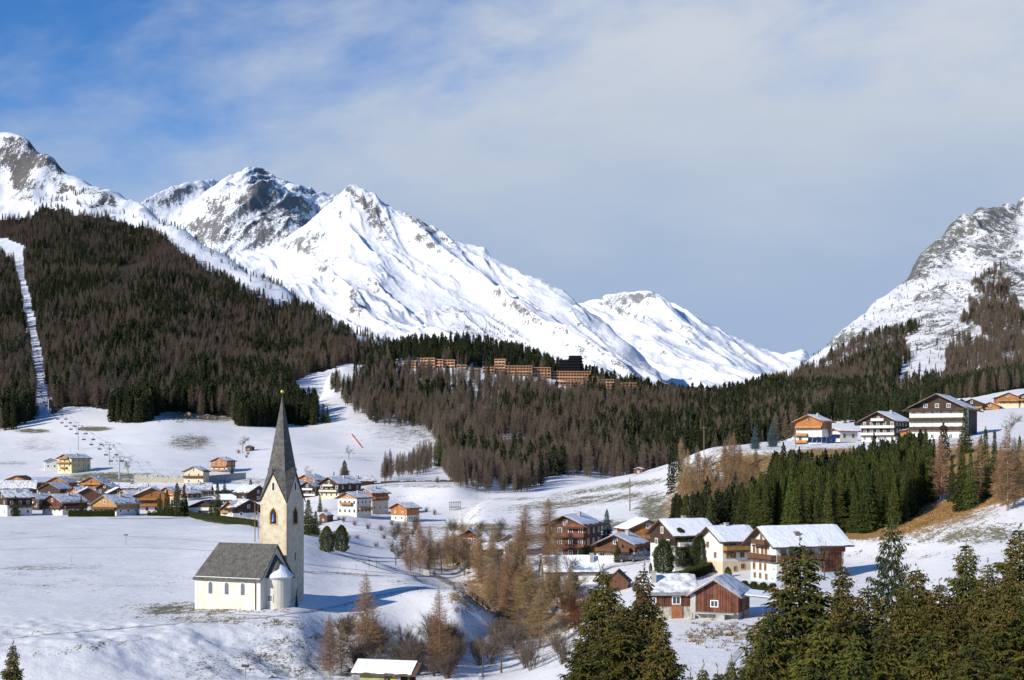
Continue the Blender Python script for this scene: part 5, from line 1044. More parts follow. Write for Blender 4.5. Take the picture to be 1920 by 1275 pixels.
house('right one of two orange timber chalets in a row above the village', 171, 916, 13, 10, 2.8, -8, low=W_ORANGE, up=W_ORANGE, zs=0, rise=3, nf=3, ns=2, group=VG, balc=[('f', -.8, .8, 1.9)], rail=W_RAIL_O, frame=FRAME_B, rmat=BROWNROOF, snow=0.9, floors=1)
house('white house with dark upper floor cut by the left edge of the photo', 3, 967, 12, 10, 7.2, -50, low=WHITE, up=W_DARK, zs=4.3, group=VG, nf=2, ns=3, rise=2.8, balc=[('r', -.9, .9, 3.4)])
house('low dark chalet with a short white balcony near the left edge of the village', 55, 956, 10, 10, 4.4, -20, low=W_DARK, up=W_BROWN, zs=2.6, group=VG, nf=3, ns=2, balc=[('f', -.6, .6, 2.7)], rail=W_RAIL_W, rise=2.2)
house('chalet with white ground floor, dark balcony and grey saddle roof left of the long hedge', 98, 966, 11.5, 13, 5.3, -30, low=WHITE, up=W_RED, zs=2.6, group=VG, nf=4, ns=3, balc=[('f', -1.0, 1.0, 2.8), ('r', -.9, .9, 2.8)], rail=W_RAIL_B, rmat=GREYROOF, snow=.55, smat=SNOW_THIN, rise=2.9)
house('big brown barn with large grey roof in the middle of the left village', 165, 950, 14.5, 13, 4.6, 18, low=W_BROWN, up=W_BROWN, zs=0, nf=1, ns=1, group=VG, rise=3.8, rmat=GREYROOF, snow=.35, smat=SNOW_THIN, chim=0, gable_wins=0, floors=1, name='timber_barn', cat='barn')
house('chalet with honey timber gable and long brown balcony behind the hedge', 196, 967, 12.5, 13, 4.7, -28, low=WHITE, up=W_HONEY, zs=2.5, group=VG, nf=4, ns=3, balc=[('f', -1.0, 1.0, 2.5)], rail=W_RAIL_B, rmat=GREYROOF, snow=.5, smat=SNOW_THIN, rise=3.2)
house('tall plain house with pale gable and yellow roof edge right of the honey gabled chalet', 232, 960, 11, 13, 6.2, -35, low=WHITE, up=W_HONEY, zs=4.6, group=VG, nf=3, ns=3, rmat=mat("yellow_roof_edge", (0.42, 0.28, 0.12), 0.8), snow=.75, smat=SNOW_THIN, rise=2.6)
house('small dark gabled house above the tall plain house', 196, 927, 9, 9, 3.2, -12, low=W_DARK, up=W_DARK, zs=0, group=VG, nf=2, ns=2, rise=2.1, rmat=DARKROOF, snow=.4, floors=1)
house('long low white house with snow roof behind the village centre', 240, 926, 9, 17, 2.8, -80, anchor='r', low=WHITE, up=W_BROWN, zs=2.8, group=VG, nf=1, ns=5, rise=2.2, floors=1)
house('big orange chalet with wide eaves right of the village driveway', 284, 962, 15, 13, 7.2, 16, low=WHITE, up=W_ORANGE, zs=2.6, group=VG, nf=4, ns=3, balc=[('f', -.95, .3, 2.8), ('f', -.95, .3, 5.4)], rail=W_RAIL_O, frame=FRAME_B, rise=3.2, snow=.7)
house('grey roofed house above the dark spruces of the village', 378, 932, 10, 12, 3.4, -60, anchor='r', low=W_GREY, up=W_GREY, zs=0, group=VG, nf=2, ns=3, rmat=GREYROOF, snow=.5, smat=SNOW_THIN, rise=3.2, floors=1)
house('white house with plain dark roof and wide garage window between two spruces', 381, 967, 12, 11, 3.6, -6, low=WHITE, up=W_DARK, zs=3.4, group=VG, wins=[('f', 0, .3, 4.2, 1.9)], rmat=DARKROOF, snow=0, rise=2.5, floors=1)
house('small orange gabled house with white ground floor next to the hedge near the church', 432, 972, 9, 11, 3.6, -32, low=WHITE, up=W_ORANGE, zs=1.8, group=VG, nf=2, ns=2, balc=[('f', -.9, .9, 2.0)], rail=W_RAIL_O, rise=3.0, frame=FRAME_B, floors=1)
house('dark roofed white house just left of the church tower', 466, 972, 13, 12, 4.0, 35, low=WHITE, up=W_DARK, zs=2.2, group=VG, nf=2, ns=3, rmat=DARKROOF, snow=.5, rise=3.1)
house('snow roofed shed behind the small orange gabled house', 437, 946, 7, 15, 2.4, -85, anchor='r', low=W_GREY, up=W_GREY, zs=0, group=VG, nf=1, ns=2, rise=2.0, floors=1, chim=0)
house('dark timber barn roof rising left of the church gable', 484, 941, 12, 13, 4.0, 40, low=W_DARK, up=W_DARK, zs=0, group=VG, nf=1, ns=2, rise=3.4, rmat=DARKROOF, snow=.5, chim=0, floors=1, name='timber_barn', cat='barn')
house('dark long barn between the spruces above the hedge', 440, 930, 10, 18, 2.6, -70, anchor='r', low=W_BROWN, up=W_DARK, zs=0, group=VG, nf=1, ns=2, rise=2.6, rmat=DARKROOF, snow=0.5, chim=0, floors=1, name='timber_barn', cat='barn')
house('red orange chalet with white ground floor on top of the concrete retaining wall', 411, 884, 10.5, 9, 6.0, -20, low=WHITE, up=W_ORANGE, zs=2.6, group=VG, nf=3, ns=2, balc=[('f', -1, 1, 2.7), ('f', -.95, .95, .3)], rail=W_RAIL_O, frame=FRAME_W, snow=.4, rise=2.1, rmat=BROWNROOF)
house('cream house with dark roof at the left end of the concrete retaining wall', 363, 908, 11, 8, 7.0, -12, low=CREAM, up=CREAM, zs=9, group=VG, nf=2, ns=2, balc=[('f', -1, 1, 3.6)], rail=W_RAIL_B, rmat=DARKROOF, snow=.15, rise=2.3)
house('orange brown house with snow roof high up right of the spire', 572, 912, 12, 12, 2.8, -22, low=W_BROWN, up=W_ORANGE, zs=0, group=VG, nf=2, ns=2, rise=2.6, floors=1)
house('dark chalet with two white balconies close to the right of the spire', 576, 933, 8.5, 9, 4.6, -18, low=W_DARK, up=W_DARK, zs=0, group=VG, nf=3, ns=2, balc=[('f', -.7, .7, 3.2), ('f', -1, 1, .7)], rail=W_RAIL_W, rise=2.2, rmat=DARKROOF, snow=.2)
house('dark brown farmhouse with two pale balconies and long snow roof right of the spire', 617, 934, 10.5, 16, 6.2, -30, low=CREAM, up=W_DARK, zs=2.3, group=VG, nf=4, ns=3, balc=[('f', -.9, .9, 2.6), ('f', -.5, .5, 5.0)], rail=mat("pale_balcony_boards", (0.62, 0.55, 0.40), 0.8), rise=2.7)
house('snow roofed barn behind the farmhouse with the pale balconies', 668, 912, 9, 18, 2.4, -62, anchor='r', low=W_BROWN, up=W_BROWN, zs=0, group=VG, nf=1, ns=1, rise=2.2, chim=0, floors=1, name='timber_barn', cat='barn')
house('white house with honey gable and one brown balcony on the snow bank', 651, 966, 8.8, 9.5, 6.6, -30, low=WHITE, up=W_HONEY, zs=6.3, group=VG, nf=4, ns=4, balc=[('f', -.6, .6, 3.9), ('r', -.8, .8, 2.0)], rail=W_RAIL_H, rise=1.9, snow=.85, smat=SNOW_THIN)
house('orange and pink house behind the white one on the snow bank', 684, 960, 8.5, 9, 7.6, -40, low=PINK, up=W_ORANGE, zs=4.5, group=VG, nf=2, ns=3, balc=[('r', -.9, .9, 5.2)], rail=W_RAIL_O, rise=1.8)
house('orange boarded barn with white ground floor standing alone by the gully', 748, 977, 7.8, 7.5, 5.0, -35, low=WHITE, up=W_ORANGE, zs=2.2, group=VG, wins=[('f', -1.8, 3.2, .7, .5), ('f', 1.8, 3.2, .7, .5), ('f', -1.6, .8, .8, .7), ('f', 1.4, .8, .8, .7), ('r', -2, .7, .7, .9), ('r', -.5, .7, .7, .9), ('r', 1, .7, .7, .9)], rise=1.7, chim=0, name='timber_barn', cat='barn')
house('little brown hut on the ski meadow beside a bare tree', 466, 846, 4.4, 4, 2.6, -15, low=W_BROWN, up=W_BROWN, zs=0, wins=[('f', 0, .9, .8, .8)], rise=1, chim=0, snow=.6, name='timber_hut', cat='hut', group='small timber huts', over=.4, eave=.3)
house('pale timber hut at the forest edge above the ski meadow', 351, 782, 4.5, 4, 2.6, -10, low=W_HONEY, up=W_HONEY, zs=0, wins=[('f', 0, .9, .8, .8)], rise=.8, chim=0, snow=.4, name='timber_hut', cat='hut', group='small timber huts', over=.3, eave=.3)
house('brown hut at the forest edge right of the pale one', 389, 786, 4.5, 4, 2.6, 12, low=W_BROWN, up=W_BROWN, zs=0, wins=[('f', 0, .9, .8, .8)], rise=.8, chim=0, snow=.6, name='timber_hut', cat='hut', group='small timber huts', over=.3, eave=.3)
house('small dark shed among trees below the farmhouse right of the tower', 606, 981, 3.2, 4, 2.6, -25, low=W_BROWN, up=W_BROWN, zs=0, wins=[('f', 0, .9, .5, .5)], rise=.9, chim=0, snow=.5, name='timber_hut', cat='hut', group='small timber huts', over=.3, eave=.3)
house('tiny snow covered hut on the ridge of the central meadow', 1197, 888, 3.2, 3, 1.5, -20, low=W_BROWN, up=W_BROWN, zs=0, wins=[('f', 0, .4, .5, .5)], rise=.5, chim=0, snow=1, name='timber_hut', cat='hut', group='small timber huts', over=.3, eave=.3)
house('small orange chalet squeezed behind the big brown barn', 140, 936, 8, 9, 3.6, -24, low=CREAM, up=W_ORANGE, zs=1.4, nf=2, ns=2, rise=2.0, group=VG, floors=1)
house('dark brown house behind the honey gabled chalet', 222, 940, 9, 10, 4.0, 22, low=W_BROWN, up=W_BROWN, zs=0, nf=2, ns=2, rise=2.3, group=VG, floors=1, rmat=DARKROOF)
house('brown gabled house between the big orange chalet and the long white house', 262, 938, 9, 10, 3.8, -30, low=WHITE, up=W_BROWN, zs=1.6, nf=2, ns=2, rise=2.2, group=VG, floors=1)
house('orange gabled house above the big orange chalet', 312, 936, 8.5, 10, 3.4, -20, low=CREAM, up=W_ORANGE, zs=1.2, nf=2, ns=2, rise=2.2, group=VG, floors=1)
house('small brown house left of the grey roofed one', 342, 938, 8, 8, 3.2, -35, low=WHITE, up=W_BROWN, zs=1.2, nf=2, ns=2, rise=2.0, group=VG, floors=1)
house('dark house with grey roof hidden behind the long dark house', 60, 914, 9, 11, 2.8, -30, low=W_BROWN, up=W_BROWN, zs=0, nf=2, ns=2, rise=2.2, group=VG, floors=1, rmat=DARKROOF, chim=0)
house('brown house right behind the church spire', 536, 925, 10, 11, 3.6, -25, low=WHITE, up=W_BROWN, zs=1.6, nf=2, ns=2, rise=2.4, group=VG, floors=1)
# ------------- right bank
house('tiny red chalet with snow roof at the foot of the central meadow', 880, 1024, 4.6, 5, 3.0, -8, low=W_BROWN, up=W_RED, zs=1.4, nf=3, ns=1, rise=1.5, group=RG, near=True, floors=1, snow=.5, smat=SNOW_THIN)
house('narrow whitewashed old building with brown roof left of the bushy larches', 958, 1042, 3.6, 5, 3.8, -20, low=WHITE, up=WHITE, zs=9, nf=1, ns=1, rise=1.0, group=RG, near=True, floors=1, snow=.3, smat=SNOW_THIN)
house('low brown shed with snow beside the whitewashed old building', 935, 1043, 3.4, 6, 1.7, -70, anchor='r', low=W_BROWN, up=W_BROWN, zs=0, wins=[], rise=1.2, group=RG, chim=0, name='timber_hut', cat='hut', snow=.5)
house('big dark brown chalet with stacked balconies behind the bushy larches', 1060, 1048, 9.6, 11, 7.6, -22, low=W_BROWN, up=W_BROWN, zs=0, nf=4, ns=3, rise=2.1, group=RG, near=True, balc=[('f', -1, 1, 5.0), ('f', -1, 1, 2.4), ('f', .1, 1, 7.1)], rail=planks("balcony_boards_red", (0.24, 0.09, 0.05), width=.2), over=1.6, snow=.6, rmat=BROWNROOF, floors=3)
house('low dark chalet with white ground floor and a car beside it', 1154, 1053, 8.4, 9, 3.6, -22, low=WHITE, up=W_BROWN, zs=2.0, nf=3, ns=2, rise=1.9, group=RG, near=True, balc=[('f', -1, .8, 2.0)], rail=W_RAIL_B, over=1.4, snow=.75, floors=1, rmat=BROWNROOF)
house('bright orange timber house with a clean snow roof right of the blue spruce', 1215, 1032, 8.6, 8, 4.8, 15, low=W_ORANGE, up=W_ORANGE, zs=0, nf=4, ns=3, rise=1.8, group=RG, near=True, balc=[('f', -1, 1, 2.5), ('f', -.2, 1, .4)], rail=W_RAIL_O, frame=FRAME_W, over=.8, rmat=BROWNROOF)
house('long white house with snow roof behind bare bushes below the brown chalet', 1072, 1099, 6.6, 10.6, 2.9, -84, anchor='r', low=WHITE, up=WHITE, zs=9, wins=[('r', -2.9, 1.1, .85, .85), ('r', .7, 1.1, .85, .85)], frame=W_BROWN, rise=2.5, group=RG, near=True, over=.35, eave=.6, chim_x=.45, chim_y=.8)
house('snow roofed farmhouse with dark upper floor hidden behind three stone pines', 1304, 1066, 9.4, 9.2, 6.6, -66, anchor='r', low=WHITE, up=W_DARK, zs=4.6, nf=2, ns=4, rise=2.5, group=RG, near=True, balc=[('r', -.9, .9, 4.2)], rail=W_RAIL_W, over=.9, chim_x=-.1, chim_y=.1)
# cream and white house: front gable faces left, long wall faces us
house('cream and white house with one long honey balcony between two snow roofed neighbours', 1386, 1072, 7.0, 7.6, 6.0, -62, anchor='r', low=WHITE, up=W_DARK, zs=6.0, base=CREAM, base_h=2.0, near=True, group=RG, rise=2.2, over=1.3, eave=.9,
      wins=[('r', -2.7, 2.7, .45, .95), ('r', -1.9, 2.7, .45, .95), ('r', -1.1, 2.7, .45, .95), ('r', .7, 2.75, .8, .95), ('r', .8, .6, .75, .8), ('r', -1.0, .3, .5, .7), ('r', -3.0, 4.4, .4, .9), ('r', -1.9, 4.7, .4, .9), ('r', -1.1, 4.7, .4, .9), ('r', .7, 4.8, .8, .8), ('f', -1.2, 4.5, .6, .9), ('f', 1.2, 2.7, .5, .9)], frame=FRAME_B, balc=[('r', -1, .72, 4.0)], rail=W_RAIL_H, chim_x=.0, chim_y=-.1)
farm = house('white farmhouse with blue basement and wooden barn end, the rightmost of the terrace houses', 1520, 1086, 8.0, 14.4, 6.3, -66, anchor='r', low=WHITE, up=WHITE, zs=12, base=BLUEW, base_h=1.1, near=True, group=RG, rise=2.7, over=1.5, eave=1.1,
      wins=[('f', -2.9, 1.6, .6, 1.1), ('f', -.9, 1.6, .5, 1.1), ('f', .6, 1.6, .5, 1.1), ('f', -2.9, 4.5, .5, 1.1), ('f', -1.8, 4.5, .5, 1.1), ('f', -.3, 4.5, .5, 1.1), ('f', .8, 4.5, .5, 1.1), ('f', -.6, 6.6, .45, 1.2), ('f', .7, 6.6, .45, 1.2), ('f', -2.6, .1, .5, .8), ('f', -.9, .1, .5, .8), ('f', 1.0, .0, .5, .9),
            ('r', -5.8, 4.5, .9, 1.1), ('r', -4.0, 4.5, .9, 1.1), ('r', -1.6, 4.5, .9, 1.1), ('r', .2, 4.5, .9, 1.1), ('r', -5.6, 1.6, .9, 1.1), ('r', -3.2, 1.6, .9, 1.1), ('r', .0, 1.6, .9, 1.1)], frame=FRAME_B, balc=[('f', -.9, 1.0, 3.5), ('f', -.5, .5, 6.0), ('r', -.99, .25, 3.5)], rail=W_RAIL_B, chim=0)
m = MB(); m.box(4.0 + .05, 4.0 + .12, 2.3, 6.6, 1.2, 6.2); m.build('barn_door', W_RED, farm)
m = MB(); m.box(4.0 + .05, 4.0 + .55, 2.2, 7.1, 4.7, 5.7); m.build('barn_gallery', W_RED, farm)
m = MB(); m.box(1.9, 2.7, -2.2, -1.4, 6.9, 8.4); m.build('dormer', mat("sooty_wood", (0.2, 0.15, 0.11), 0.9), farm)
# ------------- hilltop
house('orange and white hillside house with solar panels in front', 1517, 832, 9.6, 10, 8.0, -32, low=WHITE, up=W_ORANGE, zs=5.2, nf=3, ns=2, rise=2.1, group=HG, near=True, balc=[('f', -1, 1, 5.4), ('f', -1, -.1, 2.7), ('f', -1, -.1, .2)], rail=W_RAIL_O, frame=FRAME_B, rmat=mat("orange_roof_edge", (0.34, 0.14, 0.05), .8), snow=.35, over=1.5, eave=1.3, Y=505)
house('low white annex right of the house with solar panels', 1592, 826, 5, 8, 3.3, -62, anchor='r', low=WHITE, up=WHITE, zs=9, nf=1, ns=2, rise=.8, group=HG, near=True, rmat=mat("orange_roof_edge", (0.34, 0.14, 0.05), .8), snow=.5, chim=0, frame=FRAME_B, Y=505, gable_wins=0)
house('black brown guest house with white windows and three white balconies', 1647, 829, 11.8, 14, 7.2, -36, low=WHITE, up=W_DARK, zs=1.9, nf=5, ns=5, rise=2.9, group=HG, near=True, balc=[('f', -1, 1, 2.2), ('f', -1, 1, 4.6), ('f', -.38, .38, 7.0)], rail=W_RAIL_W, over=1.5, eave=1.5, snow=.8, rmat=BROWNROOF, wscale=.9, Y=480, floors=3)
house('orange timber link building between the two dark hotels', 1706, 829, 6, 5, 3.6, -30, low=W_ORANGE, up=W_ORANGE, zs=0, nf=2, ns=1, rise=.6, group=HG, near=True, rmat=BROWNROOF, snow=.5, chim=0, Y=470)
house('great five storey hotel with white plaster bands, brown balconies and huge overhanging gable', 1757, 826, 17.4, 20, 10.4, -28, low=WHITE, up=W_DARK, zs=10.0, nf=6, ns=0, rise=4.3, group=HG, near=True, balc=[('f', -1, 1, 3.4), ('f', -1, 1, 6.3), ('f', -1, 1, 9.4)], rail=planks("dark_railing", (0.085, 0.05, 0.032), width=.2), over=2.2, eave=2.0, snow=.5, smat=SNOW_THIN, rmat=BROWNROOF, gable_wins=0, Y=455, floors=4, chim=0, name='alpine_hotel', cat='hotel')
hotel = [o for o in COL.objects if o.name.startswith('alpine_hotel')][0]
for u in (-3.6, 0, 3.6): win(hotel, 'f', u, 10.6, 1.0, 1.1, 8.75, 10.05, FRAME_W, True)
m = MB(); m.box(8.7 + .02, 8.7 + .2, -4, 9.9, .5, 10.3); m.build('barn_wall', W_DARK, hotel)
for lab, px, py, w, d, h, rz, lo, up, zs in [('brown barn above the great hotel roof', 1800, 768, 9, 10, 3.2, 25, W_BROWN, W_BROWN, 0), ('white house with dark gable and pale balconies in the far upper hamlet', 1822, 776, 10.5, 11, 5.0, -20, WHITE, W_DARK, 2.6),
    ('orange house with white ground floor in the far upper hamlet', 1856, 778, 9, 10, 4.2, -20, WHITE, W_ORANGE, 2.2), ('grey weathered shed before the orange house of the upper hamlet', 1876, 779, 6.5, 6, 2.8, -30, W_GREY, W_GREY, 0), ('orange chalet with two balconies high in the upper hamlet', 1890, 763, 10, 10, 4.8, -10, CREAM, W_ORANGE, 1.6), ('brown chalet cut by the right edge in the upper hamlet', 1918, 762, 9, 9, 4.2, -10, CREAM, W_BROWN, 1.6)]:
    house(lab, px, py, w, d, h, rz, low=lo, up=up, zs=zs, nf=3, ns=2, rise=w * .2, group=HG, balc=[('f', -.9, .9, 2.6)] if h > 4 else (), rail=W_RAIL_H, snow=.7, Y=690, chim=0)
# solar panels
PV = mat("solar_glass", (0.02, 0.035, 0.10), 0.15, var=0.2, vscale=.5, spec=.6)
for lab, px, py, L, n, w_, tilt in [('large tilted blue solar array in front of the orange and white house', 1540, 830, 9.5, 6, 3.6, 32), ('small tilted solar array on the annex roof side', 1566, 822, 3.2, 2, 2.6, 32), ('lower long row of solar panels below the large array', 1577, 835, 9.5, 7, 1.9, 38)]:
    Y = 488 if 'large' in lab else (492 if 'small' in lab else 480); p = Vector(((px - 960) / F * Y, Y, (HZ - py) / F * Y)); t = empty('solar_array', p, R(-18), lab, 'solar panel', 'solar arrays')
    c, s = math.cos(R(tilt)), math.sin(R(tilt))
    m = MB()
    for i in range(n + 1): x = -L / 2 + L * i / n; m.tube((x, w_ * c, -1), (x, w_ * c, w_ * s - .05), .05); m.tube((x, 0, -1), (x, 0, .02), .05)
    m.build('support', METAL, t)
    for i in range(n):
        x0 = -L / 2 + L * i / n + .04; x1 = x0 + L / n - .08; m = MB(); m.add([(x0, 0, .03), (x1, 0, .03), (x1, w_ * c, w_ * s + .03), (x0, w_ * c, w_ * s + .03), (x0, .05, -.04), (x1, .05, -.04), (x1, w_ * c + .05, w_ * s - .04), (x0, w_ * c + .05, w_ * s - .04)], [(0, 1, 2, 3), (7, 6, 5, 4), (0, 4, 5, 1), (1, 5, 6, 2), (2, 6, 7, 3), (3, 7, 4, 0)]); m.build('panel', PV, t)
# ------------- red barn in front
t = house('red brown boarded barn with rubble foundation and snow roof in front of the terrace', 1341, 1160, 6.4, 7.0, 3.4, -22, low=RUBBLE, up=W_RED, zs=0.9, wins=[('f', -.1, 1.7, .9, .75)], near=True, group='the front barn', rise=1.95, over=.9, eave=.7, snow=.85, smat=SNOW_THIN, chim=0, name='timber_barn', cat='barn', floors=1, rmat=GREYROOF)
m = MB(); m.box(-3.5, -2.75, -3.64, -2.9, -1, 3.3); m.build('corner_pier', CONCRETE, t)
m = MB(); m.box(-2.7, 2.9, -4.9, -3.57, .75, .9); m.box(-3.2, -2.9, -4.8, -4.4, -1, .748); m.box(0.4, 1.6, -4.8, -3.8, -1, .748); m.build('loading_ramp', CONCRETE, t)
t2 = house('lower red brown stable joined to the left side of the front barn', 1256, 1160, 6.4, 7.4, 3.7, -86, anchor='r', low=RUBBLE, up=W_RED, zs=1.7, wins=[('r', .9, 2.1, 1.0, .9), ('r', -2.4, 2.1, .7, .8)], near=True, group='the front barn', rise=1.9, over=.5, eave=.7, snow=.95, smat=SNOW_THIN, name='timber_stable', cat='stable', floors=1, chim_x=.5, chim_y=-.55, rmat=GREYROOF)
m = MB(); m.box(3.3 + .06, 3.3 + .12, .2, 1.7, -.4, 1.9); m.build('door', mat('orange_brown_door', (.30, .12, .05), .8), t2)
# open lean-to right of the barn
p = G.hit(1420, 1156); t = empty('carport', p, R(-14), 'open snow covered lean to on timber posts right of the red barn', 'carport')
m = MB(); m.add([(-4.6, -2.6, 3.3), (3.6, -2.6, 2.65), (3.6, 2.8, 2.9), (-4.6, 2.8, 3.6), (-4.6, -2.6, 3.45), (3.6, -2.6, 2.8), (3.6, 2.8, 3.05), (-4.6, 2.8, 3.75)], [(0, 1, 2, 3), (4, 7, 6, 5), (0, 4, 5, 1), (1, 5, 6, 2), (2, 6, 7, 3), (3, 7, 4, 0)]); r = m.build('roof', W_GREY, t)
m = MB(); m.add([(-4.5, -2.5, 3.455), (3.5, -2.5, 2.81), (3.5, 2.7, 3.06), (-4.5, 2.7, 3.76), (-4.5, -2.4, 3.6), (3.4, -2.4, 2.9), (3.4, 2.6, 3.16), (-4.5, 2.6, 3.92)], [(4, 7, 6, 5), (0, 4, 5, 1), (1, 5, 6, 2), (2, 6, 7, 3), (3, 7, 4, 0)]); m.build('snow_cover', SNOW, r)
for x, y in ((-1.7, -2.3), (2.9, -2.3), (-1.7, 2.4), (2.9, 2.4)): m = MB(); m.box(x - .13, x + .13, y - .13, y + .13, -1, 3.2 - (x + 4.6) * .075); m.build('post', TIMBERPOLE, t)
p = G.hit(1152, 1092); t = house('small dark roofed shed tip behind the foreground spruces left of the stable', 1156, 1108, 4, 5, 1.6, -10, low=W_BROWN, up=W_BROWN, zs=0, wins=[], rise=1.8, snow=0, chim=0, name='timber_hut', cat='hut', group='small timber huts', over=.3, eave=.3, rmat=BROWNROOF)
# little shelter at the bottom edge
Y = 112; zr = (HZ - 1239) / F * Y; zg = zr - 3.4
t = empty('wayside_shelter', ((727 - 960) / F * Y, Y + 1.5, zg), R(-14), 'small olive shelter with snow roof and a yellow sign at the bottom edge', 'shelter')
OLIVE = mat("olive_render", (0.36, 0.34, 0.15), 0.85, var=0.12, vscale=1.2)
m = MB(); m.box(-2.1, -.05, -1.1, 1.0, -3, 2.3); m.build('wall', OLIVE, t)
m = MB(); m.box(.7, 1.9, .7, 1.0, -3, 2.3); m.build('back_wall', W_DARK, t)
for x in (0.15, 1.95): m = MB(); m.box(x - .07, x + .07, -1.05, -.91, -3, 2.35); m.build('post', TIMBERPOLE, t)
m = MB(); m.add([(-2.75, -1.7, 2.25), (2.75, -1.7, 2.25), (2.75, 0, 3.05), (-2.75, 0, 3.05), (2.75, 1.7, 2.25), (-2.75, 1.7, 2.25), (-2.75, -1.7, 2.35), (2.75, -1.7, 2.35), (2.75, 0, 3.16), (-2.75, 0, 3.16), (2.75, 1.7, 2.35), (-2.75, 1.7, 2.35)],
    [(0, 1, 2, 3), (3, 2, 4, 5), (6, 9, 8, 7), (9, 11, 10, 8), (0, 6, 7, 1), (5, 4, 10, 11), (1, 7, 8, 2), (2, 8, 10, 4), (0, 3, 9, 6), (3, 5, 11, 9)]); r = m.build('roof', BROWNROOF, t)
m = MB(); rr = random.Random(4); n = 26
V = []; 
for i in range(n + 1):
    x = -2.65 + 5.0 * i / n; e = rr.uniform(0, .16); V += [(x, -1.66 + e, 2.372 + e * .47), (x, -.02, 3.175), (x, -1.6 + e, 2.48 + e * .47), (x, -.02, 3.27)]
Fs = []
for i in range(n): a = i * 4; Fs += [(a + 2, a + 3, a + 7, a + 6), (a, a + 2, a + 6, a + 4), (a + 3, a + 1, a + 5, a + 7)]
Fs += [(0, 1, 3, 2), (n * 4, n * 4 + 2, n * 4 + 3, n * 4 + 1)]
m.add(V, Fs); m.build('snow_cover', SNOW, r)
m = MB(); m.box(.42, 1.0, -.95, -.88, 1.2, 1.95); sg = m.build('sign', mat("yellow_sign", (0.85, 0.62, 0.03), 0.5, var=0.05), t)
# ------------- timber resort and its black tower on the middle hill
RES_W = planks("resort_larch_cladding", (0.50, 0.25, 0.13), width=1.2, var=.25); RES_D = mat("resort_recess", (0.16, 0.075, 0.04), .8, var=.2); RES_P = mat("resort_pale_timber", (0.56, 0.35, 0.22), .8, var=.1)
def resort(label, px, py, w, d, storeys, rz, ncol, steps=0, Y=1480, up=None):
    z = (HZ - py) / F * Y; t = empty('resort_block', ((px - 960) / F * Y, Y, z), R(rz), label, 'resort building', 'timber resort on the hill'); fh = 3.1
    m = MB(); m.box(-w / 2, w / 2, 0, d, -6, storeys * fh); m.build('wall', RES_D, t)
    for s in range(storeys):
        x0 = -w / 2; x1 = w / 2 - steps * s * w / 10
        m = MB(); m.box(x0 - .3, x1 + .3, -1.6, -.003, s * fh + .0, s * fh + .35); m.box(x0 - .3, x1 + .3, -1.62, -1.5, s * fh + .36, s * fh + 1.15); m.build('balcony', RES_P if s % 2 == 0 else RES_W, t)
        for c in range(ncol + 1): x = x0 + (x1 - x0) * c / ncol; m = MB(); m.box(x - .25, x + .25, -1.5, -.004, s * fh + .36, (s + 1) * fh - .01); m.build('partition', RES_W, t)
    m = MB(); m.box(-w / 2 - .5, w / 2 + .5, -2.0, d + .4, storeys * fh, storeys * fh + .5); m.build('roof', RES_P, t)
    return t
resort('leftmost pale timber block of the resort, low and partly behind trees', 735, 692, 9, 8, 2, -10, 2)
resort('two storey timber block with flat roof, second from the left in the resort', 769, 700, 12, 9, 4, -12, 3)
resort('tallest stepped timber block in the left part of the resort', 802, 700, 15, 10, 5, -12, 4)
resort('lower front timber block directly under the tallest stepped block', 803, 712, 11, 8, 4, -12, 3, Y=1450)
resort('small timber block right of the tallest stepped block', 824, 697, 8, 8, 4, -12, 2)
resort('square timber block at the right end of the left resort group', 843, 698, 11, 9, 4, -14, 3)
resort('low timber block half hidden by larches in the middle of the resort', 886, 704, 14, 8, 2, -10, 4)
resort('pale corner block at the left end of the long resort wing', 938, 702, 11, 9, 5, -14, 3)
resort('long timber wing left of the black tower', 972, 709, 28, 9, 4, 7, 9)
resort('long timber wing in front of the black tower', 1070, 719, 42, 10, 4, 8, 14, Y=1500)
resort('short timber wing right of the black tower', 1110, 724, 12, 9, 3, 8, 4)
resort('timber block at the right foot of the long wing', 1137, 729, 15, 9, 3, 6, 4)
resort('lower timber terrace block below the long wing', 1070, 728, 30, 8, 2, 8, 8, Y=1440)
resort('small timber block on its own right of the resort', 1180, 741, 15, 9, 4, 4, 4)
resort('last small timber block low among the trees', 1252, 748, 10, 8, 2, 0, 3)
resort('timber block below the long wing among the larches', 1102, 737, 12, 8, 3, 4, 3, Y=1420)
resort('short timber wing joining the two long wings', 1014, 712, 20, 9, 4, 8, 6, Y=1490)
resort('low pale timber block between the left resort group and the middle larches', 866, 702, 10, 8, 3, -10, 3)
resort('low timber block just left of the pale corner block', 916, 706, 12, 8, 3, -8, 3)
Y = 1540; t = empty('hotel_tower', ((1068 - 960) / F * Y, Y, (HZ - 722) / F * Y), R(-12), 'black stepped hotel tower rising above the timber resort', 'tower')
BLK = mat("black_cladding", (0.012, 0.012, 0.015), .9, spec=.05, var=.3); BLK2 = mat("black_balcony", (0.018, 0.018, 0.021), .9, spec=.05, var=.3)
m = MB(); m.box(-11.5, 11.5, 0, 14, -8, 27.5); m.box(-1, 11.5, .5, 13.5, 27.502, 32); m.build('wall', BLK, t)
for s in range(10):
    m = MB(); x0 = -13 if s < 9 else -1; m.box(x0, 13, -1.3, 15, s * 3.05 + 1.2, s * 3.05 + 1.9); m.build('balcony', BLK2, t)
for s in range(9):
    for u in (-8, -4.8, -1.6, 1.6, 4.8, 8): win(t, 'f', u, s * 3.05 + 2.05, 1.6, 1.6, 11.5, 0.0, BLK2, False).data.materials[1] = BLK
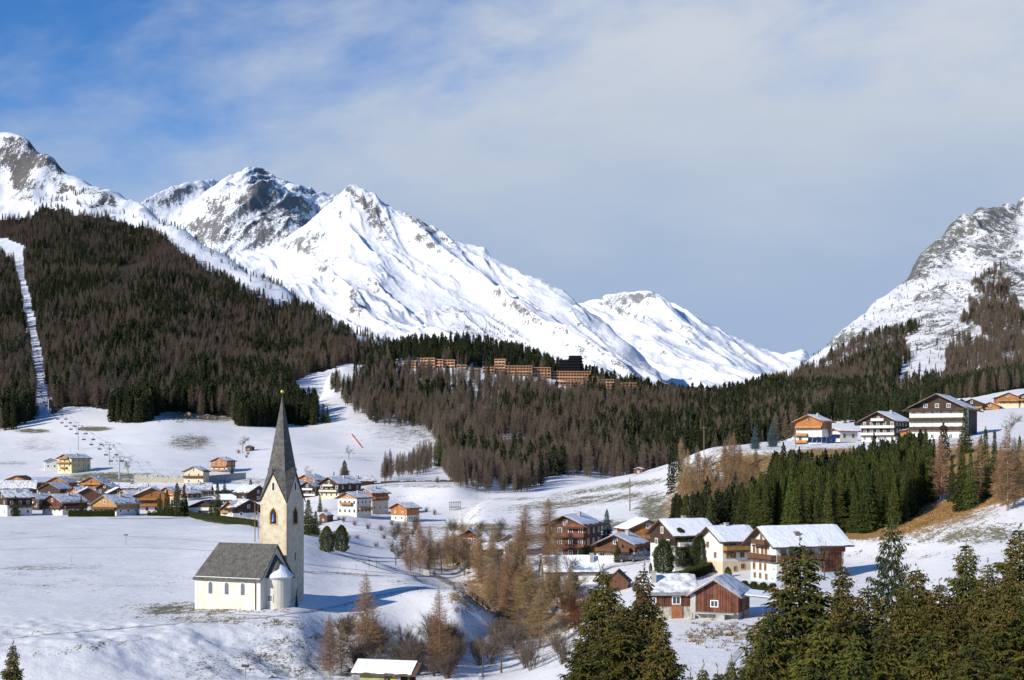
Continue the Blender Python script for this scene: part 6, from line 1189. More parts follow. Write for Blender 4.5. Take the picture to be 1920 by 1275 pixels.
# ---------------------------------------------------------------- chapel
def chapel():
    p = Vector(((488 - 960) / F * 213, 213, (HZ - 1143) / F * 213))
    t = empty('chapel', p, R(-25), 'cream chapel with pointed shingled tower standing alone on the snowy field', 'church')
    PL = mat("chapel_cream_render", (0.69, 0.645, 0.53), .9, vscale=.7, col2=(0.56, 0.50, 0.40), bump=.012, bscale=14, contrast=(.4, .8))
    ST = mat("tower_stone_render", (0.60, 0.525, 0.39), .95, vscale=1.3, col2=(0.40, 0.32, 0.225), bump=.05, bscale=5, contrast=(.42, .8))
    TRIM = mat("white_stone_trim", (0.72, 0.70, 0.65), .8, var=.03); QUOIN = mat("ochre_stone", (0.55, 0.33, 0.13), .9, var=.2, vscale=3)
    SH = bpy.data.materials.new("grey_wooden_shingles"); SH.use_nodes = True; nt = SH.node_tree; N = nt.nodes; L = nt.links; bs = N['Principled BSDF']; bs.inputs['Roughness'].default_value = .85; bs.inputs['Specular IOR Level'].default_value = .2
    tc = N.new('ShaderNodeTexCoord'); mp = N.new('ShaderNodeMapping'); mp.inputs['Scale'].default_value = (5.2, 5.2, 3.4); L.new(tc.outputs['Object'], mp.inputs[0])
    vo = N.new('ShaderNodeTexVoronoi'); vo.inputs['Scale'].default_value = 1.0; L.new(mp.outputs[0], vo.inputs['Vector']); no = N.new('ShaderNodeTexNoise'); no.inputs['Scale'].default_value = 1.2; no.inputs['Detail'].default_value = 6; L.new(tc.outputs['Object'], no.inputs['Vector'])
    hs = N.new('ShaderNodeMix'); hs.data_type = 'RGBA'; hs.inputs[6].default_value = (.045, .042, .038, 1); hs.inputs[7].default_value = (.165, .153, .138, 1)
    ad = N.new('ShaderNodeMath'); ad.operation = 'MULTIPLY_ADD'; L.new(vo.outputs['Color'], ad.inputs[0]); ad.inputs[1].default_value = .7; L.new(no.outputs[0], ad.inputs[2]); sb = N.new('ShaderNodeMath'); sb.operation = 'SUBTRACT'; sb.use_clamp = True; L.new(ad.outputs[0], sb.inputs[0]); sb.inputs[1].default_value = .35
    L.new(sb.outputs[0], hs.inputs[0]); L.new(hs.outputs[2], bs.inputs['Base Color'])
    bp = N.new('ShaderNodeBump'); bp.inputs['Distance'].default_value = .06; bp.inputs['Strength'].default_value = .8; L.new(vo.outputs['Distance'], bp.inputs['Height']); L.new(bp.outputs[0], bs.inputs['Normal'])
    h, Hr, W_ = 4.55, 9.35, 8.3
    # nave
    m = MB(); m.add([(-12, 0, -1.5), (0, 0, -1.5), (0, W_, -1.5), (-12, W_, -1.5), (-12, 0, h), (0, 0, h), (0, W_, h), (-12, W_, h), (-10.5, W_ / 2, Hr), (0, W_ / 2, Hr)], [(0, 3, 2, 1), (0, 1, 5, 4), (1, 2, 6, 9, 5), (2, 3, 7, 6), (3, 0, 4, 7), (4, 5, 9, 8), (8, 9, 6, 7), (4, 8, 7)]); m.build('nave_wall', PL, t)
    for x0, x1 in ((-12.03, -11.6), (-.55, .03)): m = MB(); m.box(x0, x1, -.05, .0, -1.4, h - .02); m.build('pilaster', TRIM, t)
    m = MB(); m.box(.0, .05, -.05, .5, -1.4, h - .02); m.build('pilaster', TRIM, t)
    m = MB(); m.box(-12.05, .05, -.12, 0, h - .16, h + .08); m.build('cornice', TRIM, t)
    m = MB(); m.box(-.85, -.75, -.17, -.06, -.5, h); m.build('downpipe', DARKMETAL, t)
    ov = .35; k = (Hr - h) / (W_ / 2); ys = -ov; zs = h - ov * k
    m = MB(); xl, xr = -12.25, .32; xi = -10.6     # left end leans in as a steep hip
    V = [(xl, ys, zs + .12), (xr, ys, zs + .12), (xr, W_ / 2, Hr + .22), (xi, W_ / 2, Hr + .22), (xl, W_ + ov, zs + .12), (xr, W_ + ov, zs + .12),
         (xl, ys, zs - .1), (xr, ys, zs - .1), (xr, W_ / 2, Hr), (xi, W_ / 2, Hr), (xl, W_ + ov, zs - .1), (xr, W_ + ov, zs - .1)]
    m.add(V, [(0, 1, 2, 3), (3, 2, 5, 4), (0, 3, 4), (6, 9, 8, 7), (9, 10, 11, 8), (6, 10, 9), (0, 6, 7, 1), (4, 5, 11, 10), (1, 7, 8, 2), (2, 8, 11, 5), (0, 4, 10, 6)]); m.build('nave_roof', SH, t)
    def arch(cx, z0, w, hh, y, depth, n=10, pointed=False):
        pts = [(cx - w / 2, z0), (cx + w / 2, z0)]
        zc = z0 + hh - w / 2 * (1.35 if pointed else 1)
        for i in range(n + 1):
            a = math.pi * i / n
            if pointed:
                s = i / n; x = math.cos(a); zz = (1 - abs(x) ** 1.45) * w / 2 * 1.35 if abs(x) > 1e-6 else w / 2 * 1.35; pts.append((cx + w / 2 * x, zc + zz))
            else: pts.append((cx + w / 2 * math.cos(a), zc + w / 2 * math.sin(a)))
        return pts
    dedup = lambda P: [q for i, q in enumerate(P) if i == 0 or (abs(q[0] - P[i - 1][0]) + abs(q[1] - P[i - 1][1])) > 1e-4]
    def archwin(parent, cx, z0, w, hh, side, y, trim, name='window', pointed=False, fr=.16, bars=True):
        outer = dedup(arch(cx, z0 - fr, w + 2 * fr, hh + 2 * fr, 0, 0, pointed=pointed)); inner = dedup(arch(cx, z0, w, hh, 0, 0, pointed=pointed))
        def P(q, o): return (q[0], y - o, q[1]) if side == 'f' else (y + o, q[0], q[1])
        m = MB(); n = len(outer); V = [P(q, .05) for q in outer] + [P(q, .05) for q in inner] + [P(q, 0) for q in outer] + [P(q, -.0) for q in inner]
        m.add(V, [(i, (i + 1) % n, n + (i + 1) % n, n + i) for i in range(n)] + [(i, 2 * n + i, 2 * n + (i + 1) % n, (i + 1) % n) for i in range(n)] + [(n + i, n + (i + 1) % n, 3 * n + (i + 1) % n, 3 * n + i) for i in range(n)])
        w_ = m.build(name, trim, parent)
        m = MB(); m.add([P(q, .012) for q in inner], [tuple(range(n))]); m.build('pane', mat("chapel_glass", (0.17, 0.18, 0.20), .35, var=.15, vscale=6), w_) if bars else m.build('painted_shade_panel', mat("painted_interior_shade", (0.035, 0.028, 0.024), .9), w_)  # without bars: flat dark sheet, the tower's unlit inside painted as colour
        if bars:
            m = MB()
            for i in range(1, 3): x = cx - w / 2 + w * i / 3; m.add([P((x - .015, z0), .02), P((x + .015, z0), .02), P((x + .015, z0 + hh - w * .3), .02), P((x - .015, z0 + hh - w * .3), .02)], [(0, 1, 2, 3)])
            for i in range(1, 5): z = z0 + (hh - w / 2) * i / 4.5; m.add([P((cx - w / 2, z - .015), .022), P((cx + w / 2, z - .015), .022), P((cx + w / 2, z + .015), .022), P((cx - w / 2, z + .015), .022)], [(0, 1, 2, 3)])
            m.build('bars', DARKMETAL, w_)
        return w_
    for cx in (-9.1, -6.1, -3.15): archwin(t, cx, 2.0, .78, 1.85, 'f', 0.0, TRIM)
    # apse: a half round wall with a half cone roof against the gable
    cx, cy, r = .25, 3.75, 2.2; n = 28
    m = MB(); ring = [(cx + r * math.cos(a), cy + r * math.sin(a)) for a in [2 * math.pi * i / n for i in range(n)]]
    m.prism(ring, 'z', -1.5, h - .1); m.build('apse_wall', PL, t, smooth=False)
    m = MB(); r2 = r + .22; m.prism([(cx + r2 * math.cos(2 * math.pi * i / n), cy + r2 * math.sin(2 * math.pi * i / n)) for i in range(n)], 'z', h - .1, h + .04); m.build('cornice', TRIM, t)
    m = MB(); r2 = r + .32; V = [(cx + r2 * math.cos(2 * math.pi * i / n), cy + r2 * math.sin(2 * math.pi * i / n), h + .045) for i in range(n)] + [(.1, cy + .2, 8.1)]
    m.add(V, [(i, (i + 1) % n, n) for i in range(n)] + [tuple(range(n))[::-1]]); ar = m.build('apse_roof', SH, t)
    # snow left on the shaded side of the apse roof
    m = MB(); k0, k1 = n - 6, n + 4; V = []; rr = random.Random(2)
    for i in range(k0, k1 + 1):
        a = 2 * math.pi * i / n; e = math.sin(math.pi * (i - k0) / (k1 - k0)) ; f = .12 + .42 * e * rr.uniform(.7, 1.1)
        b = Vector((cx + (r2 + .04) * math.cos(a), cy + (r2 + .04) * math.sin(a), h + .06)); q = b.lerp(Vector((.1, cy + .2, 8.1)), f); up_ = Vector((math.cos(a) * .1, math.sin(a) * .1, .12)); V += [b, q, b + up_, q + up_ * .5]
    Fs = [(0, 1, 3, 2), (len(V) - 4, len(V) - 2, len(V) - 1, len(V) - 3)]
    for i in range(k1 - k0): a = i * 4; Fs += [(a + 2, a + 3, a + 7, a + 6), (a, a + 2, a + 6, a + 4), (a + 3, a + 1, a + 5, a + 7)]
    m.add([tuple(v) for v in V], Fs); m.build('snow_cover', SNOW, ar)
    # apse window facing the camera side
    a = R(-80); d = Vector((math.cos(a), math.sin(a), 0)); s_ = Vector((-d.y, d.x, 0)); c = Vector((cx, cy, 0)) + d * (r + .01)
    m = MB()
    def bx(u0, u1, z0, z1, o0, o1): 
        vs = [c + s_ * u + d * o + Vector((0, 0, z)) for z in (z0, z1) for (u, o) in ((u0, o0), (u1, o0), (u1, o1), (u0, o1))]; m.add(vs, [(0, 3, 2, 1), (4, 5, 6, 7), (0, 1, 5, 4), (1, 2, 6, 5), (2, 3, 7, 6), (3, 0, 4, 7)])
    bx(-.48, -.34, 1.0, 2.15, -.1, .06); bx(.34, .48, 1.0, 2.15, -.1, .06); bx(-.34, .34, 1.0, 1.14, -.1, .06); bx(-.34, .34, 2.0, 2.15, -.1, .06); w_ = m.build('window', TRIM, t)
    m = MB(); bx(-.34, .34, 1.14, 2.0, -.1, .02); m.build('pane', GLASS, w_)
    m = MB(); [bx(x - .015, x + .015, 1.14, 2.0, .021, .035) for x in (-.17, 0, .17)]; [bx(-.34, .34, z - .015, z + .015, .022, .036) for z in (1.35, 1.57, 1.79)]; m.build('bars', METAL, w_)
    # tower
    s = 4.85; x1 = -.98; x0 = x1 - s; y0 = 8.37; y1 = y0 + s; zc, zg, zt = 15.9, 20.3, 32.6; mx, my = (x0 + x1) / 2, (y0 + y1) / 2
    m = MB(); V = [(x0, y0, -1.5), (x1, y0, -1.5), (x1, y1, -1.5), (x0, y1, -1.5), (x0, y0, zc), (x1, y0, zc), (x1, y1, zc), (x0, y1, zc), (mx, y0, zg), (x1, my, zg), (mx, y1, zg), (x0, my, zg), (mx, my, zg)]
    m.add(V, [(0, 1, 5, 8, 4), (1, 2, 6, 9, 5), (2, 3, 7, 10, 6), (3, 0, 4, 11, 7), (4, 8, 12, 11), (5, 9, 12, 8), (6, 10, 12, 9), (7, 11, 12, 10), (0, 3, 2, 1)]); tw = m.build('tower_wall', ST, t)
    rr = random.Random(8); m = MB(); z = 1.0
    for cxx, cyy, dx, dy in ((x0, y0, 1, 1), (x1, y0, -1, 1)):
        z = 5.0
        while z < zc - .6:
            hq = rr.uniform(.3, .5); a_ = rr.uniform(.25, .55); b_ = rr.uniform(.25, .5); o = .012
            xs = sorted((cxx - dx * o, cxx + dx * a_)); yy = sorted((cyy - dy * o, cyy + dy * b_)); m.box(xs[0], xs[1], yy[0], yy[1], z, z + hq); z += hq + rr.uniform(.02, .06)
    m.build('quoin', mat("ochre_quoin_stone", (0.60, 0.46, 0.29), .9, vscale=1.5, col2=(0.48, 0.35, 0.21)), tw)
    archwin(tw, mx, 12.4, 1.15, 2.45, 'f', y0 - .004, QUOIN, 'belfry_window', True, .22, False)
    archwin(tw, my, 12.4, 1.15, 2.45, 'r', x1 + .004, QUOIN, 'belfry_window', True, .22, False)
    archwin(tw, mx, 17.6, .42, 1.25, 'f', y0 - .004, TRIM, 'gable_window', False, .1, False)
    archwin(tw, my, 17.6, .42, 1.25, 'r', x1 + .004, TRIM, 'gable_window', False, .1, False)
    m = MB(); m.box(x1 + .004, x1 + .05, my - .3, my + .3, 2.3, 3.2); m.build('window', TRIM, tw); m = MB(); m.box(x1 + .004, x1 + .03, my - .12, my + .12, 6.6, 7.8); m.build('window', DARKMETAL, tw)
    # bell hanging in the front arch, blue grey
    m = MB(); 
    for (ra, za, rb, zb) in ((.1, 14.0, .22, 13.9), (.22, 13.9, .26, 13.3), (.26, 13.3, .42, 12.75)): m.tube((mx + .12, y0 - .16, za), (mx + .12, y0 - .16, zb), ra * .75, rb * .75, 12)
    m.build('bell', mat("bell_bronze", (0.10, 0.16, 0.36), .4, metallic=.3), tw)
    # spire
    e = .2; dg = s / 2 + e; m = MB(); C4 = [(mx + a * dg, my + b * dg, zc - .25) for a, b in ((-1, -1), (1, -1), (1, 1), (-1, 1))]
    G4 = [(mx, my - s / 2 - e, zg + .15), (mx + s / 2 + e, my, zg + .15), (mx, my + s / 2 + e, zg + .15), (mx - s / 2 - e, my, zg + .15)]
    q = 1.62; R4 = [(mx + a * q, my + b * q, zg + .1) for a, b in ((-1, -1), (1, -1), (1, 1), (-1, 1))]
    M4_ = [(mx, my - 1.72, zg + 1.3), (mx + 1.72, my, zg + 1.3), (mx, my + 1.72, zg + 1.3), (mx - 1.72, my, zg + 1.3)]
    U4 = [(mx + a * .42, my + b * .42, 29.2) for a, b in ((-1, -1), (1, -1), (1, 1), (-1, 1))]; N4 = [(mx + a * .46, my + b * .46, 29.2) for a, b in ((0, -1), (1, 0), (0, 1), (-1, 0))]
    V = C4 + G4 + R4 + M4_ + [(mx, my, zt)]; Fs = []
    for i in range(4):
        j = (i + 1) % 4; c0, c1, g, r0, r1, mm_ = i, j, 4 + i, 8 + i, 8 + j, 12 + i
        Fs += [(c0, g, r0), (g, c1, r1), (r0, g, mm_), (g, r1, mm_), (r0, mm_, 16), (mm_, r1, 16)]
    m.add(V, Fs); m.add([C4[0], C4[1], C4[2], C4[3]], [(0, 3, 2, 1)]) if False else None
    sp = m.build('spire', SH, t)
    m = MB()
    for i in range(4):
        j = (i + 1) % 4
        for A, B in ((C4[i], G4[i]), (G4[i], C4[j])): m.tube(A, B, .07, .07, 5)
    m.build('verge_board', DARKMETAL, sp)
    m = MB(); m.tube((mx, my, zt - .3), (mx, my, zt + .5), .05, .04); m.build('finial', DARKMETAL, sp)
    me = bpy.data.meshes.new('ball'); b = bmesh.new(); bmesh.ops.create_uvsphere(b, u_segments=14, v_segments=10, radius=.3); b.to_mesh(me); b.free(); me.materials.append(mat("gilded_ball", (0.75, 0.50, 0.10), .3, metallic=.8)); o = link('ball', me, sp); o.location = (mx, my, zt + .55)
    m = MB(); [m.tube((gx[0], gx[1], gx[2]), (gx[0], gx[1], gx[2] + .7), .06, .03) for gx in G4]; [m.tube((gx[0] - .001, gx[1], gx[2] + .35), (gx[0] + .001, gx[1], gx[2] + .5), .13, .13) for gx in G4]; m.build('gable_finial', DARKMETAL, sp)
    return t
chapel()
# ---------------------------------------------------------------- ribbons laid on the ground
def ribbon(name, pts, width, m, lift=0.06, label=None, sub=14, fade=1.0):
    P = []
    for i in range(len(pts) - 1):
        for k in range(sub): t = k / sub; P.append((pts[i][0] * (1 - t) + pts[i + 1][0] * t, pts[i][1] * (1 - t) + pts[i + 1][1] * t))
    P.append(pts[-1]); Q = [G.hit(a, b) for a, b in P]
    for _ in range(3): Q = [Q[0]] + [(Q[i - 1] + Q[i] * 2 + Q[i + 1]) / 4 for i in range(1, len(Q) - 1)] + [Q[-1]]
    mb = MB(); V = []
    for i, q in enumerate(Q):
        d = (Q[min(i + 1, len(Q) - 1)] - Q[max(i - 1, 0)]); d.z = 0; d.normalize(); n = Vector((-d.y, d.x, 0))
        for s in (-.5, -.25, 0, .25, .5):
            p = q + n * width * s; p.z = float(G.z(960 + p.x / p.y * F, p.y)) + lift; V.append(p)
    mb.add(V, [(i * 5 + j, i * 5 + j + 1, i * 5 + j + 6, i * 5 + j + 5) for i in range(len(Q) - 1) for j in range(4)])
    o = mb.build(name, m, None, smooth=True); o['kind'] = 'structure'; return o
ROADM = mat("muddy_snow_road", (0.40, 0.36, 0.31), .9, vscale=.7, col2=(0.24, 0.20, 0.165), bump=.05, bscale=2); TRACK = mat("trodden_snow", (0.66, 0.66, 0.68), .85, vscale=.8, col2=(0.42, 0.39, 0.35), bump=.04, bscale=2)
ribbon('road', [(628, 1036), (660, 1047), (700, 1062), (745, 1075), (780, 1080), (815, 1081)], .9, ROADM)
ribbon('road', [(640, 1033), (680, 1046), (722, 1060), (762, 1072), (790, 1077)], .8, ROADM)
ribbon('path', [(562, 1056), (620, 1063), (680, 1070), (740, 1076)], .7, TRACK)
ribbon('path', [(1390, 1272), (1398, 1240), (1415, 1215), (1440, 1198), (1470, 1188)], 1.1, TRACK); ribbon('path', [(1362, 1272), (1372, 1240), (1395, 1212), (1425, 1194), (1455, 1183)], .8, TRACK)
ribbon('road', [(690, 914), (740, 909), (790, 907), (845, 906)], 3.0, TRACK); ribbon('path', [(590, 996), (640, 997), (690, 1000)], .6, TRACK)
ribbon('road', [(205, 972), (260, 973), (310, 972), (352, 971)], 3.5, ROADM); ribbon('road', [(1118, 1068), (1160, 1060), (1215, 1052), (1262, 1048)], 2.6, TRACK)
ribbon('path', [(0, 1031), (120, 1027), (240, 1026), (360, 1030), (480, 1040)], .5, TRACK); ribbon('path', [(0, 1012), (90, 1006), (220, 1005), (350, 1012), (470, 1022)], .45, TRACK)
ribbon('path', [(20, 1198), (130, 1186), (260, 1176), (370, 1166), (500, 1158), (620, 1140), (700, 1118), (800, 1100)], .5, TRACK); ribbon('path', [(300, 1150), (360, 1148), (440, 1152), (560, 1158)], .4, TRACK)
ribbon('path', [(560, 852), (640, 848), (730, 852), (800, 862)], 1.0, TRACK)
# ---------------------------------------------------------------- walls, hedges, fences
def wall_strip(name, label, a, b, h, th, m, cat, group=None, n=10, noise=0):
    A = G.hit(*a); B = G.hit(*b); o = MB(); rr = random.Random(5); prev = None
    for i in range(n):
        p = A.lerp(B, i / n); q = A.lerp(B, (i + 1) / n); d = (q - p); d.z = 0; d.normalize(); k = Vector((-d.y, d.x, 0)) * th
        hh = h + rr.uniform(-noise, noise)
        o.add([p + Vector((0, 0, -2)), q + Vector((0, 0, -2)), q + k + Vector((0, 0, -2)), p + k + Vector((0, 0, -2)), p + Vector((0, 0, hh)), q + Vector((0, 0, hh)), q + k + Vector((0, 0, hh)), p + k + Vector((0, 0, hh))],
              [(4, 5, 6, 7), (0, 1, 5, 4), (2, 3, 7, 6)] + ([(0, 4, 7, 3)] if i == 0 else []) + ([(1, 2, 6, 5)] if i == n - 1 else []) + ([(0, 4, 7, 3)] if noise else []))
    w = o.build(name, m); return prop(w, label, cat, group)
wall_strip('retaining_wall', 'smooth concrete retaining wall under the red orange chalet', (384, 905), (461, 898), 3.6, .6, CONCRETE, 'wall', 'retaining walls above the village')
wall_strip('retaining_wall', 'rough boulder retaining wall left of the cream dark roofed house', (252, 903), (346, 906), 3.4, 1.2, RUBBLE, 'wall', 'retaining walls above the village', 24, .5)
wall_strip('retaining_wall', 'low dark stone wall in front of the yellow meadow house', (70, 902), (250, 905), 1.5, 1.2, mat("dark_rubble", (0.20, 0.18, 0.15), .95, vscale=1.5, col2=(0.09, 0.08, 0.065)), 'wall', 'retaining walls above the village', 24, .4)
wall_strip('retaining_wall', 'dark boulder wall along the road above the central snow bank', (715, 907), (855, 904), 1.1, .8, mat("dark_rubble", (0.20, 0.18, 0.15), .95), 'wall', None, 24, .25)
def hedge(label, a, b, h, th, nleaf, m=M_HEDGE, lump=.1, group='clipped hedges'):
    A = G.hit(*a); B = G.hit(*b); rs = RS_(int(a[0])); d = (B - A); L = d.length; dn = np.array(d.normalized()); k = np.array([-dn[1], dn[0], 0.0]); k /= np.linalg.norm(k)
    u = rs.rand(nleaf); face = rs.rand(nleaf); v = np.where(face < .5, 0, rs.rand(nleaf)); z = np.where(face < .5, rs.rand(nleaf), 1.0)
    P = np.array(A)[None] + dn[None] * (u * L)[:, None] + k[None] * ((v - rs.rand(nleaf) * .1) * th)[:, None]; P[:, 2] += z * h * (1 + lump * np.sin(u * L * 3.1)) + rs.normal(size=nleaf) * .04
    D = unit(rs.normal(size=(nleaf, 3)) + np.array([0, -.3, .8])); w = unit(np.cross(D, rs.normal(size=(nleaf, 3)))) * .09
    V, Fc = tris_from(P, w, D * .26); t = empty('hedge', A, 0, label, 'hedge', group); V = V - np.array(A, np.float32)
    link('foliage', np_mesh('foliage', V, Fc, mats=[m]), t)
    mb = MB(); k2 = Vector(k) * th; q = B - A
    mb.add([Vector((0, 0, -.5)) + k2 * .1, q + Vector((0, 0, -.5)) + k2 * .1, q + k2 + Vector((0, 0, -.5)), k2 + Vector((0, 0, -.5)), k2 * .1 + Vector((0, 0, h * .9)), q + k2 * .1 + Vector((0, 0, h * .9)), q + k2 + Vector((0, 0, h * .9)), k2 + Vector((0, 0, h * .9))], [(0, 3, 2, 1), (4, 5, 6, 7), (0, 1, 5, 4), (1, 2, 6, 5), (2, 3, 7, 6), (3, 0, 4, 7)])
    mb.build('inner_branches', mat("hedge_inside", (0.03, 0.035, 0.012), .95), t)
hedge('tall square clipped hedge in front of the honey gabled chalet', (128, 969), (213, 969), 2.3, 1.6, 9000)
hedge('long low hedge running down to the church tower', (356, 970), (478, 988), 1.9, 1.2, 11000)
hedge('ragged yellowish hedge below the big orange chalet', (276, 967), (352, 969), 1.3, 1.2, 4500, lump=.3)
hedge('clipped hedge under the cream and white house', (1283, 1090), (1336, 1072), 1.5, 1.2, 9000)
hedge('row of small pointed shrubs forming a hedge behind the red barn', (1372, 1109), (1450, 1117), 1.3, .8, 9000, lump=.35)
hedge('dark clipped hedge beside the big dark brown chalet', (1086, 1052), (1118, 1052), 2.6, 1.5, 7000)
# timber fence along the descending road
def fence(name, label, pts, step, h, m, rails=2, r=.07, cat='fence', group=None):
    Q = []
    for i in range(len(pts) - 1):
        A, B = G.hit(*pts[i]), G.hit(*pts[i + 1]); n = max(1, int((B - A).length / step))
        for k in range(n): 
            p = A.lerp(B, k / n); p.z = float(G.z(960 + p.x / p.y * F, p.y)); Q.append(p)
    Q.append(G.hit(*pts[-1])); t = empty(name, Q[0], 0, label, cat, group)
    for i, q in enumerate(Q):
        o = q - Q[0]; mb = MB(); mb.tube(o + Vector((0, 0, -.3)), o + Vector((0, 0, h)), r, r, 6); mb.build('post', m, t)
    mb = MB()
    for i in range(len(Q) - 1):
        for k in range(rails): z = h * (.45 + .5 * k / max(1, rails - 1)) if rails > 1 else h * .9; mb.tube(Q[i] - Q[0] + Vector((0, 0, z)), Q[i + 1] - Q[0] + Vector((0, 0, z)), r * .7, r * .7, 5)
    rl = mb.build('rail', m, t); return t
FENCE = mat("weathered_fence_wood", (0.11, 0.085, 0.065), .9, var=.25)
fence('timber_fence', 'dark post and rail fence along the road going down beside the mound', [(812, 1080), (850, 1102), (885, 1124), (915, 1146)], 1.5, 1.25, FENCE, 3, .09, group='timber fences')
fence('timber_fence', 'rail fence below the shelter mostly hidden by scrub', [(800, 1252), (850, 1232), (895, 1215)], 2.0, 1.2, FENCE, 3, .08, group='timber fences')
fence('timber_fence', 'thin fence along the hilltop edge left of the solar panels', [(1345, 850), (1400, 847), (1470, 845)], 4, 1.1, FENCE, 2, .05, group='timber fences')
fence('timber_fence', 'thin post fence beside the upper road above the snow bank', [(655, 914), (700, 913), (745, 909)], 4, 1.2, FENCE, 2, .06, group='timber fences')
fence('timber_fence', 'thin post fence on the meadow by the bushes right of the church', [(690, 1000), (740, 992), (780, 984)], 3, 1.0, FENCE, 2, .04, group='timber fences')
fence('timber_fence', 'low fence line along the meadow above the village', [(130, 880), (240, 884), (340, 886)], 7, 1.3, FENCE, 1, .05, group='timber fences')
# orange safety net on the piste
A = G.hit(658, 814); B = G.hit(678, 840); d = B - A; mb = MB(); NET = mat("orange_net", (0.75, 0.16, 0.05), .7, var=.2, vscale=3)
for i in range(10):
    p = d * (i / 10); q = d * ((i + 1) / 10); mb.add([p, q, q + Vector((0, 0, .8)), p + Vector((0, 0, .8)), p + Vector((.04, 0, 0)), q + Vector((.04, 0, 0)), q + Vector((.04, 0, .8)), p + Vector((.04, 0, .8))], [(0, 1, 2, 3), (7, 6, 5, 4), (3, 2, 6, 7)])
t = empty('safety_net', A, 0, 'orange safety net running down the piste behind the church', 'safety net'); mb.build('netting', NET, t)
for i in range(0, 11, 2): mb = MB(); mb.tube(d * (i / 10), d * (i / 10) + Vector((0, 0, 1.1)), .05); mb.build('post', NET, t)
# ---------------------------------------------------------------- chair lift
LP = [(91, 778, 748, 'highest chair lift pylon at the mouth of the forest aisle'), (146, 843, 797, 'tall chair lift pylon on the open ski meadow, second from the top'), (204, 872, 834, 'chair lift pylon just above the lowest one'), (223.6, 900, 856, 'lowest chair lift pylon with a wide head beside the bare round tree'), (36, 505, 484, 'small lift pylon high in the forest aisle'), (45, 585, 562, 'small lift pylon in the middle of the forest aisle'), (62, 665, 640, 'small lift pylon low in the forest aisle')]
heads = {}
for i, (px, base, top, lab) in enumerate(LP):
    T_ = G if i < 4 else ML; p = T_.hit(px, base); h = (base - top) * p.y / F; s = h / 13; t = empty('lift_pylon', p, R(8), lab, 'lift pylon', 'chair lift pylons'); heads[i] = (p, h)
    m = MB(); m.tube((0, 0, -1), (0, 0, h), .42, .28, 10); m.build('mast', METAL, t)
    m = MB(); m.box(-3.2, 3.2, -.2, .2, h - .2, h + .15); m.box(-3.2, -2.9, -.15, .15, h - 1.1, h - .202); m.box(2.9, 3.2, -.15, .15, h - 1.1, h - .202); m.box(-2.4, 2.4, -.12, .12, h + 1.3, h + 1.5); m.tube((-1.4, 0, h + .15), (-2.2, 0, h + 1.3), .08); m.tube((1.4, 0, h + .15), (2.2, 0, h + 1.3), .08); m.build('crossarm', METAL, t)
    for sx in (-1, 1): m = MB(); m.box(sx * 3.05 - .2, sx * 3.05 + .2, -2, 2, h - .9, h - .5); m.build('sheave_train', DARKMETAL, t)
order = [4, 5, 6, 0, 1, 2, 3]; cb = MB(); chairs = []
for a, b in zip(order[:-1], order[1:]):
    (p, h), (q, g) = heads[a], heads[b]
    for sx in (-3.05, 3.05):
        A = p + Vector((sx, 0, h - .5)); B = q + Vector((sx, 0, g - .5)); pr = A
        for i in range(1, 9): t_ = i / 8; c = A.lerp(B, t_) - Vector((0, 0, 4 * .012 * (B - A).length * t_ * (1 - t_))); cb.tube(pr, c, .035, .035, 4); pr = c
        n = int((B - A).length / 26)
        if a in (0, 1, 2) or a == 6: chairs += [A.lerp(B, (i + .5) / n) - Vector((0, 0, 4 * .012 * (B - A).length * ((i + .5) / n) * (1 - (i + .5) / n))) for i in range(n)]
prop(cb.build('lift_cable', DARKMETAL), 'thin steel cable loop of the chair lift', 'cable')
proto_c = None
for c in chairs:
    if proto_c is None:
        proto_c = empty('lift_chair', c, R(8), 'empty hanging chair of the chair lift', 'lift chair', 'chairs hanging on the lift'); m = MB(); m.tube((0, 0, 0), (0, 0, -2.4), .06); m.box(-1.1, 1.1, -.05, .05, -2.5, -2.4); m.build('hanger', DARKMETAL, proto_c)
        m = MB(); m.box(-1.1, 1.1, -.5, .1, -3.5, -3.35); m.box(-1.1, 1.1, .1, .2, -3.5, -2.75); m.box(-1.1, -1.03, -.5, .1, -3.3, -2.5); m.box(1.03, 1.1, -.5, .1, -3.3, -2.5); m.build('seat', DARKMETAL, proto_c)
    else:
        o = proto_c.copy(); COL.objects.link(o); o.location = c
        for ch in proto_c.children: k = ch.copy(); COL.objects.link(k); k.parent = o
# ---------------------------------------------------------------- poles
def pole(label, px, base, top, r=.12, arms=(), m=TIMBERPOLE, name='power_pole', cat='pole', lamp=False, T_=G, group='poles'):
    p = T_.hit(px, base); h = (base - top) * p.y / F; t = empty(name, p, R(-10), label, cat, group); mb = MB(); mb.tube((0, 0, -.5), (0, 0, h), r, r * .75, 8); mb.build('shaft', m, t)
    for z, w in arms: mb = MB(); mb.box(-w / 2, w / 2, -.06, .06, h - z, h - z + .12); mb.build('crossarm', m, t)
    if lamp: mb = MB(); mb.box(-.45, .45, -.2, .2, h, h + .3); mb.build('lamp_head', DARKMETAL, t)
    return p + Vector((0, 0, h))
A1 = pole('brown timber power pole standing on the central meadow', 1181, 958, 897, .2, (), group='timber power poles')
p_ = G.hit(1181, 958); mb = MB(); q_ = G.hit(1186, 954); 
A2 = pole('timber pole with two crossarms sticking out of the larches on the hill lip', 1320, 855, 798, .14, ((.8, 2.2),), group='timber power poles')
A3 = pole('dark thin pole at the corner of the orange and white hilltop house', 1492, 839, 803, .12)
A4 = pole('tall brown pole close to the left side of the church tower', 478, 1016, 938, .13, ((.4, 1.2),)); A5 = pole('thinner reddish pole touching the left side of the church tower', 484, 1010, 945, .1)
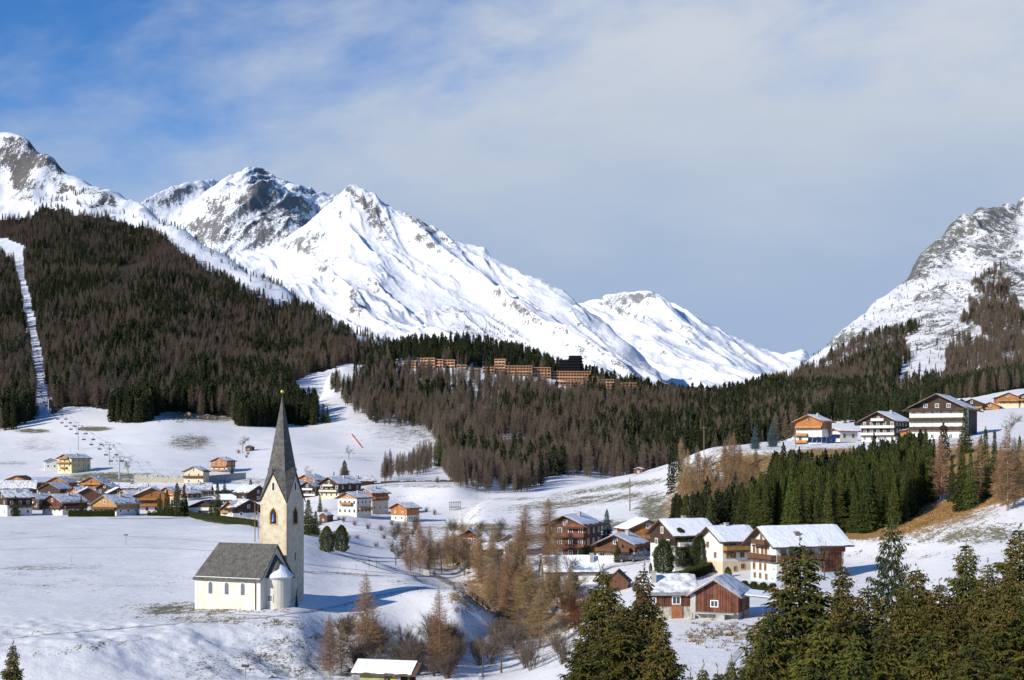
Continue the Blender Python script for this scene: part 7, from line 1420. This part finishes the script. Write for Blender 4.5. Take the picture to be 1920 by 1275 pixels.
A6 = pole('slim lamp post on the snowy plateau left of the chapel', 236, 1022, 1004, .05, (), DARKMETAL, 'lamp_post', 'lamp post', True)
pole('metal post with a flat head in the snow at the bottom edge', 460, 1272, 1251, .035, (), DARKMETAL, 'marker_post', 'post', True)
pole('leaning dark stake in the middle of the white plateau', 97, 1071, 1059, .05, (), TIMBERPOLE, 'marker_post', 'post'); pole('thin pale stake on the white plateau', 134, 1056, 1041, .025, (), TIMBERPOLE, 'marker_post', 'post')
for px, b, tp in ((637, 1065, 1057), (668, 1068, 1058)): pole('thin snow stake beside the chapel road', px, b, tp, .05, (), TIMBERPOLE, 'marker_post', 'post', group='snow stakes by the chapel road')
pole('thin pole on the far side of the chapel road', 692, 1066, 1043, .05, (), DARKMETAL, 'marker_post', 'post'); pole('thin pole at the bend of the chapel road', 706, 1065, 1049, .05, (), DARKMETAL, 'marker_post', 'post')
pole('weathered roof pole with wires behind the snow roofed farmhouse', 1278, 1000, 978, .07, ((.2, 1.2),), METAL); pole('antenna pole rising between the terrace roofs', 1353, 1000, 982, .05, ((.2, .9),), METAL); pole('antenna pole above the white farmhouse roof', 1444, 1000, 978, .06, ((.2, 1.4),), METAL)
pole('short lift side mast left of the tall pylon', 132, 849, 834, .12, ((.1, 1.6),), METAL)
pole('thin mast on the snow behind the hilltop houses', 1559, 800, 780, .1)
# wires between poles
def wire(label, A, B, sag=1.0, r=.022):
    mb = MB(); pr = A
    for i in range(1, 13): t_ = i / 12; c = A.lerp(B, t_) - Vector((0, 0, 4 * sag * t_ * (1 - t_))); mb.tube(pr, c, r, r, 4); pr = c
    prop(mb.build('power_line', DARKMETAL), label, 'wire', 'power lines')
wire('overhead wire from the tower side pole across the village', A4, Vector((G.hit(60, 960).x, G.hit(60, 960).y, -12)), 1.5)
wire('overhead wire from the tower side pole towards the gully', A4, Vector(((880 - 960) / F * 320, 320, (HZ - 1030) / F * 320)), 1.2)
# ---------------------------------------------------------------- hay rack, tracks, stones
p = G.hit(853, 957); t = empty('timber_rack', p, R(-20), 'open timber rack with upright boards on the edge above the gully', 'timber rack')
for i in range(6): m = MB(); x = -2.3 + i * .92; m.box(x - .14, x + .14, -.1, .1, -1, 3.5 + .1 * i); m.build('post', W_GREY, t)
m = MB(); m.box(-2.6, 2.6, -.16, .16, 3.3, 3.48) ; m.box(-2.4, 2.4, .6, .7, 1.2, 1.5); m.build('backing', W_DARK, t)
p = G.hit(800, 1078); t = empty('concrete_block', p, R(-10), 'pale concrete block at the bend of the road before the fence', 'concrete block'); m = MB(); m.prism([(-.8, -.4), (.8, -.4), (.8, 1.0), (.65, 1.15), (-.65, 1.15), (-.8, 1.0)], 'y', -.4, .4); m.build('body', CONCRETE, t)
ROCK = mat("boulder_stone", (0.30, 0.28, 0.25), .95, vscale=2, col2=(0.14, 0.13, 0.115), bump=.08, bscale=3)
def boulder(me_name, seed):
    b = bmesh.new(); bmesh.ops.create_icosphere(b, subdivisions=2, radius=1); rr = RS_(seed)
    for v in b.verts: v.co *= 1 + .28 * (float(vnoise(np.array([v.co.x * 1.4 + seed]), np.array([v.co.y * 1.4 + v.co.z * 2.1]), seed)[0]) - .5) * 2; v.co.z *= .7
    me = bpy.data.meshes.new(me_name); b.to_mesh(me); b.free(); me.materials.append(ROCK); return me
BM = [boulder('boulder', s) for s in (1, 2, 3)]
rr = random.Random(12)
for i in range(70):
    if i < 45: px = rr.gauss(1000, 32); py = 1170 + (px - 1000) * -.5 + rr.gauss(0, 14)
    else: px = rr.uniform(860, 960); py = rr.uniform(1050, 1130)
    o = link('boulder', BM[i % 3]); p = G.hit(px, py); s = rr.uniform(.25, .8); o.location = p; o.scale = (s * rr.uniform(.8, 1.4), s, s); o.rotation_euler = (0, 0, rr.uniform(0, 6)); prop(o, 'grey boulder in the rocky stream bed between the larches', 'boulder', 'boulders in the stream bed')
for i in range(60):
    px = rr.uniform(295, 440); py = 782 - (px - 300) * .02 + rr.gauss(0, 5); o = link('boulder', BM[i % 3]); p = G.hit(px, py); s = rr.uniform(.6, 1.5); o.location = p; o.scale = (s * rr.uniform(.8, 1.6), s, s * .8); o.rotation_euler = (0, 0, rr.uniform(0, 6)); prop(o, 'boulder in the stony strip at the forest edge above the ski meadow', 'boulder', 'boulders at the forest edge')
# clods of earth and grass tufts on the bank below the chapel
def clods(name, label, n, sampler, size, m, seed, tall=1.0):
    rs = RS_(seed); C = []; 
    while len(C) < n:
        px, py = sampler(rs); p = G.hit(px, py)
        C.append((p.x, p.y, p.z))
    C = np.array(C); rep = 7; c = np.repeat(C, rep, 0) + rs.normal(size=(n * rep, 3)) * np.array([size * .8, size * .8, size * .1]); D = unit(rs.normal(size=(n * rep, 3)) + np.array([0, -.3, 1.1])); w = unit(np.cross(D, rs.normal(size=(n * rep, 3)))) * size * .3
    V, Fc = tris_from(c, w, D * size * tall * rs.uniform(.5, 1.2, (n * rep, 1))); o = link(name, np_mesh(name, V, Fc, mats=[m])); prop(o, label, 'grass', None, 'stuff')
DRY = mat("dry_grass_tufts", (0.27, 0.20, 0.10), .9, vscale=.5, col2=(0.13, 0.095, 0.055)); EARTH = mat("earth_clods", (0.13, 0.095, 0.06), .95, var=.3)
def s1(rs):
    c = [(620, 1205), (480, 1232), (520, 1220), (640, 1235), (610, 1255), (470, 1245), (545, 1210), (390, 1250)][rs.randint(8)]; return rs.normal(c[0], 30), min(1273, rs.normal(c[1], 14))
clods('grass_tufts', 'small dry tufts and clods poking out of the snowy bank below the chapel', 620, s1, .17, EARTH, 3, .8)
def s2(rs): return rs.uniform(1285, 1440), rs.normal(1190, 13)
clods('dry_weeds', 'dry weeds sticking out of the snow in front of the red barn', 170, s2, .3, DRY, 4, 1.6)
def s3(rs): px = rs.uniform(1650, 1920); return px, 985 - (px - 1700) * .33 + rs.normal(0, 11)
clods('dry_grass', 'ochre dry grass band on the slope at the right', 2600, s3, .28, mat("ochre_grass", (0.40, 0.235, 0.09), .9, vscale=.3, col2=(0.25, 0.15, 0.06)), 5, 1.3)
def s4(rs): return rs.uniform(1330, 1600), rs.normal(868, 16)
clods('bank_grass', 'tawny grass on the bank below the hilltop houses', 2200, s4, .3, mat("tawny_grass", (0.34, 0.24, 0.10), .9, vscale=.3, col2=(0.20, 0.15, 0.07)), 6, 1.2)
def s5(rs): return rs.uniform(395, 545), rs.uniform(1137, 1149)
clods('wall_foot_grass', 'short dry grass along the foot of the chapel wall', 260, s5, .14, DRY, 7, 1.0)
# parked car and van by the dark chalet
def car(label, px, py, col, rz):
    p = G.hit(px, py); t = empty('parked_car', p, R(rz), label, 'car', 'cars parked by the dark chalet'); body = MB(); prof = [(-2.1, .35), (2.1, .35), (2.15, .8), (1.3, .95), (.7, 1.45), (-1.2, 1.48), (-1.9, 1.0), (-2.15, .9)]
    body.prism(prof, 'y', -.85, .85); body.build('body', mat(col[0], col[1], .35, var=.05, spec=.5), t)
    m = MB(); m.prism([(-1.6, .98), (1.05, .98), (.62, 1.38), (-1.15, 1.41)], 'y', -.862, .862); m.build('windows', GLASS, t)
    for x in (-1.35, 1.35):
        for y in (-.8, .8): m = MB(); m.tube((x, y - .12, .32), (x, y + .12, .32), .33, .33, 14); w = m.build('wheel', mat("tyre_rubber", (.02, .02, .02), .9), t); m = MB(); m.tube((x, y - .13, .32), (x, y + .13, .32), .18, .18, 10); m.build('rim', METAL, w)
car('dark grey car parked right of the low dark chalet', 1197, 1052, ('grey_car_paint', (.10, .10, .12)), 8); car('small dark car before the white wall of the low dark chalet', 1178, 1053, ('black_car_paint', (.03, .03, .035)), -10)
